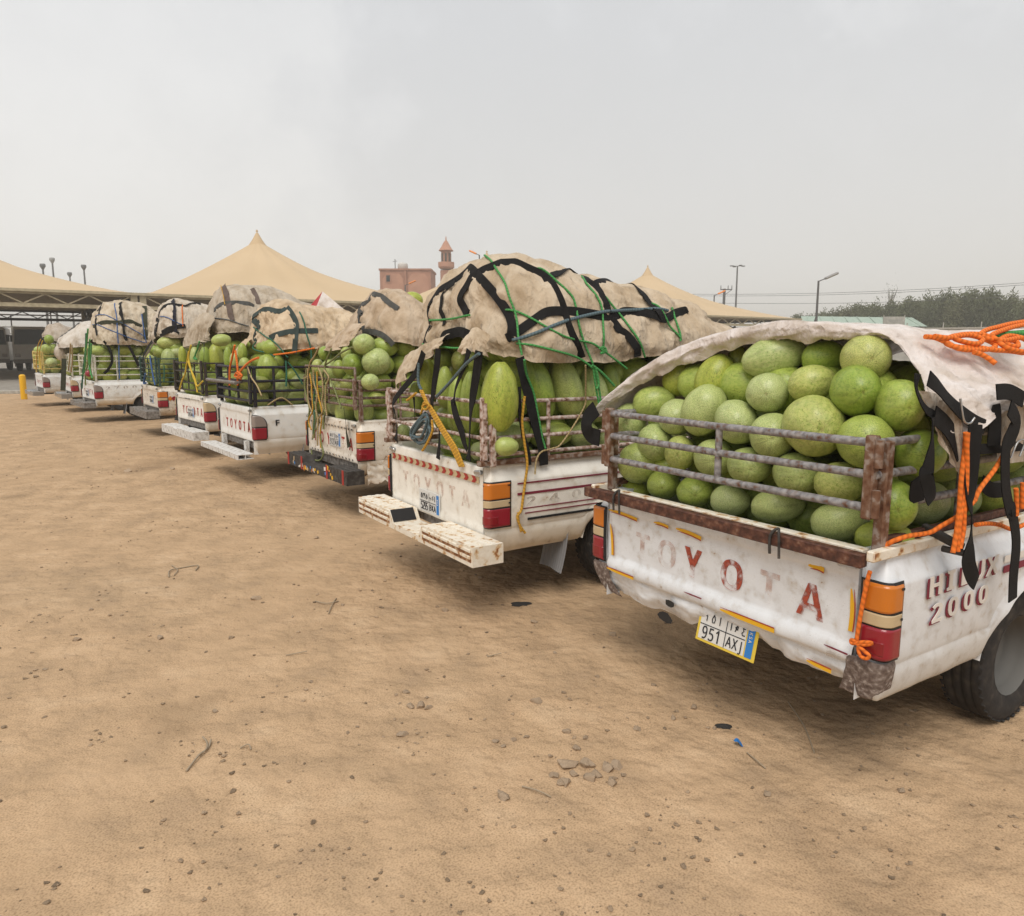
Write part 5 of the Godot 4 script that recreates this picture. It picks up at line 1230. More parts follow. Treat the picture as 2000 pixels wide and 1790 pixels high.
	for e in [[574, 541, "upper power line crossing the sky on the right, higher strand"], [577, 545, "upper power line crossing the sky on the right, lower strand"], [589, 566, "lower power line crossing the sky above the trees on the right"]]:
		var g := Geo.new()
		var p: Vector3 = at.call(1290, e[0] + 4.0, 105.0)
		var q: Vector3 = at.call(2000, e[1], 80.0)
		var r := q + (q - p) * 0.4
		var pts := []
		for k in 17:
			var f := k / 16.0
			pts.append(p.lerp(r, f) - Vector3(0, 1.0 * sin(f * PI), 0))
		g.tube(pts, 0.022, 5)
		tag(put("power_line", g, M.wire), e[2], "power line", "power lines on the right")
	# the belt of trees
	var kinds := [tree_mesh(1, 8.6, 3.6, M.leaf0), tree_mesh(2, 9.4, 3.2, M.leaf1), tree_mesh(3, 8.0, 4.2, M.leaf2), tree_mesh(4, 9.0, 3.8, M.leaf0)]
	var xs := [1555, 1590, 1618, 1645, 1668, 1690, 1716, 1742, 1770, 1796, 1822, 1846, 1872, 1900, 1928, 1952, 1980, 2008, 2040, 2075, 2115]
	var ys := [622, 616, 612, 608, 604, 600, 602, 597, 594, 588, 582, 592, 580, 588, 578, 586, 594, 592, 598, 596, 600]
	var r := RandomNumberGenerator.new()
	r.seed = 9
	var words := ["olive green tree", "dark green tree", "dusty green tree", "bushy green tree"]
	for i in xs.size():
		var dd := 122.0 - i * 1.6 + r.randf_range(-4, 4)
		var k := (i * 7) % 4
		var h: float = 1.72 + (680.0 - ys[i]) / 1450.0 * dd
		var bs := Basis(Vector3.UP, r.randf() * TAU).scaled(Vector3(1.0, h / [8.6, 9.4, 8.0, 9.0][k], 1.0))
		var t := thing("tree", "%s in the right tree belt, %s from its left" % [words[k], ordinal(i + 1)], "tree", Transform3D(bs, Vector3((xs[i] - 1000.0) / 1450.0 * dd, 0, -dd)), "trees in the belt on the right")
		put("trunk", kinds[k][0], M.bark, t)
		put("crown", kinds[k][1], [M.leaf0, M.leaf1, M.leaf2, M.leaf0][k], t)
	var bare := tree_mesh(12, 12.0, 3.4, M.leaf1, 0.16, 500)
	var bt := thing("bare_tree", "tall nearly leafless tree standing above the belt of trees", "tree", Transform3D(Basis().scaled(Vector3(0.8, 0.93, 0.8)), Vector3((1724.0 - 1000.0) / 1450.0 * 116.0, 0, -116)))
	put("trunk", bare[0], M.bark, bt)
	put("crown", bare[1], M.leaf1, bt)
	# yellow bollard by the kerb
	var bl := thing("bollard", "yellow steel bollard on the sand beside the last pickup", "bollard", Transform3D(Basis(), Vector3(-16.55, 0, -25.2)))
	var bg := Geo.new()
	bg.lathe([Vector2(0.0, 0.0), Vector2(0.098, 0.0), Vector2(0.098, 0.78), Vector2(0.085, 0.815), Vector2(0.05, 0.835), Vector2(0.0, 0.84)], 20)
	put("post", bg, M.bollard, bl)


func ordinal(i: int) -> String:
	var w := ["", "first", "second", "third", "fourth", "fifth", "sixth", "seventh", "eighth", "ninth", "tenth", "eleventh", "twelfth", "thirteenth", "fourteenth", "fifteenth", "sixteenth", "seventeenth", "eighteenth", "nineteenth", "twentieth", "twenty first", "twenty second", "twenty third"]
	return w[mini(i, w.size() - 1)]

# ---------------------------------------------------------------- pickups
func lamp_path(w: float, xin: float) -> Array:
	# plan of the lamp's face, from its inner edge round the corner of the body and along its side
	var out := [Vector2(xin, 0.012), Vector2(lerpf(xin, w - 0.032, 0.5), 0.013), Vector2(w - 0.032, 0.012)]
	for k in 7:
		var a := PI / 2 * (1.0 - k / 6.0)
		out.append(Vector2(w - 0.028 + 0.034 * cos(a), -0.018 + 0.030 * sin(a)))
	out.append(Vector2(w + 0.006, -lamp_wrap * 0.5))
	out.append(Vector2(w + 0.006, -lamp_wrap))
	return out


var lamp_wrap := 0.165
func lens(w: float, xin: float, side: float, y0: float, y1: float, reach: Callable, ribs := 0.0) -> Geo:
	var path := lamp_path(w, xin)
	var runs := [0.0]
	for i in range(1, path.size()):
		runs.append(runs[i - 1] + path[i].distance_to(path[i - 1]))
	var total: float = runs[-1]
	var g := Geo.new()
	var at := func(s: float, lift: float) -> Vector3:
		s *= total
		var i := 0
		while i < path.size() - 2 and runs[i + 1] < s:
			i += 1
		var f := clampf((s - runs[i]) / maxf(runs[i + 1] - runs[i], 1e-5), 0.0, 1.0)
		var p: Vector2 = (path[i] as Vector2).lerp(path[i + 1], f)
		var d: Vector2 = ((path[i + 1] as Vector2) - (path[i] as Vector2)).normalized()
		p += Vector2(-d.y, d.x) * lift
		return Vector3(p.x * side, 0, p.y)
	var nv := 16
	var nu := 18
	g.grid(nu, nv, func(a, b):
		var y: float = lerpf(y0, y1, b)
		var r: float = reach.call(y)
		var edge: float = minf(minf(a, 1.0 - a) * nu, minf(b, 1.0 - b) * nv)
		var lift: float = 0.010 if edge >= 0.99 else 0.0
		lift += ribs * (0.5 + 0.5 * cos(a * 80.0))
		var p: Vector3 = at.call(a * r, lift)
		return p + Vector3(0, y, 0))
	return g


func tail_lamp(root: Node3D, w: float, xin: float, side: float, kind: String, y0: float, y1: float) -> void:
	var full := func(_y): return 1.0
	var round_ := func(y):
		# the later lamp: its outer edge curves in at the top and a little at the foot
		var f: float = (y - y0) / (y1 - y0)
		var r := 1.0
		if f > 0.55:
			r = 0.34 + 0.66 * sqrt(maxf(0.0, 1.0 - pow((f - 0.55) / 0.452, 2.2)))
		if f < 0.10:
			r = 0.90 + 0.10 * sqrt(maxf(0.0, 1.0 - pow((0.10 - f) / 0.10, 2.0)))
		return r
	var shape: Callable = full if kind == "old" else round_
	var t := Node3D.new()
	t.name = "tail_lamp"
	root.add_child(t, true)
	var gk := lens(w + 0.002, xin - 0.006, side, y0 - 0.008, y1 + 0.008, shape)
	for i in gk.v.size():
		gk.v[i].z -= 0.006
		gk.v[i].x -= side * 0.004
	put("gasket", gk, M.black, t)
	if kind == "old":
		var a := lerpf(y0, y1, 0.44)
		var b := lerpf(y0, y1, 0.62)
		put("amber_lens", lens(w, xin, side, b + 0.001, y1, full), M.amber, t)
		put("cream_lens", lens(w, xin, side, a + 0.001, b - 0.001, full), M.cream, t)
		put("red_lens", lens(w, xin, side, y0, a - 0.001, full), M.red, t)
		var rf := lens(w + 0.003, xin, side, lerpf(y0, y1, 0.06), lerpf(y0, y1, 0.26), func(_y): return 0.55)
		put("reflector", rf, M.red_dark, t)
		for e in [[0.06, 0.93], [0.90, 0.92], [0.06, 0.05], [0.92, 0.52]]:
			var sc := lens(w + 0.004, xin, side, lerpf(y0, y1, e[1]), lerpf(y0, y1, e[1]) + 0.009, func(_y): return 1.0)
			# a small stud: keep only the part of the band near its place
			var keep := PackedInt32Array()
			for i in range(0, sc.ix.size(), 3):
				var u := (sc.uv[sc.ix[i]].x + sc.uv[sc.ix[i + 1]].x + sc.uv[sc.ix[i + 2]].x) / 3.0
				if absf(u - e[0]) < 0.045:
					keep.append_array([sc.ix[i], sc.ix[i + 1], sc.ix[i + 2]])
			sc.ix = keep
			put("screw", sc, M.black, t)
	else:
		var a := lerpf(y0, y1, 0.5)
		put("clear_lens", lens(w, xin, side, a + 0.001, y1, round_), M.clear if kind == "new" else M.cream, t)
		put("red_lens", lens(w, xin, side, y0, a - 0.001, round_), M.red, t)


func body_shell(w: float, wt: float, sill: float, dirt: Color, seed_: int) -> Geo:
	# both bed sides with their rounded rear corners, wheel arches, top rails and inner walls
	var g := Geo.new()
	var nz := FastNoiseLite.new()
	nz.seed = seed_
	nz.frequency = 1.6
	var prof := [[0.975, 0.055], [0.972, 0.046], [0.955, 0.043], [0.945, 0.048], [0.925, 0.036], [0.885, 0.012], [0.872, 0.003], [0.86, 0.0], [0.80, -0.002], [0.74, -0.003], [0.68, -0.002], [0.62, 0.0], [0.575, 0.003], [0.555, 0.010], [0.545, 0.012], [0.53, 0.006], [0.50, 0.010], [0.46, 0.018], [0.43, 0.028], [0.41, 0.042], [sill, 0.065]]
	var arch := func(z: float) -> float:
		var d := z + 1.17
		return 0.31 + sqrt(maxf(0.0, 0.39 * 0.39 - d * d)) if absf(d) < 0.39 else -1.0
	for side in [1.0, -1.0]:
		var plan := [[wt, 0.0, 0.0, 1.0], [lerpf(wt, w - 0.05, 0.5), 0.0, 0.0, 1.0], [w - 0.05, 0.0, 0.0, 1.0]]
		for k in range(1, 6):
			var a := PI / 2 * (1.0 - k / 6.0)
			plan.append([w - 0.05 + 0.05 * cos(a), -0.05 + 0.05 * sin(a), cos(a), sin(a)])
		var z := -0.05
		while z > -2.26:
			plan.append([w, z, 1.0, 0.0])
			z -= 0.02 if absf(z + 1.17) < 0.43 else 0.07
		plan.append([w, -2.26, 1.0, 0.0])
		var np := plan.size() - 1
		var nq := prof.size() - 1
		var from := g.v.size()
		g.grid(np, nq, func(a, b):
			var p: Array = plan[roundi(a * np)]
			var q: Array = prof[roundi(b * nq)]
			var y: float = q[0]
			var yb: float = maxf(sill, arch.call(p[1]))
			var ins: float = q[1]
			if yb > sill and y < 0.86:
				# the panel is squeezed up over the wheel arch, with a slight flare at its lip
				var f := (y - sill) / (0.86 - sill)
				y = lerpf(yb, 0.86, f)
				var over_ := clampf((yb - sill) / 0.2, 0.0, 1.0)
				ins = lerpf(ins, -0.012 * smoothstep(0.35, 0.0, f), over_)
			ins += 0.010 * nz.get_noise_3d(p[0] * side * 1.5, y * 2.0, p[1] * 1.2) * smoothstep(0.97, 0.90, y)
			return Vector3((p[0] - p[2] * ins) * side, y, p[1] - p[3] * ins))
		# road dirt kept to the lower panels
		for i in range(from, g.v.size()):
			var p := g.v[i]
			var f := smoothstep(0.66, 0.42, p.y + 0.10 * nz.get_noise_3d(p.x * 4.0, p.y * 5.0, p.z * 4.0))
			g.col[i] = Color.WHITE.lerp(dirt, f)
		# rail top, inner wall
		var wi := w - 0.15
		g.quad(Vector3((w - 0.055) * side, 0.975, -0.05), Vector3((w - 0.055) * side, 0.975, -2.26), Vector3(wi * side, 0.975, -2.26), Vector3(wi * side, 0.975, -0.05))
		g.quad(Vector3(wi * side, 0.975, -0.05), Vector3(wi * side, 0.975, -2.26), Vector3(wi * side, 0.56, -2.26), Vector3(wi * side, 0.56, -0.05))
		g.quad(Vector3(wt * side, 0.975, -0.055), Vector3(wt * side, sill, -0.055), Vector3(wi * side, sill, -0.055), Vector3(wi * side, 0.975, -0.055))
		g.quad(Vector3(wt * side, 0.96, 0.0), Vector3(wt * side, 0.96, -0.06), Vector3(wt * side, sill, -0.06), Vector3(wt * side, sill, 0.0))
		# arch lip going inwards
		var zs := []
		for k in 25:
			var a := PI * (0.07 + 0.86 * k / 24.0)
			zs.append(Vector2(-1.17 + 0.39 * cos(a), 0.31 + 0.39 * sin(a)))
		for k in 24:
			g.quad(Vector3((w - 0.03) * side, zs[k].y, zs[k].x), Vector3((w - 0.03) * side, zs[k + 1].y, zs[k + 1].x), Vector3((w - 0.28) * side, zs[k + 1].y, zs[k + 1].x), Vector3((w - 0.28) * side, zs[k].y, zs[k].x))
	g.quad(Vector3(-w + 0.1, 0.60, -0.04), Vector3(w - 0.1, 0.60, -0.04), Vector3(w - 0.1, 0.60, -2.26), Vector3(-w + 0.1, 0.60, -2.26))
	g.quad(Vector3(-w + 0.06, 0.975, -2.25), Vector3(w - 0.06, 0.975, -2.25), Vector3(w - 0.06, 0.45, -2.25), Vector3(-w + 0.06, 0.45, -2.25))
	return g


func tailgate_panel(wt: float, yb: float, roll: bool, dents: float, seed_: int) -> Geo:
	# top ledge, recessed field and a rolled lower edge
	var nz := FastNoiseLite.new()
	nz.seed = seed_
	nz.frequency = 1.5
	var pr := [[0.935, -0.055], [0.957, -0.055], [0.962, -0.045], [0.962, -0.012], [0.957, -0.003], [0.945, 0.0], [0.905, 0.004], [0.885, 0.004], [0.872, -0.001], [0.865, -0.006]]
	for k in 7:
		pr.append([lerpf(0.84, yb + 0.105, k / 6.0), -0.006])
	if roll:
		pr.append_array([[yb + 0.09, -0.003], [yb + 0.078, 0.006], [yb + 0.06, 0.014], [yb + 0.04, 0.017], [yb + 0.02, 0.014], [yb + 0.005, 0.004], [yb, -0.012], [yb + 0.01, -0.05]])
	else:
		pr.append_array([[yb + 0.09, -0.006], [yb + 0.07, -0.005], [yb + 0.055, 0.001], [yb + 0.02, 0.003], [yb + 0.005, 0.0], [yb, -0.008], [yb + 0.01, -0.05]])
	var nq := pr.size() - 1
	var g := Geo.new()
	g.grid(44, nq, func(a, b):
		var q: Array = pr[roundi(b * nq)]
		var x: float = lerpf(-wt, wt, a)
		var edge := minf(a, 1.0 - a) * 2.0 * wt
		var z: float = q[1]
		if q[0] < 0.88 and q[0] > yb + 0.08:
			z = lerpf(0.003, z, smoothstep(0.03, 0.055, edge))
		z += dents * (nz.get_noise_2d(x * 1.6, q[0] * 2.2) * 0.010 + nz.get_noise_2d(x * 6.0 + 7.0, q[0] * 3.0) * 0.003)
		if edge < 0.004:
			z -= 0.006
		return Vector3(x, q[0], z))
	for s in [-1.0, 1.0]:
		g.quad(Vector3(s * wt, 0.962, -0.055), Vector3(s * wt, 0.962, 0.0), Vector3(s * wt, yb, 0.0), Vector3(s * wt, yb, -0.055))
	g.quad(Vector3(-wt, 0.955, -0.056), Vector3(wt, 0.955, -0.056), Vector3(wt, yb, -0.056), Vector3(-wt, yb, -0.056))
	return g


func wheel(root: Node3D, at: Vector3, side: float) -> void:
	var t := Node3D.new()
	t.name = "wheel"
	t.position = at
	root.add_child(t, true)
	var turn := Transform3D(Basis(Vector3.FORWARD, -PI / 2 * side), Vector3.ZERO)
	if not M.has("tyre_mesh"):
		var ty := Geo.new()
		var pr := [Vector2(0.19, -0.085), Vector2(0.24, -0.098), Vector2(0.285, -0.094), Vector2(0.310, -0.080)]
		for k in 5:
			var y := -0.080 + 0.04 * k
			pr.append_array([Vector2(0.316, y + 0.003), Vector2(0.316, y + 0.030), Vector2(0.307, y + 0.032), Vector2(0.307, y + 0.038)] if k < 4 else [])
		pr.append_array([Vector2(0.310, 0.080), Vector2(0.285, 0.094), Vector2(0.24, 0.098), Vector2(0.19, 0.085)])
		ty.lathe(pr, 48)
		for k in 40:
			for s in [-1.0, 1.0]:
				var a := TAU * (k + (0.5 if s > 0.0 else 0.0)) / 40.0
				var b := Basis(Vector3.UP, -a)
				ty.box(b * Vector3(0.3115, s * 0.077, 0), Vector3(0.007, 0.030, 0.030), b * Basis(Vector3.RIGHT, 0.25 * s), 0.003)
		M.tyre_mesh = ty.commit()
		var ri := Geo.new()
		ri.lathe([Vector2(0.192, 0.086), Vector2(0.200, 0.090), Vector2(0.196, 0.072), Vector2(0.178, 0.06), Vector2(0.165, 0.035), Vector2(0.15, 0.028), Vector2(0.10, 0.052), Vector2(0.065, 0.058), Vector2(0.06, 0.085), Vector2(0.03, 0.095), Vector2(0, 0.096)], 32)
		ri.lathe([Vector2(0.19, -0.086), Vector2(0.17, -0.04), Vector2(0.17, 0.03), Vector2(0, 0.02)], 24)
		for k in 5:
			var b := Basis(Vector3.UP, k * TAU / 5)
			ri.box(b * Vector3(0.085, 0.062, 0), Vector3(0.02, 0.02, 0.02), b, 0.004)
		M.rim_mesh = ri.commit()
	var ty2 := put("tyre", M.tyre_mesh, M.rubber, t)
	ty2.transform = turn
	var ri2 := put("rim", M.rim_mesh, M.rim, t)
	ri2.transform = turn


func text_mesh(s: String, h: float, depth := 0.003, font := "Droid Sans", bold := 700) -> TextMesh:
	var f := SystemFont.new()
	f.font_names = PackedStringArray([font])
	f.font_weight = bold
	var t := TextMesh.new()
	t.text = s
	t.font = f
	t.font_size = 64
	t.pixel_size = h / 46.0
	t.depth = depth
	t.curve_step = 1.5
	return t


func letters(root: Node, called: String, s: String, at: Vector3, h: float, m: Material, wide := 1.0, b := Basis(), spread := 0.0, bold := 700, skip := "") -> void:
	# painted or pressed letters, one piece per character
	var n := s.length()
	for i in n:
		if s[i] == " " or s[i] in skip:
			continue
		var o := MeshInstance3D.new()
		o.mesh = text_mesh(s[i], h, 0.003, "Droid Sans", bold)
		o.material_override = m
		o.name = called
		root.add_child(o, true)
		o.transform = Transform3D(b.scaled_local(Vector3(wide, 1, 1)), at + b * Vector3((i - (n - 1) * 0.5) * spread, 0, 0))


func plate(root: Node, at: Transform3D, digits: String, chars: String, yellow: bool) -> void:
	# two rows in two columns: Arabic above, Latin below, and a blue strip on the right
	var t := Node3D.new()
	t.name = "licence_plate"
	root.add_child(t, true)
	t.transform = at
	var w := 0.335
	var h := 0.165
	var bk := Geo.new()
	bk.box(Vector3.ZERO, Vector3(w, h, 0.006), Basis(), 0.002)
	put("plate_back", bk, M.plate_yellow if yellow else M.plate, t)
	var fc := Geo.new()
	fc.box(Vector3(-0.022, 0, 0.003), Vector3(w - 0.075, h - 0.026, 0.003))
	put("plate_face", fc, M.plate, t)
	var bl := Geo.new()
	bl.box(Vector3(w * 0.5 - 0.034, 0, 0.0035), Vector3(0.036, h - 0.026, 0.003))
	put("blue_strip", bl, M.plate_blue, t)
	var ln := Geo.new()
	ln.box(Vector3(-0.022, 0.0, 0.0055), Vector3(w - 0.078, 0.0035, 0.002))
	ln.box(Vector3(0.0, 0, 0.0058), Vector3(0.003, h - 0.03, 0.002))
	put("divider", ln, M.letter_black, t)
	letters(t, "character", digits, Vector3(-0.078, -0.036, 0.006), 0.058, M.letter_black, 0.8, Basis(), 0.115 / digits.length(), 400)
	letters(t, "character", chars, Vector3(0.058, -0.036, 0.006), 0.046, M.letter_black, 0.8, Basis(), 0.034, 400)
	letters(t, "character", "KSA", Vector3(w * 0.5 - 0.034, 0.02, 0.006), 0.016, M.plate, 1.0, Basis(Vector3.BACK, -PI / 2), 0.017, 400)
	# the upper row in Arabic numerals and letters, drawn as strokes
	var strokes := {
		"9": [[0.5, 0.05, 0.5, 0.95, 0.25, 1.0, 0.1, 0.75, 0.25, 0.55, 0.5, 0.62]], "5": [[0.5, 0.95, 0.15, 0.45, 0.3, 0.1, 0.7, 0.1, 0.85, 0.45, 0.5, 0.95]], "1": [[0.5, 0.05, 0.45, 0.95]], "2": [[0.3, 0.05, 0.3, 0.95, 0.45, 0.75, 0.8, 0.8, 0.85, 0.95]],
		"A": [[0.5, 0.05, 0.5, 1.0]], "X": [[0.1, 0.6, 0.25, 0.35, 0.55, 0.35, 0.6, 0.7, 0.35, 0.75, 0.3, 0.4, 0.1, 0.1], [0.2, 0.95, 0.2, 1.0]], "J": [[0.85, 0.7, 0.3, 0.75, 0.55, 0.45, 0.2, 0.2, 0.4, 0.0, 0.9, 0.02]], "B": [[0.05, 0.6, 0.15, 0.35, 0.85, 0.35, 0.95, 0.6], [0.5, 0.1, 0.5, 0.16]], "K": [[0.9, 1.0, 0.4, 0.7, 0.9, 0.45, 0.8, 0.3, 0.1, 0.3]],
	}
	for e in [[digits, -0.078, 0.115 / digits.length()], [chars, 0.058, 0.034]]:
		var s: String = e[0]
		for i in s.length():
			for st in strokes.get(s[i], []):
				var g := Geo.new()
				var pts := []
				for k in range(0, st.size(), 2):
					pts.append(Vector3(e[1] + (i - (s.length() - 1) * 0.5) * e[2] + (st[k] - 0.5) * 0.026, 0.016 + st[k + 1] * 0.042, 0.0065))
				g.tube(pts, 0.0024, 5)
				put("character", g, M.letter_black, t)


func cage(root: Node3D, rails: Array, m: Material, mp: Material, w: float, z0: float, z1: float, top: float, mids: Array, side_posts: Array, r := 0.017, foot := 0.97) -> void:
	var c := Node3D.new()
	c.name = "cage"
	root.add_child(c, true)
	for y in rails:
		var g := Geo.new()
		g.tube([Vector3(-w, y, z0), Vector3(0, y - 0.004, z0), Vector3(w, y, z0)], r, 9)
		put("rail", g, m, c)
		for s in [-1.0, 1.0]:
			var h := Geo.new()
			h.tube([Vector3(s * w, y, z0), Vector3(s * w, y - 0.006, (z0 + z1) * 0.5), Vector3(s * w, y, z1)], r, 9)
			put("rail", h, m, c)
	for x in mids:
		var g := Geo.new()
		g.tube([Vector3(x, rails[0], z0), Vector3(x, top, z0)], r * 0.95, 8)
		put("post", g, m, c)
	for z in side_posts:
		for s in [-1.0, 1.0]:
			var g := Geo.new()
			g.tube([Vector3(s * w, foot, z), Vector3(s * w, top, z)], r, 8)
			put("post", g, m, c)
	for s in [-1.0, 1.0]:
		# hinged corner: two square posts side by side with hinge knuckles
		var g := Geo.new()
		g.box(Vector3(s * (w + 0.012), (foot + top) * 0.5, z0 - 0.045), Vector3(0.042, top - foot, 0.042), Basis(), 0.005)
		put("post", g, mp, c)
		var h := Geo.new()
		h.box(Vector3(s * (w - 0.012), (rails[0] + top) * 0.5 - 0.01, z0 + 0.004), Vector3(0.040, top - rails[0] + 0.06, 0.040), Basis(), 0.005)
		put("post", h, mp, c)
		for y in [lerpf(rails[0], top, 0.08), lerpf(rails[0], top, 0.82)]:
			var k := Geo.new()
			k.tube([Vector3(s * (w + 0.018), y - 0.05, z0 + 0.010), Vector3(s * (w + 0.018), y + 0.05, z0 + 0.010)], 0.016, 8)
			put("hinge", k, mp, c)


func pickup(k: int, label: String, o: Dictionary) -> Node3D:
	var t := thing("pickup_truck", label, "pickup truck", pose(k), "loaded pickups parked side by side")
	var w: float = o.w
	var wt: float = o.wt
	var paint: Material = M["paint%d" % k]
	var sill: float = o.get("sill", 0.40)
	put("bed", body_shell(w, wt, sill, o.get("dirt", Color(0.80, 0.71, 0.60)), 100 + k), paint, t)
	var yb: float = o.yb
	var tg := put("tailgate", tailgate_panel(wt - 0.012, yb, o.get("roll", false), o.get("dents", 0.6), 200 + k), paint, t)
	if o.has("word"):
		var wd: Array = o.word
		letters(tg, "letter", wd[0], Vector3(wd[1], wd[2], -0.004), wd[3], M[wd[4]], wd[5], Basis(Vector3.BACK, wd[7] if wd.size() > 7 else 0.0), wd[6])
	if o.has("plate"):
		plate(t, o.plate[0], o.plate[1], o.plate[2], o.plate[3])
	for s in [-1.0, 1.0]:
		tail_lamp(t, w, wt + 0.012, s, o.lamp, o.get("ly0", 0.585), o.get("ly1", 0.868))
		wheel(t, Vector3(s * (w - 0.15), 0.312, -1.20), s)
		wheel(t, Vector3(s * (w - 0.13), 0.312, -4.0), s)
		var lt := Geo.new()
		lt.box(Vector3(s * (wt - 0.05), 0.925, 0.012), Vector3(0.085, 0.03, 0.03), Basis(Vector3.BACK, 0.1 * s), 0.008)
		put("latch", lt, M.chrome, t)
		if o.get("flap", true):
			var fl := Geo.new()
			fl.grid(56, 8, func(a, b): return Vector3(s * lerpf(w - 0.30, w - 0.02, a), lerpf(0.52, 0.17, b), -0.66 + 0.05 * b * b - 0.015 * sin(a * 5.0) * b + 0.005 * sin(a * 60.0)))
			put("mudflap", fl, M.flap, t)
	var vl := Geo.new()
	if o.get("valance", "plain") == "plain":
		vl.box(Vector3(0, (yb + 0.42) * 0.5, -0.05), Vector3(wt * 2.0 - 0.01, yb - 0.43, 0.03), Basis(), 0.006)
		put("valance", vl, M[o.get("valance_mat", "grey_steel")], t)
	var ch := Geo.new()
	for s in [-1.0, 1.0]:
		ch.box(Vector3(s * 0.45, 0.47, -2.4), Vector3(0.07, 0.12, 4.6))
	ch.box(Vector3(0, 0.50, -0.35), Vector3(1.1, 0.1, 0.1))
	ch.box(Vector3(0, 0.44, -1.1), Vector3(0.16, 0.16, 0.8))
	ch.tube([Vector3(-w + 0.15, 0.31, -1.17), Vector3(w - 0.15, 0.31, -1.17)], 0.05, 8)
	ch.tube([Vector3(0, 0.36, -1.2), Vector3(0, 0.42, -3.4)], 0.04, 6)
	put("chassis", ch, M.under, t)
	# cab and bonnet, mostly behind the load
	var cb := Geo.new()
	var side := PackedVector2Array([Vector2(2.30, 0.42), Vector2(2.30, 1.0), Vector2(2.36, 1.42), Vector2(2.52, 1.57), Vector2(3.2, 1.58), Vector2(3.42, 1.50), Vector2(3.95, 1.02), Vector2(4.95, 0.93), Vector2(5.05, 0.80), Vector2(5.05, 0.45)])
	cb.extrude(side, -w + 0.05, w - 0.05, Transform3D(Basis(Vector3(0, 0, -1), Vector3.UP, Vector3.RIGHT), Vector3.ZERO))
	var cab := put("cab", cb, paint, t)
	for s in [-1.0, 1.0]:
		var wn := Geo.new()
		wn.extrude(PackedVector2Array([Vector2(2.50, 1.02), Vector2(2.54, 1.48), Vector2(3.2, 1.50), Vector2(3.38, 1.44), Vector2(3.78, 1.04)]), 0.0, 0.006, Transform3D(Basis(Vector3(0, 0, -1), Vector3.UP, Vector3.RIGHT), Vector3(s * (w - 0.047), 0, 0)))
		put("window", wn, M.glass, cab)
	for s in [-1.0, 1.0]:
		# front wheel arch, door edges, handle and head lamp
		var ar := Geo.new()
		var ring := PackedVector2Array()
		for i in 13:
			ring.append(Vector2(4.0 - 0.40 * cos(PI * i / 12.0), 0.33 + 0.38 * sin(PI * i / 12.0)))
		ar.extrude(ring, 0.0, 0.004, Transform3D(Basis(Vector3(0, 0, -1), Vector3.UP, Vector3.RIGHT), Vector3(s * (w - 0.05) + (0.0 if s > 0.0 else -0.004), 0, 0)))
		put("wheel_arch", ar, M.under, cab)
		var dr := Geo.new()
		for q in [[2.42, 0.50, 2.42, 1.02], [3.52, 0.55, 3.42, 1.02], [2.42, 0.50, 3.52, 0.52]]:
			dr.beam(Vector3(s * (w - 0.049), q[1], -q[0]), Vector3(s * (w - 0.049), q[3], -q[2]), 0.008, 0.008)
		put("door_seam", dr, M.under, cab)
		var hd := Geo.new()
		hd.box(Vector3(s * (w - 0.04), 0.93, -2.55), Vector3(0.03, 0.03, 0.16), Basis(), 0.008)
		put("door_handle", hd, M.black, cab)
		var hl := Geo.new()
		hl.box(Vector3(s * (w - 0.22), 0.72, -5.05), Vector3(0.26, 0.14, 0.05), Basis(), 0.015)
		put("headlight", hl, M.clear, cab)
	var rw := Geo.new()
	rw.quad(Vector3(-w + 0.15, 1.08, -2.30), Vector3(w - 0.15, 1.08, -2.30), Vector3(w - 0.18, 1.40, -2.35), Vector3(-w + 0.18, 1.40, -2.35))
	put("window", rw, M.glass, cab)
	var fw := Geo.new()
	fw.quad(Vector3(-w + 0.15, 1.46, -3.485), Vector3(w - 0.15, 1.46, -3.485), Vector3(w - 0.12, 1.08, -3.90), Vector3(-w + 0.12, 1.08, -3.90))
	put("window", fw, M.glass, cab)
	return t


func step_bumper(t: Node3D, m: Material, x0: float, x1: float, y0: float, y1: float, z0: float, z1: float, n0: float, n1: float, drop: float, grooves := 2) -> MeshInstance3D:
	# a deep bumper with a lowered step in its middle and pressed grooves along its face
	var poly := PackedVector2Array([Vector2(x0, y0), Vector2(x1, y0), Vector2(x1, y1), Vector2(n1 + 0.06, y1), Vector2(n1, y1 - drop), Vector2(n0, y1 - drop), Vector2(n0 - 0.06, y1), Vector2(x0, y1)])
	var g := Geo.new()
	g.extrude(poly, z0, z1)
	for k in grooves:
		var y := lerpf(y0, y1, (k + 1.0) / (grooves + 1.0))
		for e in [[x0 + 0.02, n0 - 0.07], [n1 + 0.07, x1 - 0.02]]:
			g.box(Vector3((e[0] + e[1]) * 0.5, y + 0.016, z1 + 0.005), Vector3(e[1] - e[0], 0.022, 0.010), Basis(), 0.004)
	for e in [[x0 + 0.01, n0 - 0.07], [n1 + 0.07, x1 - 0.01]]:
		for z in [0.3, 0.62]:
			g.box(Vector3((e[0] + e[1]) * 0.5, y1 + 0.002, lerpf(z0, z1, z)), Vector3(e[1] - e[0], 0.006, 0.03), Basis(), 0.002)
	var b := put("bumper", g, m, t)
	var br := Geo.new()
	for x in [-0.45, 0.45]:
		br.box(Vector3(x, (y0 + y1) * 0.5, z0 - 0.14), Vector3(0.06, 0.08, 0.32))
	put("bracket", br, M.under, b)
	return b

const ROW := ["", "nearest pickup", "second pickup from the right", "third pickup from the right", "fourth pickup from the right", "fifth pickup from the right", "sixth pickup from the right", "third pickup from the far end", "pickup second from the far end", "farthest pickup"]


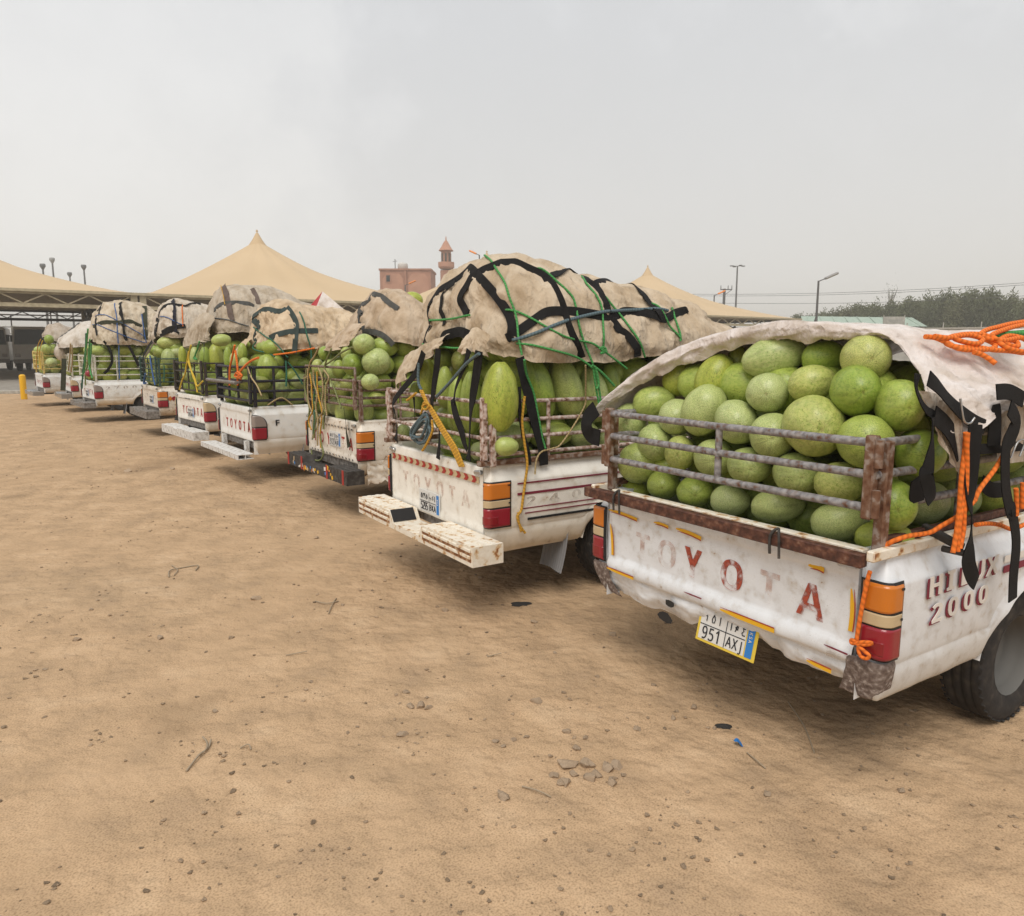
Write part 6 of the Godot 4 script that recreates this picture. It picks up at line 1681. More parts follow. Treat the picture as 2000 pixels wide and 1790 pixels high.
func stripe(root: Node, called: String, a: Vector2, b: Vector2, w: float, m: Material, z := 0.009, bow := 0.0) -> void:
	# a strip of tape or paint on the tailgate, laid 2 mm proud
	var g := Geo.new()
	var d := (b - a).normalized()
	var s := Vector2(-d.y, d.x) * w * 0.5
	var n := 6
	for i in n:
		var f0 := float(i) / n
		var f1 := float(i + 1) / n
		var p := a.lerp(b, f0) + s.normalized() * bow * sin(f0 * PI)
		var q := a.lerp(b, f1) + s.normalized() * bow * sin(f1 * PI)
		var t0 := minf(1.0, 0.35 + 2.2 * f0)
		var t1 := minf(1.0, 0.35 + 2.2 * f1)
		g.quad(Vector3(p.x - s.x * t0, p.y - s.y * t0, z), Vector3(q.x - s.x * t1, q.y - s.y * t1, z), Vector3(q.x + s.x * t1, q.y + s.y * t1, z), Vector3(p.x + s.x * t0, p.y + s.y * t0, z))
	put(called, g, m, root)


func build_trucks() -> void:
	# 1: the nearest
	lamp_wrap = 0.075
	var t := pickup(1, "nearest white pickup with brown steel bar across its worn tailgate, no rear bumper", {
		"w": 0.83, "wt": 0.722, "yb": 0.535, "roll": true, "dents": 1.0, "lamp": "old", "ly0": 0.592, "ly1": 0.878, "valance": "none", "flap": false, "dirt": Color(0.86, 0.82, 0.76),
	})
	var tg: Node = t.get_node("tailgate")
	var pos := [-0.455, -0.285, -0.115, 0.115, 0.315, 0.515]
	for i in 6:
		letters(tg, "letter", "TOYOTA"[i], Vector3(pos[i], 0.725, -0.002), 0.135, M.letter_worn if i in [2, 3, 5] else M.letter_faint, 1.0, Basis(Vector3.BACK, -0.03), 0.0)
	for e in [[-0.71, 0.873, -0.49, 0.862, 0.016, 0], [-0.37, 0.872, -0.27, 0.868, 0.014, 0], [-0.22, 0.872, -0.06, 0.858, 0.018, 0], [0.50, 0.873, 0.57, 0.870, 0.020, 0]]:
		stripe(tg, "yellow_tape", Vector2(e[0], e[1]), Vector2(e[2], e[3]), e[4], M.tape_yellow, 0.0065, 0.004)
		stripe(tg, "red_line", Vector2(e[0] + 0.01, e[1] - e[4] * 0.55), Vector2(e[2], e[3] - e[4] * 0.55), 0.005, M.tape_red, 0.0075, 0.004)
	for e in [[-0.695, 0.80, -0.672, 0.635], [0.688, 0.83, 0.694, 0.665]]:
		stripe(tg, "yellow_tape", Vector2(e[0], e[1]), Vector2(e[2], e[3]), 0.017, M.tape_yellow, 0.008, 0.006)
		stripe(tg, "red_line", Vector2(e[0] + 0.012, e[1]), Vector2(e[2] + 0.012, e[3]), 0.005, M.tape_red, 0.0085, 0.006)
	for e in [[-0.70, 0.560, -0.49, 0.556, 0.016, 0], [0.08, 0.566, 0.37, 0.562, 0.022, 0], [0.52, 0.486, 0.63, 0.480, 0.018, 1]]:
		stripe(tg, "yellow_tape", Vector2(e[0], e[1]), Vector2(e[2], e[3]), e[4], M.tape_yellow, 0.0215 if e[5] == 0 else 0.010)
		stripe(tg, "red_line", Vector2(e[0], e[1] + e[4] * 0.5), Vector2(e[2], e[3] + e[4] * 0.5), 0.005, M.tape_red, 0.0225 if e[5] == 0 else 0.011)
	for e in [[-0.14, 0.585, -0.03, 0.583], [0.60, 0.583, 0.70, 0.578]]:
		stripe(tg, "red_line", Vector2(e[0], e[1]), Vector2(e[2], e[3]), 0.007, M.letter_wine, 0.0225)
	var st := Geo.new()
	st.box(Vector3(0.655, 0.555, 0.0185), Vector3(0.09, 0.028, 0.002))
	put("sticker", st, M.letter_grey, tg)
	plate(t, Transform3D(Basis(Vector3.RIGHT, -0.22) * Basis(Vector3.BACK, 0.0), Vector3(0.095, 0.455, -0.012)), "951", "AXJ", true)
	# crumpled lower panel, in three dented pieces, and the scraped corner
	var nz := FastNoiseLite.new()
	nz.seed = 3
	nz.frequency = 2.2
	var lp := Geo.new()
	lp.grid(60, 16, func(a, b):
		var x: float = lerpf(-0.715, 0.700, a)
		var low: float = 0.425 - 0.02 * sin(a * 5.0) + 0.035 * smoothstep(0.40, 0.46, a) * smoothstep(0.74, 0.68, a) + 0.014 * nz.get_noise_2d(x * 3.0, 7.0)
		var y: float = lerpf(0.548, low, b)
		var dent: float = 0.045 * exp(-pow((x - 0.33) / 0.035, 2.0)) + 0.03 * exp(-pow((x + 0.33) / 0.09, 2.0)) * b
		return Vector3(x, y, -0.018 - 0.03 * b * b + 0.022 * nz.get_noise_2d(x * 1.6, y * 2.4) + 0.007 * nz.get_noise_2d(x * 6.0, y * 8.0) - dent + 0.012 * sin(b * PI)))
	put("lower_panel", lp, M.paint1, t)
	for e in [[-0.24, 0.495, 0.06, 0.035], [-0.27, 0.415, 0.10, 0.055]]:
		var g := Geo.new()
		g.grid(10, 3, func(a, b):
			var q: float = a * TAU
			var rr: float = b * (1.0 + 0.35 * nz.get_noise_2d(cos(q) * 2.0, sin(q) * 2.0 + e[0] * 9.0))
			return Vector3(e[0] + cos(q) * e[2] * 0.5 * rr, e[1] + sin(q) * e[3] * 0.5 * rr, 0.010 - 0.012 * absf(e[1] - 0.5)), true)
		put("scrape", g, M.under, t)
	for s in [1.0, -1.0]:
		var cp := lens(0.822, 0.69 if s > 0.0 else 0.70, s, 0.402, 0.578, func(_y): return 1.0)
		for i in cp.v.size():
			var p := cp.v[i]
			var f := (0.578 - p.y) / 0.175
			cp.v[i] = Vector3(p.x - s * 0.058 * f * f, p.y, p.z - 0.055 * f * f + 0.008 * nz.get_noise_3d(p.x * 5.0, p.y * 5.0, p.z * 5.0))
		put("scraped_corner", cp, M.primer, t)
	# steel bar across the tailgate with two hooks
	var bar := Geo.new()
	bar.box(Vector3(-0.045, 0.958, 0.048), Vector3(1.60, 0.052, 0.045), Basis(), 0.005)
	var sb := put("steel_bar", bar, M.brown_steel, t)
	for x in [-0.57, 0.39]:
		var hk := Geo.new()
		hk.tube(smooth_path(v3([x - 0.022, 0.90, 0.075, x - 0.02, 0.975, 0.078, x, 1.005, 0.06, x + 0.02, 0.985, 0.078, x + 0.024, 0.89, 0.076]), 5), 0.006, 6)
		put("hook", hk, M.dark_steel, sb)
	for s in [-1.0, 1.0]:
		var rl := Geo.new()
		rl.box(Vector3(s * 0.782, 0.982, -1.10), Vector3(0.032, 0.040, 2.32), Basis(), 0.005)
		put("rail_angle", rl, M.rust_white, t)
		var rb := Geo.new()
		rb.box(Vector3(s * 0.745, 1.012, -1.14), Vector3(0.028, 0.034, 2.2), Basis(), 0.004)
		put("cage_foot", rb, M.brown_steel, t)
	var rim := Geo.new()
	rim.box(Vector3(0, 0.972, -0.035), Vector3(1.42, 0.018, 0.05), Basis(), 0.004)
	put("tailgate_rim", rim, M.rust_white, t)
	cage(t, [1.143, 1.265, 1.382], M.cage1, M.post1, 0.738, -0.005, -2.18, 1.39, [0.011], [-0.62, -1.25, -2.15], 0.0165)
	var bolt := Geo.new()
	bolt.beam(Vector3(0.74, 1.03, -0.36), Vector3(0.90, 0.985, -0.34), 0.03, 0.03, 0.004)
	bolt.tube([Vector3(0.83, 0.965, -0.34), Vector3(0.93, 0.965, -0.34)], 0.013, 8)
	put("tie_hook", bolt, M.dark_steel, t)
	var sd := Basis(Vector3(0, 0.02, -1).normalized(), Vector3(0, 1, 0.02).normalized(), Vector3.RIGHT)
	var bed: Node = t.get_node("bed")
	for e in [["HILUX", -0.505, 0.835, 0.078, 0.108, 0], ["2000", -0.49, 0.722, 0.074, 0.118, 0]]:
		letters(bed, "letter", e[0], Vector3(0.8400, e[2] - 0.007, e[1] + 0.010), e[3], M.letter_wine, 1.45, sd, e[4])
		letters(bed, "letter", e[0], Vector3(0.8440, e[2], e[1]), e[3], M.tape_white, 1.45, sd, e[4])
	for y in [0.845, 0.80]:
		var sp := Geo.new()
		sp.box(Vector3(0.836, y, -1.05), Vector3(0.003, 0.03, 0.42))
		put("side_stripe", sp, M.tape_white if y > 0.82 else M.letter_wine, bed)

	lamp_wrap = 0.165
	# 2: striped tape and step bumper
	t = pickup(2, "white pickup with red chevron tape and rusty white step bumper, second from the right", {
		"w": 0.78, "wt": 0.725, "yb": 0.50, "lamp": "old", "ly0": 0.575, "ly1": 0.865, "sill": 0.385, "dirt": Color(0.90, 0.84, 0.76), "dents": 0.7,
		"word": ["TOYOTA", 0.0, 0.715, 0.115, "letter_faint", 1.1, 0.19], "plate": [Transform3D(Basis(), Vector3(-0.05, 0.60, 0.004)), "5295", "BKA", false],
	})
	tg = t.get_node("tailgate")
	for i in 13:
		var x := -0.705 + i * 0.106
		var g := Geo.new()
		g.quad(Vector3(x, 0.850, 0.0065), Vector3(x + 0.106, 0.850, 0.0065), Vector3(x + 0.106, 0.895, 0.0065), Vector3(x, 0.895, 0.0065))
		put("reflective_tape", g, M.cream if i < 13 else M.cream, tg)
		var c := Geo.new()
		for s in [0.0, 1.0]:
			var y0 := lerpf(0.850, 0.8725, s)
			var o0: float = 0.025 * s
			var o1: float = 0.025 * (1.0 - s)
			c.quad(Vector3(x + 0.01 + o0, y0, 0.009), Vector3(x + 0.055 + o0, y0, 0.009), Vector3(x + 0.055 + o1, y0 + 0.0225, 0.009), Vector3(x + 0.01 + o1, y0 + 0.0225, 0.009))
		put("chevron", c, M.letter_red, tg)
	var b2 := step_bumper(t, M.rust_white, -0.86, 0.99, 0.405, 0.53, 0.02, 0.24, -0.18, 0.24, 0.085)
	for e in [[-0.845, -0.245], [0.305, 0.975]]:
		for y in [0.447, 0.489]:
			var gr := Geo.new()
			gr.box(Vector3((e[0] + e[1]) * 0.5, y - 0.004, 0.2405), Vector3(e[1] - e[0], 0.020, 0.004))
			put("rusty_groove", gr, M.rust_band, b2)
	var bp := Geo.new()
	bp.quad(Vector3(-0.245, 0.533, 0.05), Vector3(-0.185, 0.452, 0.05), Vector3(-0.185, 0.452, 0.235), Vector3(-0.245, 0.533, 0.235))
	for i in bp.v.size():
		bp.v[i].x += 0.004
		bp.v[i].y += 0.003
	put("tread_patch", bp, M.black, b2)
	cage(t, [1.04, 1.15, 1.26, 1.38], M.cage2, M.cage2, 0.745, 0.0, -2.2, 1.39, [-0.04], [-0.49, -1.1, -1.7, -2.18], 0.0135)
	bed = t.get_node("bed")
	for e in [[0.845, 0.010, -0.22, -1.4], [0.775, 0.016, -0.22, -1.4], [0.675, 0.007, -0.26, -1.4], [0.642, 0.007, -0.28, -1.35], [0.600, 0.016, -0.30, -1.3]]:
		var g := Geo.new()
		g.box(Vector3(0.7835, e[0], (e[2] + e[3]) * 0.5), Vector3(0.003, e[1], e[2] - e[3]))
		put("side_stripe", g, M.letter_wine if e[0] > 0.63 else M.black, bed)
	letters(bed, "letter", "2400", Vector3(0.784, 0.725, -0.61), 0.06, M.letter_grey, 1.8, sd, 0.19)
	for s in [-1.0, 1.0]:
		var rb := Geo.new()
		rb.box(Vector3(s * 0.74, 0.992, -1.1), Vector3(0.05, 0.035, 2.3), Basis(), 0.005)
		put("cage_foot", rb, M.post1, t)

	# 3: stickers on a black bumper
	t = pickup(3, "battered white pickup with sticker covered black bumper, third from the right", {
		"w": 0.78, "wt": 0.725, "yb": 0.53, "lamp": "old", "ly0": 0.57, "ly1": 0.865, "sill": 0.46, "dirt": Color(0.72, 0.62, 0.5), "dents": 1.2, "valance_mat": "grey_steel",
		"word": ["TOYOTA", 0.02, 0.715, 0.125, "letter_red", 0.85, 0.21], "plate": [Transform3D(Basis(), Vector3(0.12, 0.735, 0.002)), "512", "AJB", false],
	})
	tg = t.get_node("tailgate")
	for i in 14:
		for y in [0.885, 0.565]:
			stripe(tg, "chevron", Vector2(-0.60 + i * 0.092, y), Vector2(-0.575 + i * 0.092, y - 0.012), 0.018, M.letter_black, 0.008)
	var b3 := step_bumper(t, M.dark_steel, -0.84, 0.96, 0.36, 0.50, 0.03, 0.22, -0.34, 0.40, 0.07, 0)
	for x in [-0.82, -0.36, 0.42, 0.86]:
		var g := Geo.new()
		g.box(Vector3(x, 0.43, 0.222), Vector3(0.045, 0.15, 0.006), Basis(), 0.002)
		put("red_band", g, M.letter_red, b3)
	var r := RandomNumberGenerator.new()
	r.seed = 33
	for i in 26:
		var x := r.randf_range(-0.75, 0.83)
		if x > -0.33 and x < 0.25 and r.randf() < 0.3:
			continue
		var low := x > -0.33 and x < 0.25
		var g := Geo.new()
		g.box(Vector3(x, r.randf_range(0.375, 0.42) if low else r.randf_range(0.38, 0.485), 0.2225), Vector3(r.randf_range(0.02, 0.06), r.randf_range(0.02, 0.045), 0.003), Basis(Vector3.BACK, r.randf_range(-0.4, 0.4)))
		put("sticker", g, [M.amber, M.cream, M.tape_yellow, M.tape_white, M.plate_blue, M.tape_yellow][i % 6], b3)
	var torn := Geo.new()
	torn.grid(14, 10, func(a, b):
		var p := Vector3(0.775 + 0.03 * nz.get_noise_2d(a * 9.0, b * 9.0), lerpf(0.56, 0.33, b) + 0.06 * nz.get_noise_2d(a * 5.0, 3.0) * b, lerpf(-0.08, -0.62, a))
		return p)
	put("torn_panel", torn, M.paint3, t)
	cage(t, [1.13, 1.21, 1.29, 1.385], M.cage3, M.cage3, 0.725, 0.0, -2.2, 1.39, [-0.02], [-0.5, -1.1, -1.7, -2.18], 0.014)
	var up := Geo.new()
	up.tube(v3([-0.725, 1.39, 0.0, -0.725, 1.515, 0.0, 0.725, 1.515, 0.0, 0.725, 1.39, 0.0]), 0.014, 8)
	put("upper_rail", up, M.cage3, t.get_node("cage"))

	# 4: open channel bumper
	t = pickup(4, "white pickup with open channel steel bumper and dark blue cage, fourth from the right", {
		"w": 0.78, "wt": 0.725, "yb": 0.525, "lamp": "new", "ly0": 0.555, "ly1": 0.868, "sill": 0.36, "dirt": Color(0.88, 0.81, 0.72), "dents": 0.5,
		"word": ["TOYOTA", 0.08, 0.695, 0.125, "letter_red", 0.9, 0.19],
	})
	var g4 := Geo.new()
	for y in [0.342, 0.398]:
		g4.box(Vector3(0.07, y, 0.17), Vector3(1.72, 0.012, 0.20), Basis(), 0.003)
	g4.box(Vector3(0.07, 0.370, 0.264), Vector3(1.72, 0.044, 0.012))
	g4.box(Vector3(0.07, 0.370, 0.17), Vector3(1.72, 0.044, 0.008))
	for x in [-0.5, 0.5]:
		g4.box(Vector3(x, 0.42, 0.02), Vector3(0.07, 0.2, 0.05))
	put("bumper", g4, M.pale_wood, t)
	cage(t, [1.05, 1.17, 1.30, 1.475], M.cage4, M.cage4, 0.725, 0.0, -2.2, 1.48, [-0.2, 0.2], [-0.3, -0.9, -1.5, -2.18], 0.018)
	var br := Geo.new()
	br.tube(v3([-0.75, 1.28, 0.14, 0.6, 1.28, 0.14]), 0.024, 8)
	br.beam(Vector3(-0.5, 1.28, 0.14), Vector3(-0.5, 1.28, 0.0), 0.03)
	br.beam(Vector3(0.4, 1.28, 0.14), Vector3(0.4, 1.28, 0.0), 0.03)
	put("bumper_pipe", br, M.grey_steel, t.get_node("cage"))
	letters(t.get_node("bed"), "letter", "F", Vector3(0.786, 0.76, -0.30), 0.075, M.letter_black, 1.2, sd, 0.1)

	# 5: white block bumper
	t = pickup(5, "white pickup with thick white painted bumper and red lettering, fifth from the right", {
		"w": 0.78, "wt": 0.725, "yb": 0.53, "lamp": "beige", "ly0": 0.565, "ly1": 0.868, "dirt": Color(0.85, 0.78, 0.68),
		"word": ["TOYOTA", 0.09, 0.695, 0.125, "letter_red", 0.9, 0.19], "plate": [Transform3D(Basis(), Vector3(0.03, 0.665, 0.004)), "295", "XKB", false],
	})
	step_bumper(t, M.pale_wood, -0.80, 0.96, 0.30, 0.43, 0.02, 0.26, -0.05, 0.05, 0.02, 0)
	for i in 16:
		stripe(t.get_node("tailgate"), "dash", Vector2(-0.58 + i * 0.07, 0.888), Vector2(-0.54 + i * 0.07, 0.888), 0.022 if i in [5, 6, 7, 8] else 0.010, M.letter_black, 0.008)
	cage(t, [1.04, 1.16, 1.34, 1.48], M.cage5, M.cage5, 0.73, 0.0, -2.2, 1.50, [-0.35, 0.0, 0.35], [-0.4, -0.8, -1.5, -2.18], 0.013)

	# 6: low dark bumper
	t = pickup(6, "dirty white pickup with heavy dark brown bumper and green cage, sixth from the right", {
		"w": 0.78, "wt": 0.725, "yb": 0.545, "lamp": "old", "ly0": 0.57, "ly1": 0.868, "dirt": Color(0.75, 0.64, 0.52), "dents": 1.0,
		"word": ["TOYOTA", 0.0, 0.73, 0.115, "letter_grey", 0.8, 0.17], "plate": [Transform3D(Basis(), Vector3(0.12, 0.70, 0.004)), "291", "KAX", false],
	})
	step_bumper(t, M.grey_steel, -0.80, 0.84, 0.36, 0.50, 0.02, 0.26, -0.25, 0.22, 0.05, 0)
	for e in [[-0.20, "amber"], [-0.27, "red"]]:
		var g := Geo.new()
		g.box(Vector3(0.786, 0.735, e[0]), Vector3(0.006, 0.07, 0.07), Basis(Vector3.RIGHT, 0.5))
		put("side_sticker", g, M[e[1]], t)
	cage(t, [1.06, 1.14, 1.23, 1.31, 1.41, 1.51], M.cage6, M.cage6, 0.73, 0.0, -2.2, 1.53, [-0.35, 0.0, 0.35], [-0.4, -0.9, -1.5, -2.18], 0.012)

	# 7 to 9: the far three
	t = pickup(7, "white pickup with sand stained side and tall strapped load, third from the far end", {
		"w": 0.78, "wt": 0.725, "yb": 0.53, "lamp": "new", "ly0": 0.565, "ly1": 0.868, "dirt": Color(0.78, 0.62, 0.44),
		"word": ["TOYOTA", 0.02, 0.70, 0.12, "letter_worn", 0.85, 0.17], "plate": [Transform3D(Basis(), Vector3(-0.1, 0.66, 0.004)), "155", "BAJ", false],
	})
	step_bumper(t, M.grey_steel, -0.80, 0.86, 0.36, 0.48, 0.02, 0.26, -0.3, 0.25, 0.05, 0)
	letters(t.get_node("bed"), "letter", "2700", Vector3(0.786, 0.80, -0.55), 0.075, M.letter_grey, 1.8, sd, 0.19)
	cage(t, [1.10, 1.24, 1.42, 1.53], M.cage7, M.cage7, 0.735, 0.0, -2.2, 1.56, [-0.3, 0.3], [-0.5, -1.1, -1.7, -2.18], 0.014)
	t = pickup(8, "white pickup under a low cream cover, second from the far end", {
		"w": 0.78, "wt": 0.725, "yb": 0.54, "lamp": "beige", "ly0": 0.565, "ly1": 0.868, "word": ["TOYOTA", 0.0, 0.70, 0.12, "letter_worn", 0.85, 0.17],
	})
	step_bumper(t, M.chrome, -0.80, 0.84, 0.38, 0.50, 0.02, 0.26, -0.3, 0.25, 0.03, 0)
	cage(t, [1.10, 1.24, 1.38, 1.53], M.cage7, M.cage7, 0.735, 0.0, -2.2, 1.56, [-0.2, 0.25], [-0.5, -1.1, -1.7, -2.18], 0.014)
	t = pickup(9, "farthest white pickup at the row's left end with pale yellow cage", {
		"w": 0.78, "wt": 0.725, "yb": 0.54, "lamp": "new", "ly0": 0.565, "ly1": 0.868, "word": ["TOYOTA", 0.0, 0.70, 0.12, "letter_worn", 0.85, 0.17],
	})
	step_bumper(t, M.chrome, -0.82, 0.86, 0.33, 0.45, 0.02, 0.30, -0.3, 0.25, 0.03, 0)
	cage(t, [1.11, 1.23, 1.37, 1.49, 1.60], M.cage9, M.cage9, 0.735, 0.0, -2.2, 1.62, [-0.3, 0.3], [-0.5, -1.1, -1.7, -2.18], 0.015)

# ---------------------------------------------------------------- loads: melons, covers, straps and ropes
func cover_top(c: Dictionary, z: float) -> float:
	var p: Array = c.prof
	var n := p.size()
	if z >= p[0] or z <= p[n - 2]:
		return -1.0
	for i in range(0, n - 2, 2):
		if z <= p[i] and z >= p[i + 2]:
			return lerpf(p[i + 1], p[i + 3], (z - p[i]) / (p[i + 2] - p[i]))
	return -1.0


func cover_inside(c: Dictionary, q: Vector3) -> bool:
	var h := cover_top(c, q.z)
	if q.y >= h:
		return false
	var w: float = c.w
	var zr: float = c.prof[0]
	var zf: float = c.prof[c.prof.size() - 2]
	if q.z > zr - 0.45:
		w *= pow(maxf(0.0, 1.0 - pow((q.z - zr + 0.45) / 0.45, 3.0)), 1.0 / 3.0)
	if q.z < zf + 0.45:
		w *= pow(maxf(0.0, 1.0 - pow((zf + 0.45 - q.z) / 0.45, 3.0)), 1.0 / 3.0)
	if q.y > c.yb:
		w *= pow(maxf(0.0, 1.0 - pow((q.y - c.yb) / (h - c.yb), c.n)), 1.0 / c.n)
	return absf(q.x) < w


func cover_point(c: Dictionary, d: Vector3, lift := 0.0) -> Vector3:
	# distance from the middle of the load to the cloth along a direction, then the bulges and folds of the cloth
	var lo := 0.05
	var hi := 2.4
	for i in 13:
		var m := (lo + hi) * 0.5
		if cover_inside(c, c.mid + d * m):
			lo = m
		else:
			hi = m
	var p: Vector3 = c.mid + d * lo
	var o := 0.0
	var nz: FastNoiseLite = c.lump
	var f: FastNoiseLite = c.fold
	# melons pressing through: round bumps, cloth stretched between them
	var cell := nz.get_noise_3d(p.x, p.y * 1.1, p.z)
	o += c.bump * (0.5 - smoothstep(-1.0, 0.1, cell))
	o += 0.035 * f.get_noise_3d(p.x * 1.2 + 31.0, p.y * 1.2, p.z * 1.2)
	# folds hanging down the sides, finer near the hem
	var side := clampf(1.0 - absf(d.y) * 1.2, 0.0, 1.0)
	var wr := f.get_noise_3d(p.x * 7.0, p.y * 1.6 + 1.5 * f.get_noise_3d(p.x * 2.0, p.y * 2.0, p.z * 2.0), p.z * 7.0)
	o += c.crease * side * (absf(wr) * 1.6 - 0.35)
	var wr2 := f.get_noise_3d(p.x * 5.0 + p.y * 4.0 + 9.0, p.y * 6.0, p.z * 5.0 - p.y * 4.0)
	o += c.crease * 0.45 * (0.35 - absf(wr2))
	return p + d * (o + lift)


func make_cover(k: int, label: String, mat_: Material, hem: Array, bumpy: float, crease: float, cells := 5.0) -> Node3D:
	var c: Dictionary = COVERS[k].duplicate(true)
	var n := FastNoiseLite.new()
	n.seed = 500 + k
	n.noise_type = FastNoiseLite.TYPE_CELLULAR
	n.cellular_distance_function = FastNoiseLite.DISTANCE_EUCLIDEAN
	n.cellular_return_type = FastNoiseLite.RETURN_DISTANCE
	n.cellular_jitter = 0.85
	n.fractal_type = FastNoiseLite.FRACTAL_NONE
	n.frequency = cells
	c.lump = n
	var f := FastNoiseLite.new()
	f.seed = 600 + k
	f.frequency = 1.0
	f.fractal_octaves = 3
	c.fold = f
	c.bump = bumpy
	c.crease = crease
	c.mid = Vector3(0, lerpf(c.yb, cover_top(c, -0.9), 0.35), -1.35)
	covers[k] = c
	var t := thing("canvas_cover", label, "cover", pose(k), "canvas covers strapped over the loads")
	var g := Geo.new()
	var nu := 260
	var nv := 74
	# direction of the hem for every bearing; bearings crowd towards the rear
	var low := []
	var bear := []
	for i in nu:
		var a := TAU * i / nu
		a += 0.35 * sin(2.0 * a) * 0.0
		bear.append(a)
		var deg := rad_to_deg(a)
		var y := 0.0
		for j in range(0, hem.size() - 2, 2):
			if deg >= hem[j] and deg <= hem[j + 2]:
				var q := smoothstep(0.0, 1.0, (deg - hem[j]) / (hem[j + 2] - hem[j]))
				y = lerpf(hem[j + 1], hem[j + 3], q)
		y += 0.02 * f.get_noise_2d(cos(a) * 6.0, sin(a) * 6.0)
		var e0 := -1.2
		var e1 := 1.4
		for s in 12:
			var m := (e0 + e1) * 0.5
			var d := Vector3(cos(a) * cos(m), sin(m), sin(a) * cos(m))
			var lo := 0.05
			var hi := 2.4
			for q in 10:
				var mm := (lo + hi) * 0.5
				if cover_inside(c, c.mid + d * mm):
					lo = mm
				else:
					hi = mm
			if c.mid.y + d.y * lo < y:
				e0 = m
			else:
				e1 = m
		low.append(e1)
	g.grid(nu, nv, func(a, b):
		var i := roundi(a * nu) % nu
		var e: float = lerpf(low[i], PI / 2, pow(b, 0.92))
		var th: float = bear[i]
		var p := cover_point(c, Vector3(cos(th) * cos(e), sin(e), sin(th) * cos(e)))
		if b < 0.02:
			p += (p - c.mid).normalized() * -0.025
		return p, true)
	put("canvas", g, mat_, t)
	return t


var covers := {}
func on_cover(k: int, pts: Array, lift: float, per := 6) -> Array:
	# smooth line through the points, laid on the cloth; also the outward directions
	var c: Dictionary = covers[k]
	var out := []
	var ups := []
	for p in smooth_path(pts, per):
		var d: Vector3 = (p - c.mid).normalized()
		out.append(cover_point(c, d, lift))
		ups.append(d)
	# a taut band does not follow every hollow
	for pass_ in 14:
		var cp := out.duplicate()
		for i in range(1, out.size() - 1):
			var m: Vector3 = (cp[i - 1] + cp[i + 1]) * 0.5
			out[i] = cp[i].lerp(m, 0.7 if (m - c.mid).length() > (cp[i] - c.mid).length() else 0.08)
	return [out, ups]


func rope(k: int, pts: Array, r: float, m: Material, label: String, group := "", per := 6, wob := 0.0) -> MeshInstance3D:
	var g := Geo.new()
	var path := smooth_path(pts, per)
	if wob > 0.0:
		for i in path.size():
			path[i] += Vector3(sin(i * 1.7), cos(i * 2.3), sin(i * 1.1 + 1.0)) * wob
	g.tube(path, r, 7)
	var o := put("rope", g, m)
	o.transform = pose(k)
	tag(o, label, "rope", group)
	return o


func strap(k: int, pts: Array, w: float, m: Material, label: String, out := Vector3(0, 0, 1), per := 6, group := "") -> MeshInstance3D:
	var g := Geo.new()
	var path := smooth_path(pts, per)
	var ups := []
	var side := Vector3(out.z, 0, -out.x)
	for i in path.size():
		ups.append((out + side * (0.0 if w > 0.064 else 0.45) * sin(i * 0.16 + pts.size())).normalized())
	g.ribbon(path, ups, w, 0.004)
	var o := put("strap", g, m)
	o.transform = pose(k)
	tag(o, label, "strap", group)
	return o


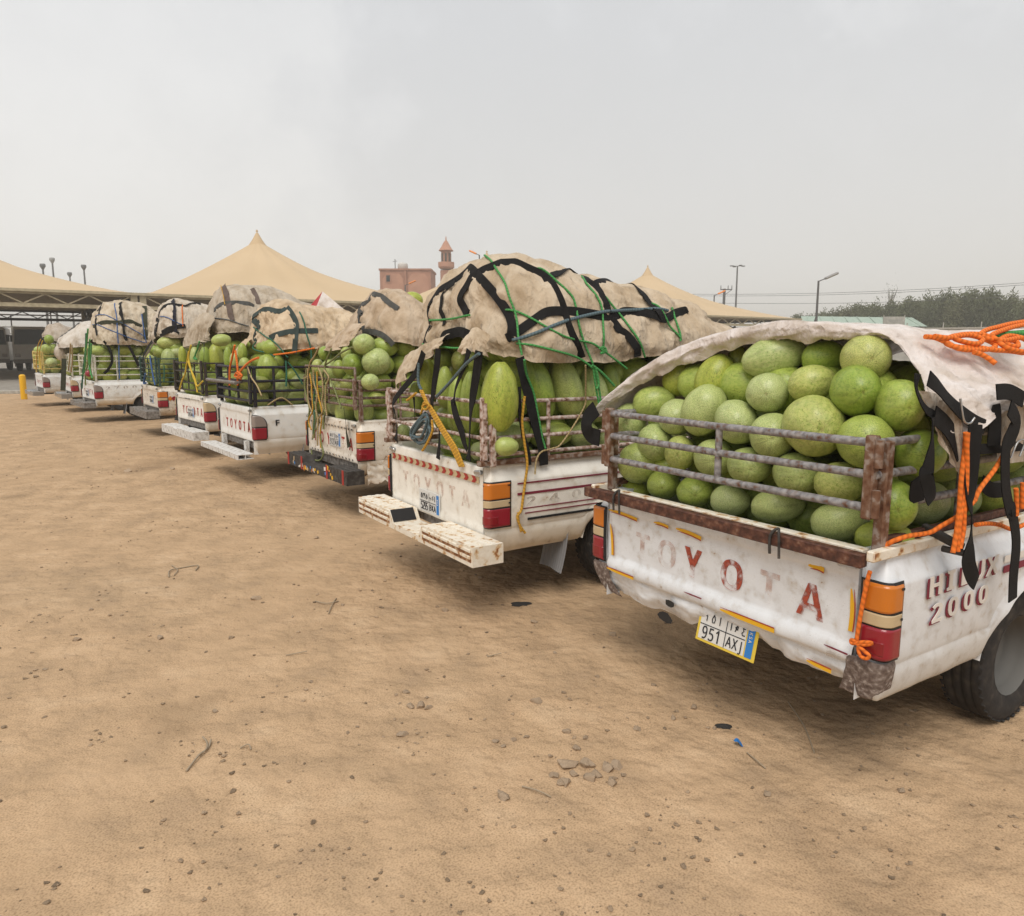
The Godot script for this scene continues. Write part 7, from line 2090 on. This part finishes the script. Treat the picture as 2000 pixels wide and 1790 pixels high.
func place_melons(k: int) -> void:
	var r := RandomNumberGenerator.new()
	r.seed = 900 + k
	var base := pose(k)
	var taken_spots: Array[Vector3] = []
	var counts := {}
	var names := {"a": "bottom row", "b": "second row up", "c": "third row up", "d": "fourth row up", "e": "top row", "u": "upright rank", "t": "topmost rank", "m": "middle rank", "s": "long leaning rank", "l": "lowest rank"}
	var view := Vector3(base.origin.x, 0, base.origin.z).normalized()
	var right := Vector3(-view.z, 0, view.x)
	for e in MELONS[k]:
		counts[e[0]] = counts.get(e[0], 0) + 1
		var at := base * Vector3(e[1], e[2], e[3])
		var rx: float = e[4]
		var ry: float = e[5]
		var tilt := deg_to_rad(e[6])
		var b: Basis
		var shape := r.randi() % 5
		var word := "round"
		if rx > ry * 1.22:
			b = Basis(right * rx, Vector3.UP * ry, -view * ry)
			word = "sideways"
		elif ry > rx * 1.22:
			b = Basis(Vector3.UP * ry, right * -rx, -view * rx)
			word = "upright"
		else:
			b = Basis(view * maxf(rx, ry) * 1.25, Vector3.UP * ry, right * rx)
		b = Basis(-view, -tilt) * b
		b = Basis(Vector3.UP, r.randf_range(-0.12, 0.12)) * b
		var tone := r.randi() % melon_mats.size()
		if k == 1 and e[0] == "e" and counts[e[0]] == 4:
			tone = 10
		if k == 1 and counts[e[0]] >= 7 and e[0] in ["d", "e"]:
			tone = 4
		if k == 2 and e[0] == "u":
			tone = [4, 12, 5, 4][counts[e[0]] % 4]
		var hue: String = ["mid green", "pale green", "fresh green", "dark green", "yellowish green", "whitish green", "lime green"][tone / 2]
		melon(Transform3D(b, at), tone, shape, "%s %s melon, %s from left, %s, %s" % [hue, word, ordinal(counts[e[0]]), names[e[0]], short_row(k)], "melons on the %s" % ROW[k])
		taken_spots.append(Vector3(e[1], e[2], e[3]))
	# the rest of the faces that the rails let one see
	if k == 1 or k == 2:
		fill_side(k, r, base, taken_spots, [1.06, 1.25, 1.40] if k == 1 else [1.07], 0.60)
	else:
		var hemtop: float = {3: 1.62, 4: 1.62, 5: 1.62, 6: 1.72, 7: 1.66, 8: 1.5, 9: 1.72}[k]
		var rows := []
		var y := 1.06
		while y < hemtop:
			rows.append(y)
			y += 0.195
		var n := 0
		for j in rows.size():
			n = 0
			for i in 6:
				var p := Vector3(-0.57 + i * 0.225 + (0.05 if j % 2 else -0.03) + r.randf_range(-0.02, 0.02), rows[j] + r.randf_range(-0.02, 0.02), -0.16 + r.randf_range(-0.03, 0.01))
				if absf(p.x) > 0.62 or near(p, taken_spots, 0.19):
					continue
				n += 1
				filler(k, r, base, p, n, "%s row behind the %s's tailgate" % [["bottom", "second", "third", "fourth"][j], short_row(k)], false)
				taken_spots.append(p)
		fill_side(k, r, base, taken_spots, rows, 0.58)
	# deeper melons that only close the gaps
	var mm := MultiMesh.new()
	mm.transform_format = MultiMesh.TRANSFORM_3D
	mm.mesh = melon_meshes[0]
	var places: Array[Transform3D] = []
	var yy := 0.78
	while yy < (1.62 if k == 1 else 1.75):
		var zz := -0.42
		while zz > -2.15:
			for i in 5:
				var p := Vector3(-0.46 + i * 0.23 + r.randf_range(-0.03, 0.03), yy, zz + r.randf_range(-0.04, 0.04))
				if not (i in [1, 2, 3] and zz < -0.9 and yy < 1.5):
					places.append(base * Transform3D(Basis(Vector3.UP, r.randf() * TAU) * Basis.from_scale(Vector3(0.15, 0.11, 0.115)), p))
			zz -= 0.26
		yy += 0.19
	mm.instance_count = places.size()
	for i in places.size():
		mm.set_instance_transform(i, places[i])
	var o := MultiMeshInstance3D.new()
	o.multimesh = mm
	o.material_override = melon_mats[4]
	o.name = numbered("packed_melons")
	o.set_meta("kind", "stuff")
	tag(o, "melons packed deeper inside the load of the %s" % short_row(k), "melons")
	add_child(o)


func short_row(k: int) -> String:
	return ["", "nearest pickup", "second pickup", "third pickup", "fourth pickup", "fifth pickup", "sixth pickup", "seventh pickup", "eighth pickup", "farthest pickup"][k]


func near(p: Vector3, list: Array[Vector3], d: float) -> bool:
	for q in list:
		if p.distance_to(q) < d:
			return true
	return false


func fill_side(k: int, r: RandomNumberGenerator, base: Transform3D, spots: Array[Vector3], rows: Array, x: float) -> void:
	for j in rows.size():
		var n := 0
		for i in 7:
			var p := Vector3(x + r.randf_range(-0.02, 0.02), rows[j] + r.randf_range(-0.02, 0.02), -0.36 - i * 0.27 - (0.1 if j % 2 else 0.0))
			if p.z < -2.05 or near(p, spots, 0.21):
				continue
			n += 1
			filler(k, r, base, p, n, "%s row on the %s's right side" % [["bottom", "second", "third", "fourth"][j], short_row(k)], true)
			spots.append(p)


func filler(k: int, r: RandomNumberGenerator, base: Transform3D, p: Vector3, n: int, where: String, side: bool) -> void:
	var s := r.randf_range(0.9, 1.12)
	var long := r.randf_range(0.135, 0.17) * s
	var thick := r.randf_range(0.100, 0.112) * s
	var b: Basis
	var how := r.randf()
	var word := "round"
	if side and how < 0.65:
		b = Basis(Vector3.UP, PI / 2 + r.randf_range(-0.25, 0.25))
		word = "long"
	elif how < 0.5:
		b = Basis(Vector3.BACK, PI / 2 + r.randf_range(-0.25, 0.25)) if not side else Basis(Vector3.RIGHT, r.randf_range(-0.2, 0.2)) * Basis(Vector3.BACK, PI / 2)
		long *= 0.9
		word = "upright"
	else:
		b = Basis(Vector3.UP, (0.0 if side else PI / 2) + r.randf_range(-0.35, 0.35))
	var tone := r.randi() % melon_mats.size()
	melon(base * Transform3D(b * Basis.from_scale(Vector3(long, thick, thick)), p), tone, r.randi() % 5, "%s melon, %s from %s in the %s" % [word, ordinal(n), "the rear" if side else "left", where], "melons on the %s" % ROW[k])


func flap(k: int, called: String, label: String, m: Material, top: Array, bottom: Array, folds: float, depth: float, out: Vector3, parent: Node = self) -> MeshInstance3D:
	# a loose piece of cloth hanging between two lines, gathered in folds
	var nz := FastNoiseLite.new()
	nz.seed = 40 + k + top.size()
	nz.frequency = 1.0
	var tp := smooth_path(top, 8)
	var bt := smooth_path(bottom, 8)
	var at := func(l: Array, f: float) -> Vector3:
		var q := f * (l.size() - 1)
		var i := mini(int(q), l.size() - 2)
		return (l[i] as Vector3).lerp(l[i + 1], q - i)
	var g := Geo.new()
	g.grid(72, 22, func(a, b):
		var p: Vector3 = (at.call(tp, a) as Vector3).lerp(at.call(bt, a), b)
		var w := sin(a * folds * TAU + 2.0 * nz.get_noise_2d(a * 3.0, b * 1.5))
		var amp: float = depth * (0.35 + 0.65 * b)
		p += out * (amp * w + depth * 0.7 * sin(b * PI) + depth * 0.35 * nz.get_noise_2d(a * 5.0, b * 2.0))
		return p)
	var back := g.v.size()
	var o := put(called, g, m, parent)
	if parent == self:
		o.transform = pose(k)
		tag(o, label, "cover")
	return o


func build_loads() -> void:
	for k in range(1, 10):
		place_melons(k)
	# hem heights by bearing: 0 right, 90 rear, 180 left, 270 front
	make_cover(2, "beige canvas cover with black straps and green ropes on the second pickup", M.canvas2, [0, 1.66, 25, 1.62, 45, 1.62, 60, 1.66, 75, 1.72, 88, 1.84, 95, 1.74, 105, 1.70, 125, 1.62, 160, 1.55, 230, 1.5, 270, 1.6, 310, 1.55, 340, 1.62, 360, 1.66], 0.09, 0.040, 3.5)
	make_cover(3, "low beige canvas cover with grey straps on the third pickup", M.canvas3, [0, 1.72, 30, 1.72, 55, 1.78, 75, 1.88, 90, 1.84, 110, 1.78, 150, 1.62, 230, 1.55, 310, 1.55, 360, 1.72], 0.05, 0.030)
	make_cover(4, "cream canvas cover with dark teal straps on the fourth pickup", M.canvas4, [0, 1.72, 40, 1.70, 65, 1.68, 85, 1.72, 110, 1.74, 150, 1.62, 230, 1.55, 310, 1.6, 360, 1.72], 0.05, 0.040)
	make_cover(5, "tall grey beige canvas cover with brown straps on the fifth pickup", M.canvas5, [0, 2.0, 40, 1.97, 65, 1.95, 85, 2.0, 110, 1.95, 150, 1.7, 230, 1.6, 310, 1.7, 360, 2.0], 0.03, 0.025)
	make_cover(6, "pale canvas cover with navy and black straps on the sixth pickup", M.canvas6, [0, 1.92, 40, 1.92, 65, 1.92, 85, 1.95, 110, 1.85, 150, 1.7, 230, 1.6, 310, 1.7, 360, 1.92], 0.05, 0.025)
	make_cover(7, "tall pale canvas cover with blue ropes on the seventh pickup", M.canvas7, [0, 1.76, 40, 1.78, 60, 1.80, 80, 1.92, 110, 1.85, 150, 1.7, 230, 1.6, 310, 1.7, 360, 1.76], 0.06, 0.035)
	make_cover(8, "low cream canvas cover with grey straps on the eighth pickup", M.canvas8, [0, 1.75, 40, 1.75, 70, 1.72, 110, 1.7, 150, 1.62, 230, 1.6, 310, 1.6, 360, 1.75], 0.04, 0.03)
	make_cover(9, "low grey canvas cover with dark edge on the farthest pickup", M.canvas9, [0, 1.8, 40, 1.85, 70, 2.05, 110, 2.05, 150, 1.8, 230, 1.7, 310, 1.7, 360, 1.8], 0.04, 0.03)
	var cov_nodes := {}
	for c in get_children():
		if c.name.begins_with("canvas_cover"):
			cov_nodes[cov_nodes.size() + 2] = c
	var count := {}
	for e in STRAPS:
		var k: int = e[0]
		var w: float = e[2]
		var line := on_cover(k, v3(e[3]), 0.007 if w > 0.0 else 0.012)
		var g := Geo.new()
		if w > 0.0:
			g.ribbon(line[0], line[1], w, 0.004)
			put("strap", g, M[e[1]], cov_nodes[k])
		else:
			g.tube(line[0], -w, 7)
			var o := put("rope", g, M[e[1]])
			o.transform = pose(k)
			count[k] = count.get(k, 0) + 1
			tag(o, e[4], "rope", "ropes over the covers")
	extras()


func nearest_tarp() -> void:
	# white canvas thrown over the nearest load: arched over the rear, folded under at its edge, hanging down on the right
	var t := thing("canvas_cover", "white canvas cover folded back over the nearest load, black straps at its right corner", "cover", pose(1), "canvas covers strapped over the loads")
	var e := smooth_path(v3([-0.87, 1.375, -0.02, -0.85, 1.43, -0.04, -0.81, 1.50, -0.10, -0.72, 1.60, -0.18, -0.57, 1.695, -0.24, -0.39, 1.765, -0.28, -0.18, 1.81, -0.30, 0.04, 1.838, -0.30, 0.25, 1.832, -0.30, 0.42, 1.812, -0.31, 0.53, 1.79, -0.34, 0.60, 1.735, -0.36, 0.66, 1.675, -0.34, 0.74, 1.615, -0.28, 0.82, 1.56, -0.17, 0.875, 1.50, -0.13, 0.90, 1.43, -0.20]), 10)
	var band := [0.02, 0.035, 0.05, 0.07, 0.10, 0.10, 0.09, 0.09, 0.085, 0.065, 0.03, 0.015, 0.012, 0.012, 0.012, 0.012, 0.01]
	var nz := FastNoiseLite.new()
	nz.seed = 12
	nz.frequency = 1.0
	nz.fractal_octaves = 3
	var front := [-0.87, 1.40, -0.86, 1.46, -0.83, 1.53, -0.75, 1.62, -0.60, 1.70, -0.42, 1.755, -0.20, 1.80, 0.02, 1.82, 0.24, 1.81, 0.42, 1.79, 0.55, 1.75, 0.64, 1.69, 0.71, 1.63, 0.78, 1.57, 0.85, 1.52, 0.895, 1.46, 0.905, 1.40]
	var nu := 230
	var nv := 96
	var nb := 9
	var g := Geo.new()
	g.grid(nu, nv, func(a, b):
		var q: float = a * (e.size() - 1)
		var i := mini(int(q), e.size() - 2)
		var p: Vector3 = (e[i] as Vector3).lerp(e[i + 1], q - i)
		var s: float = a * 16.0
		var si := mini(int(s), 15)
		var drop: float = lerpf(band[si], band[si + 1], s - si)
		var row: float = b * nv
		if row < nb:
			# the edge is folded under and hangs as a soft band
			var f: float = 1.0 - row / nb
			var crumple := nz.get_noise_2d(a * 24.0, f * 2.0)
			p.y -= drop * f * (1.0 + 0.25 * crumple)
			p.z += 0.022 * sin(f * PI * 0.9) + 0.014 * crumple * f - 0.03 * f * f
			p.z += 0.012 * nz.get_noise_2d(a * 9.0 + f * 4.0, f * 5.0)
			return p
		var v: float = (row - nb) / (nv - nb)
		var z: float = lerpf(p.z, -2.5, v)
		var fx: float = lerpf(front[si * 2], front[si * 2 + 2], s - si)
		var fy: float = lerpf(front[si * 2 + 1], front[si * 2 + 3], s - si)
		var m := smoothstep(0.0, 0.35, v)
		var o := Vector3(lerpf(p.x, fx, m), lerpf(p.y, fy, m), z)
		# melons below, creases above
		var right := smoothstep(0.5, 0.8, a)
		var out := Vector3(0.6 * right - 0.5 * smoothstep(0.35, 0.1, a), 0.8, 0).normalized()
		var hump := nz.get_noise_3d(o.x * 2.2, o.y * 2.0, o.z * 2.2)
		o += out * 0.030 * hump * smoothstep(0.0, 0.1, v)
		var warp := nz.get_noise_3d(o.x * 2.0 + 5.0, o.y * 2.0, o.z * 2.0)
		var c1 := nz.get_noise_3d(o.x * 4.0 + o.z * 2.5 + warp * 1.5, o.y * 5.0 + o.z * 4.0, 3.0 + o.z * 2.0)
		var c2 := nz.get_noise_3d(o.x * 9.0 - o.z * 3.0 + warp * 2.0, o.y * 9.0, 8.0 + o.z * 7.0)
		o += out * (0.028 * (0.25 - absf(c1)) + 0.012 * (0.25 - absf(c2))) * (0.45 + 0.8 * right) * (1.0 - 0.8 * smoothstep(0.90, 1.0, a))
		# the right hem lifts beside the buckle, and hangs in scallops beyond
		if a > 0.86:
			var k: float = (a - 0.86) / 0.14
			var lift := exp(-pow((z + 0.74) / 0.17, 2.0)) * 0.10 + 0.03 * sin(z * 9.0)
			o.y += lift * k
			o.x += 0.04 * k * exp(-pow((z + 0.72) / 0.16, 2.0)) + 0.02 * k * sin(z * 13.0)
		return o)
	put("canvas", g, M.canvas1, t)
	# wire buckle on the right corner
	for l in [[0.915, 1.545, -0.20, 0.925, 1.47, -0.215, 0.92, 1.455, -0.27, 0.925, 1.475, -0.29], [0.91, 1.30, -0.63, 0.915, 1.36, -0.66, 0.915, 1.36, -0.72, 0.91, 1.30, -0.70]]:
		var q := Geo.new()
		q.tube(smooth_path(v3(l), 4), 0.004, 6)
		put("buckle", q, M.chrome, t)
	var fl := flap(1, "corner_flap", "", M.canvas1in, v3([0.845, 1.575, -0.05, 0.875, 1.56, -0.14, 0.89, 1.53, -0.24]), v3([0.875, 1.38, -0.16, 0.89, 1.31, -0.24, 0.90, 1.22, -0.32]), 1.5, 0.012, Vector3(0.9, 0.1, 0.3), t)
	flap(1, "corner_flap", "", M.canvas1in, v3([0.87, 1.50, -0.56, 0.885, 1.53, -0.72, 0.885, 1.52, -0.90, 0.87, 1.48, -1.10]), v3([0.875, 1.28, -0.58, 0.89, 1.27, -0.74, 0.89, 1.27, -0.92, 0.875, 1.26, -1.12]), 2.0, 0.010, Vector3(1, 0.1, 0.1), t)


func extras() -> void:
	nearest_tarp()
	for e in EXTRA:
		var pts := v3(e[4])
		var out := Vector3(0, 0, 1) if e[5] == "z" else Vector3(1, 0.15, 0)
		if e[0] == "strap":
			strap(e[1], pts, e[3], M[e[2]], e[6], out, 6, "straps hanging from the covers")
		else:
			rope(e[1], pts, e[3], M[e[2]], e[6], "ropes tied to the cages", 6)
	# loose gathered cloth at the rear of some covers
	flap(2, "gathered_cloth", "gathered beige cloth tucked over the biggest upright melon of the second pickup", M.canvas2, v3([0.44, 1.80, -0.05, 0.53, 1.84, -0.03, 0.62, 1.85, -0.02, 0.72, 1.80, -0.05]), v3([0.42, 1.70, 0.0, 0.50, 1.675, 0.02, 0.64, 1.70, 0.03, 0.74, 1.66, -0.02]), 3.0, 0.020, Vector3(0.2, 0.1, 1))
	flap(2, "gathered_cloth", "beige cloth edge hanging at the left rear of the second pickup", M.canvas2, v3([0.10, 1.82, -0.10, -0.10, 1.78, -0.08, -0.34, 1.72, -0.06, -0.62, 1.66, -0.08]), v3([0.06, 1.72, -0.03, -0.18, 1.60, 0.0, -0.40, 1.50, 0.02, -0.66, 1.38, 0.0]), 4.0, 0.020, Vector3(-0.2, 0.1, 1))
	flap(5, "gathered_cloth", "folded back brown and beige cloth hanging at the fifth pickup's left rear", M.canvas5, v3([0.45, 2.22, -0.33, 0.05, 2.30, -0.32, -0.35, 2.22, -0.30, -0.70, 2.05, -0.30]), v3([0.50, 1.86, -0.22, 0.10, 1.80, -0.18, -0.30, 1.76, -0.16, -0.78, 1.72, -0.20]), 8.0, 0.05, Vector3(-0.1, 0.2, 1))
	flap(3, "gathered_cloth", "gathered beige cloth hanging at the third pickup's left rear", M.canvas3, v3([0.34, 1.98, -0.30, 0.02, 1.98, -0.28, -0.25, 1.92, -0.28, -0.55, 1.84, -0.30]), v3([0.32, 1.80, -0.16, 0.02, 1.72, -0.14, -0.24, 1.68, -0.12, -0.56, 1.72, -0.14]), 4.0, 0.028, Vector3(0, 0.1, 1))
	flap(4, "gathered_cloth", "cream cloth gathered at the fourth pickup's left rear corner", M.canvas4, v3([-0.10, 1.86, -0.32, -0.35, 1.84, -0.30, -0.62, 1.78, -0.32]), v3([-0.12, 1.66, -0.18, -0.36, 1.60, -0.14, -0.66, 1.50, -0.16]), 3.0, 0.025, Vector3(-0.1, 0.1, 1))
	# canvas bulge of the low cover on the eighth pickup
	var bg := Geo.new()
	bg.grid(30, 16, func(a, b):
		var w: float = a * TAU
		var h: float = b * PI
		return Vector3(-0.28 + 0.25 * sin(h) * cos(w), 1.60 + 0.23 * cos(h), 0.04 + 0.2 * sin(h) * sin(w)), true)
	var bo := put("sack", bg, M.canvas8)
	bo.transform = pose(8)
	tag(bo, "round cream sack bulging over the eighth pickup's rear gate", "sack")
	var sp := Geo.new()
	var pts := []
	var ups := []
	for i in 12:
		var a := 0.2 + i * 0.2
		pts.append(Vector3(-0.30 + 0.05 * sin(a), 1.60 + 0.235 * cos(a), 0.05 + 0.21 * sin(a)))
		ups.append(Vector3(0, cos(a), sin(a)))
	sp.ribbon(pts, ups, 0.05, 0.004)
	put("strap", sp, M.web_black, bo)
	# peaked red and white cloth on the fourth load
	var pk := thing("peaked_cloth", "red and white cloth standing up in a peak on the fourth load", "cloth", pose(4))
	for s in 2:
		var g := Geo.new()
		g.grid(14, 12, func(a, b):
			var top := Vector3(0.0, 2.52, -1.31)
			var l := Vector3(-0.42, 2.24, -1.20) if s == 0 else Vector3(0.06, 2.30, -1.20)
			var rr := Vector3(0.06, 2.30, -1.20) if s == 0 else Vector3(0.30, 2.16, -1.62)
			var p := top.lerp(l.lerp(rr, a), b)
			return p + Vector3(0, 0, 0.015 * sin(a * 9.0 + s) * b))
		put("red_side" if s == 0 else "white_side", g, M.cloth_red if s == 0 else M.cloth_white, pk)
	# lone melon on the third load
	melon(pose(3) * Transform3D(Basis(Vector3.UP, 0.6) * Basis.from_scale(Vector3(0.125, 0.10, 0.105)), Vector3(0.0, 2.265, -1.04)), 12, 1, "single melon lying on top of the third load before the pink building", "melons on the third pickup from the right")
	street_lamp(Vector3((938.0 - 1000.0) / 1450.0 * 84.0, 0, -84), 2.6, 1.72 + (680.0 - 505.0) / 1450.0 * 84.0, "street lamp whose orange head peeps over the tallest load", "orange")
	# dark red ball on the seventh pickup's rear rails
	var rb := thing("reflector_lamp", "round dark red reflector lamp hung on the seventh pickup's rear rails", "reflector", pose(7))
	var rg := Geo.new()
	rg.lathe([Vector2(0.0, 1.06), Vector2(0.06, 1.075), Vector2(0.085, 1.13), Vector2(0.06, 1.19), Vector2(0.03, 1.21), Vector2(0.0, 1.215)], 14, Transform3D(Basis(), Vector3(0.58, 0, 0.06)))
	put("bulb", rg, M.red, rb)


const STONES := [-1.77, -4.95, 0.034, 0.15, -4.48, 0.033, -0.44, -4.69, 0.028, -0.49, -4.77, 0.018, 0.62, -4.27, 0.029, -2.59, -4.2, 0.025, -1.7, -4.24, 0.024, -0.5, -3.12, 0.03, 0.14, -3.44, 0.029, 0.86, -3.36, 0.024, 0.57, -3.17, 0.023, 0.29, -3.01, 0.024, -0.04, -2.67, 0.029, -0.52, -3.54, 0.022, -0.42, -3.49, 0.016, -0.45, -3.38, 0.032, -0.48, -3.4, 0.024, -0.41, -3.36, 0.021, -2.12, -4.24, 0.028, -5.41, -10.32, 0.057, -4.86, -10.5, 0.048, -1.43, -3.36, 0.017, -1.15, -4.84, 0.018]
const STONES_SMALL := [-1.44, -4.6, 0.014, -0.23, -5.41, 0.02, -1.79, -6.63, 0.024, 0.44, -3.7, 0.014, 0.74, -3.61, 0.017, 0.05, -3.1, 0.017, -0.08, -3.05, 0.019, -0.03, -3.02, 0.017, 0.0, -3.06, 0.015, 0.26, -3.12, 0.02, 0.32, -3.1, 0.017, 0.74, -3.26, 0.018, 0.93, -3.17, 0.015, 1.54, -2.67, 0.022, 0.98, -2.68, 0.023, -2.51, -3.79, 0.017, -1.07, -3.67, 0.014, -0.7, -3.19, 0.015, -2.8, -4.74, 0.02, -0.46, -5.41, 0.016, -0.89, -5.41, 0.02, 0.26, -4.03, 0.015]
const CLODS := [0.22, -2.85, 0.046, 0.3, -2.88, 0.035, 0.38, -2.85, 0.037, 0.44, -2.86, 0.033, 0.23, -2.74, 0.038, 0.31, -2.75, 0.034, 0.4, -2.74, 0.032, 0.27, -2.81, 0.027, 0.17, -2.8, 0.023, 0.34, -2.8, 0.025, 0.45, -2.81, 0.021, 0.19, -2.72, 0.02]


func stone_mesh(sd: int) -> ArrayMesh:
	var nz := FastNoiseLite.new()
	nz.seed = sd
	nz.frequency = 0.9
	var g := Geo.new()
	g.grid(18, 12, func(a, b):
		var w: float = a * TAU
		var h: float = b * PI
		var d := Vector3(sin(h) * cos(w), cos(h), sin(h) * sin(w))
		var r := 1.15 + 0.55 * nz.get_noise_3dv(d) + 0.25 * nz.get_noise_3dv(d * 2.7)
		var p := d * r
		# a few flat broken faces
		for k in 7:
			var n := Vector3(sin(k * 2.1 + sd), 0.5 * cos(k * 1.3 + sd), cos(k * 2.9 + sd * 2.0)).normalized()
			var over_ := p.dot(n) - 0.62
			if over_ > 0.0:
				p -= n * over_
		return Vector3(p.x, p.y * 0.68, p.z), true)
	return g.commit()


func build_stones() -> void:
	var kinds: Array[Mesh] = []
	for i in 5:
		kinds.append(stone_mesh(i + 1))
	var r := RandomNumberGenerator.new()
	r.seed = 21
	for set_ in [[STONES, "sand coloured stone on the bare sand, %s from left among the larger stones", "larger stones on the sand"], [STONES_SMALL, "small pebble on the bare sand, %s from left among the smaller stones", "smaller stones on the sand"], [CLODS, "broken clod, %s from left in the heap of clods before the nearest pickup", "heap of broken clods"]]:
		var a: Array = set_[0]
		var order := []
		for i in range(0, a.size(), 3):
			order.append([a[i] / -a[i + 1], i])
		order.sort_custom(func(p, q): return p[0] < q[0])
		for n in order.size():
			var i: int = order[n][1]
			var o := MeshInstance3D.new()
			o.mesh = kinds[r.randi() % 5]
			o.material_override = M.stone
			o.name = numbered("clod" if set_[0] == CLODS else "stone")
			add_child(o)
			var s: float = a[i + 2] * (r.randf_range(0.55, 1.15) if set_[0] == CLODS else 0.9)
			o.transform = Transform3D(Basis(Vector3.UP, r.randf() * TAU) * Basis(Vector3.RIGHT, r.randf_range(-0.4, 0.4)) * Basis.from_scale(Vector3(s * r.randf_range(0.9, 1.35), s * r.randf_range(0.6, 0.9), s)), Vector3(a[i] + r.randf_range(-0.02, 0.02), ground_y(a[i], a[i + 1]) + s * 0.16, a[i + 1] + r.randf_range(-0.02, 0.02)))
			tag(o, set_[1] % ordinal(n + 1), "stone", set_[2])
	# uncounted grit and pebbles
	var mm := MultiMesh.new()
	mm.transform_format = MultiMesh.TRANSFORM_3D
	mm.use_colors = true
	mm.mesh = kinds[2]
	var n := 9000
	mm.instance_count = n
	var pn := FastNoiseLite.new()
	pn.seed = 8
	pn.frequency = 0.5
	for i in n:
		var d := 1.6 + 24.0 * pow(r.randf(), 1.7)
		var ang := r.randf_range(-1.15, 0.95)
		var x := sin(ang) * d
		var z := -cos(ang) * d
		for tries in 4:
			# pebbles gather in drifts
			if pn.get_noise_2d(x * 3.0, z * 3.0) > r.randf_range(-0.25, 0.35):
				break
			d = 1.6 + 24.0 * pow(r.randf(), 1.7)
			ang = r.randf_range(-1.15, 0.95)
			x = sin(ang) * d
			z = -cos(ang) * d
		var s := 0.0022 + 0.0085 * pow(r.randf(), 3.0)
		s *= 1.0 + 0.5 * pn.get_noise_2d(x, z) + d * 0.03
		mm.set_instance_transform(i, Transform3D(Basis(Vector3.UP, r.randf() * TAU) * Basis.from_scale(Vector3(s * 1.3, s * 0.8, s)), Vector3(x, ground_y(x, z) + s * 0.2, z)))
		var f := r.randf_range(0.6, 1.25)
		mm.set_instance_color(i, Color(f, f * 0.98, f * 0.95))
	var o := MultiMeshInstance3D.new()
	o.multimesh = mm
	o.material_override = M.stone
	o.name = "pebbles"
	o.set_meta("kind", "stuff")
	tag(o, "fine pebbles and grit strewn over the sand", "pebbles")
	add_child(o)
	# twigs and stems
	var tw := [
		[[-1.34, -2.83, -1.33, -2.93, -1.32, -3.0, -1.33, -3.06], "pale forked twig on the sand, nearest to the camera", 0.0045],
		[[-1.33, -2.94, -1.32, -2.99, -1.35, -3.06, -1.38, -3.09], "thin side shoot of the pale forked twig", 0.004],
		[[-1.35, -4.89, -1.25, -4.82, -1.19, -4.89], "bent dry stem left of the grey stones", 0.004],
		[[-1.20, -4.65, -1.21, -4.79, -1.22, -4.95], "straight dry stem pointing at the third pickup", 0.004],
		[[-2.60, -5.43, -2.66, -5.58, -2.60, -5.68, -2.50, -5.72, -2.47, -5.60], "curled green stem on the open sand", 0.005],
		[[-2.72, -5.74, -2.61, -5.60, -2.58, -5.47], "dry stem crossing the curled green stem", 0.004],
		[[1.36, -3.44, 1.34, -3.19, 1.30, -2.97], "long thin stem in front of the nearest pickup", 0.003],
		[[0.04, -2.71, 0.10, -2.66, 0.15, -2.63], "short twig beside the heap of clods", 0.003],
		[[-1.18, -3.0, -1.15, -3.02, -1.13, -2.99], "tiny twig right of the pale forked twig", 0.003],
		[[1.01, -2.97, 1.03, -2.89, 1.05, -2.85], "short twig under the nearest pickup's rear corner", 0.003],
		[[-0.14, -3.96, -0.06, -3.98], "short flat straw between the grey stones", 0.003],
		[[-1.28, -3.99, -1.17, -4.03], "flat straw on the sand at the middle left", 0.003],
	]
	for e in tw:
		var pts := []
		for i in range(0, e[0].size(), 2):
			pts.append(Vector3(e[0][i], ground_y(e[0][i], e[0][i + 1]) + 0.006 + 0.004 * (i % 4), e[0][i + 1]))
		var g := Geo.new()
		g.tube(smooth_path(pts, 5), e[2], 5)
		tag(put("twig", g, M.twig), e[1], "twig")
	# a blue scrap of plastic and a dark leaf
	var g2 := Geo.new()
	g2.grid(6, 4, func(a, b): return Vector3(0.975 + 0.035 * a, 0.010 + 0.012 * sin(a * 4.0 + b), -3.05 + 0.03 * b))
	tag(put("plastic_scrap", g2, M.plate_blue), "tiny blue scrap of plastic near the nearest pickup", "scrap")
	for p in [[0.05, -4.84, 0.09, "dark flat scrap on the sand before the second pickup"], [0.98, -3.20, 0.05, "dark flat clot of earth right of the heap of clods"]]:
		var g3 := Geo.new()
		var nz := FastNoiseLite.new()
		nz.frequency = 1.2
		g3.grid(16, 4, func(a, b):
			var w: float = a * TAU
			var rr: float = p[2] * b * (0.8 + 0.5 * nz.get_noise_2d(cos(w) * 2.0 + p[0], sin(w) * 2.0))
			return Vector3(p[0] + cos(w) * rr, ground_y(p[0], p[1]) + 0.012 * (1.0 - b * b) + 0.003, p[1] + sin(w) * rr * 0.6), true)
		tag(put("scrap", g3, M.under), p[3], "scrap")
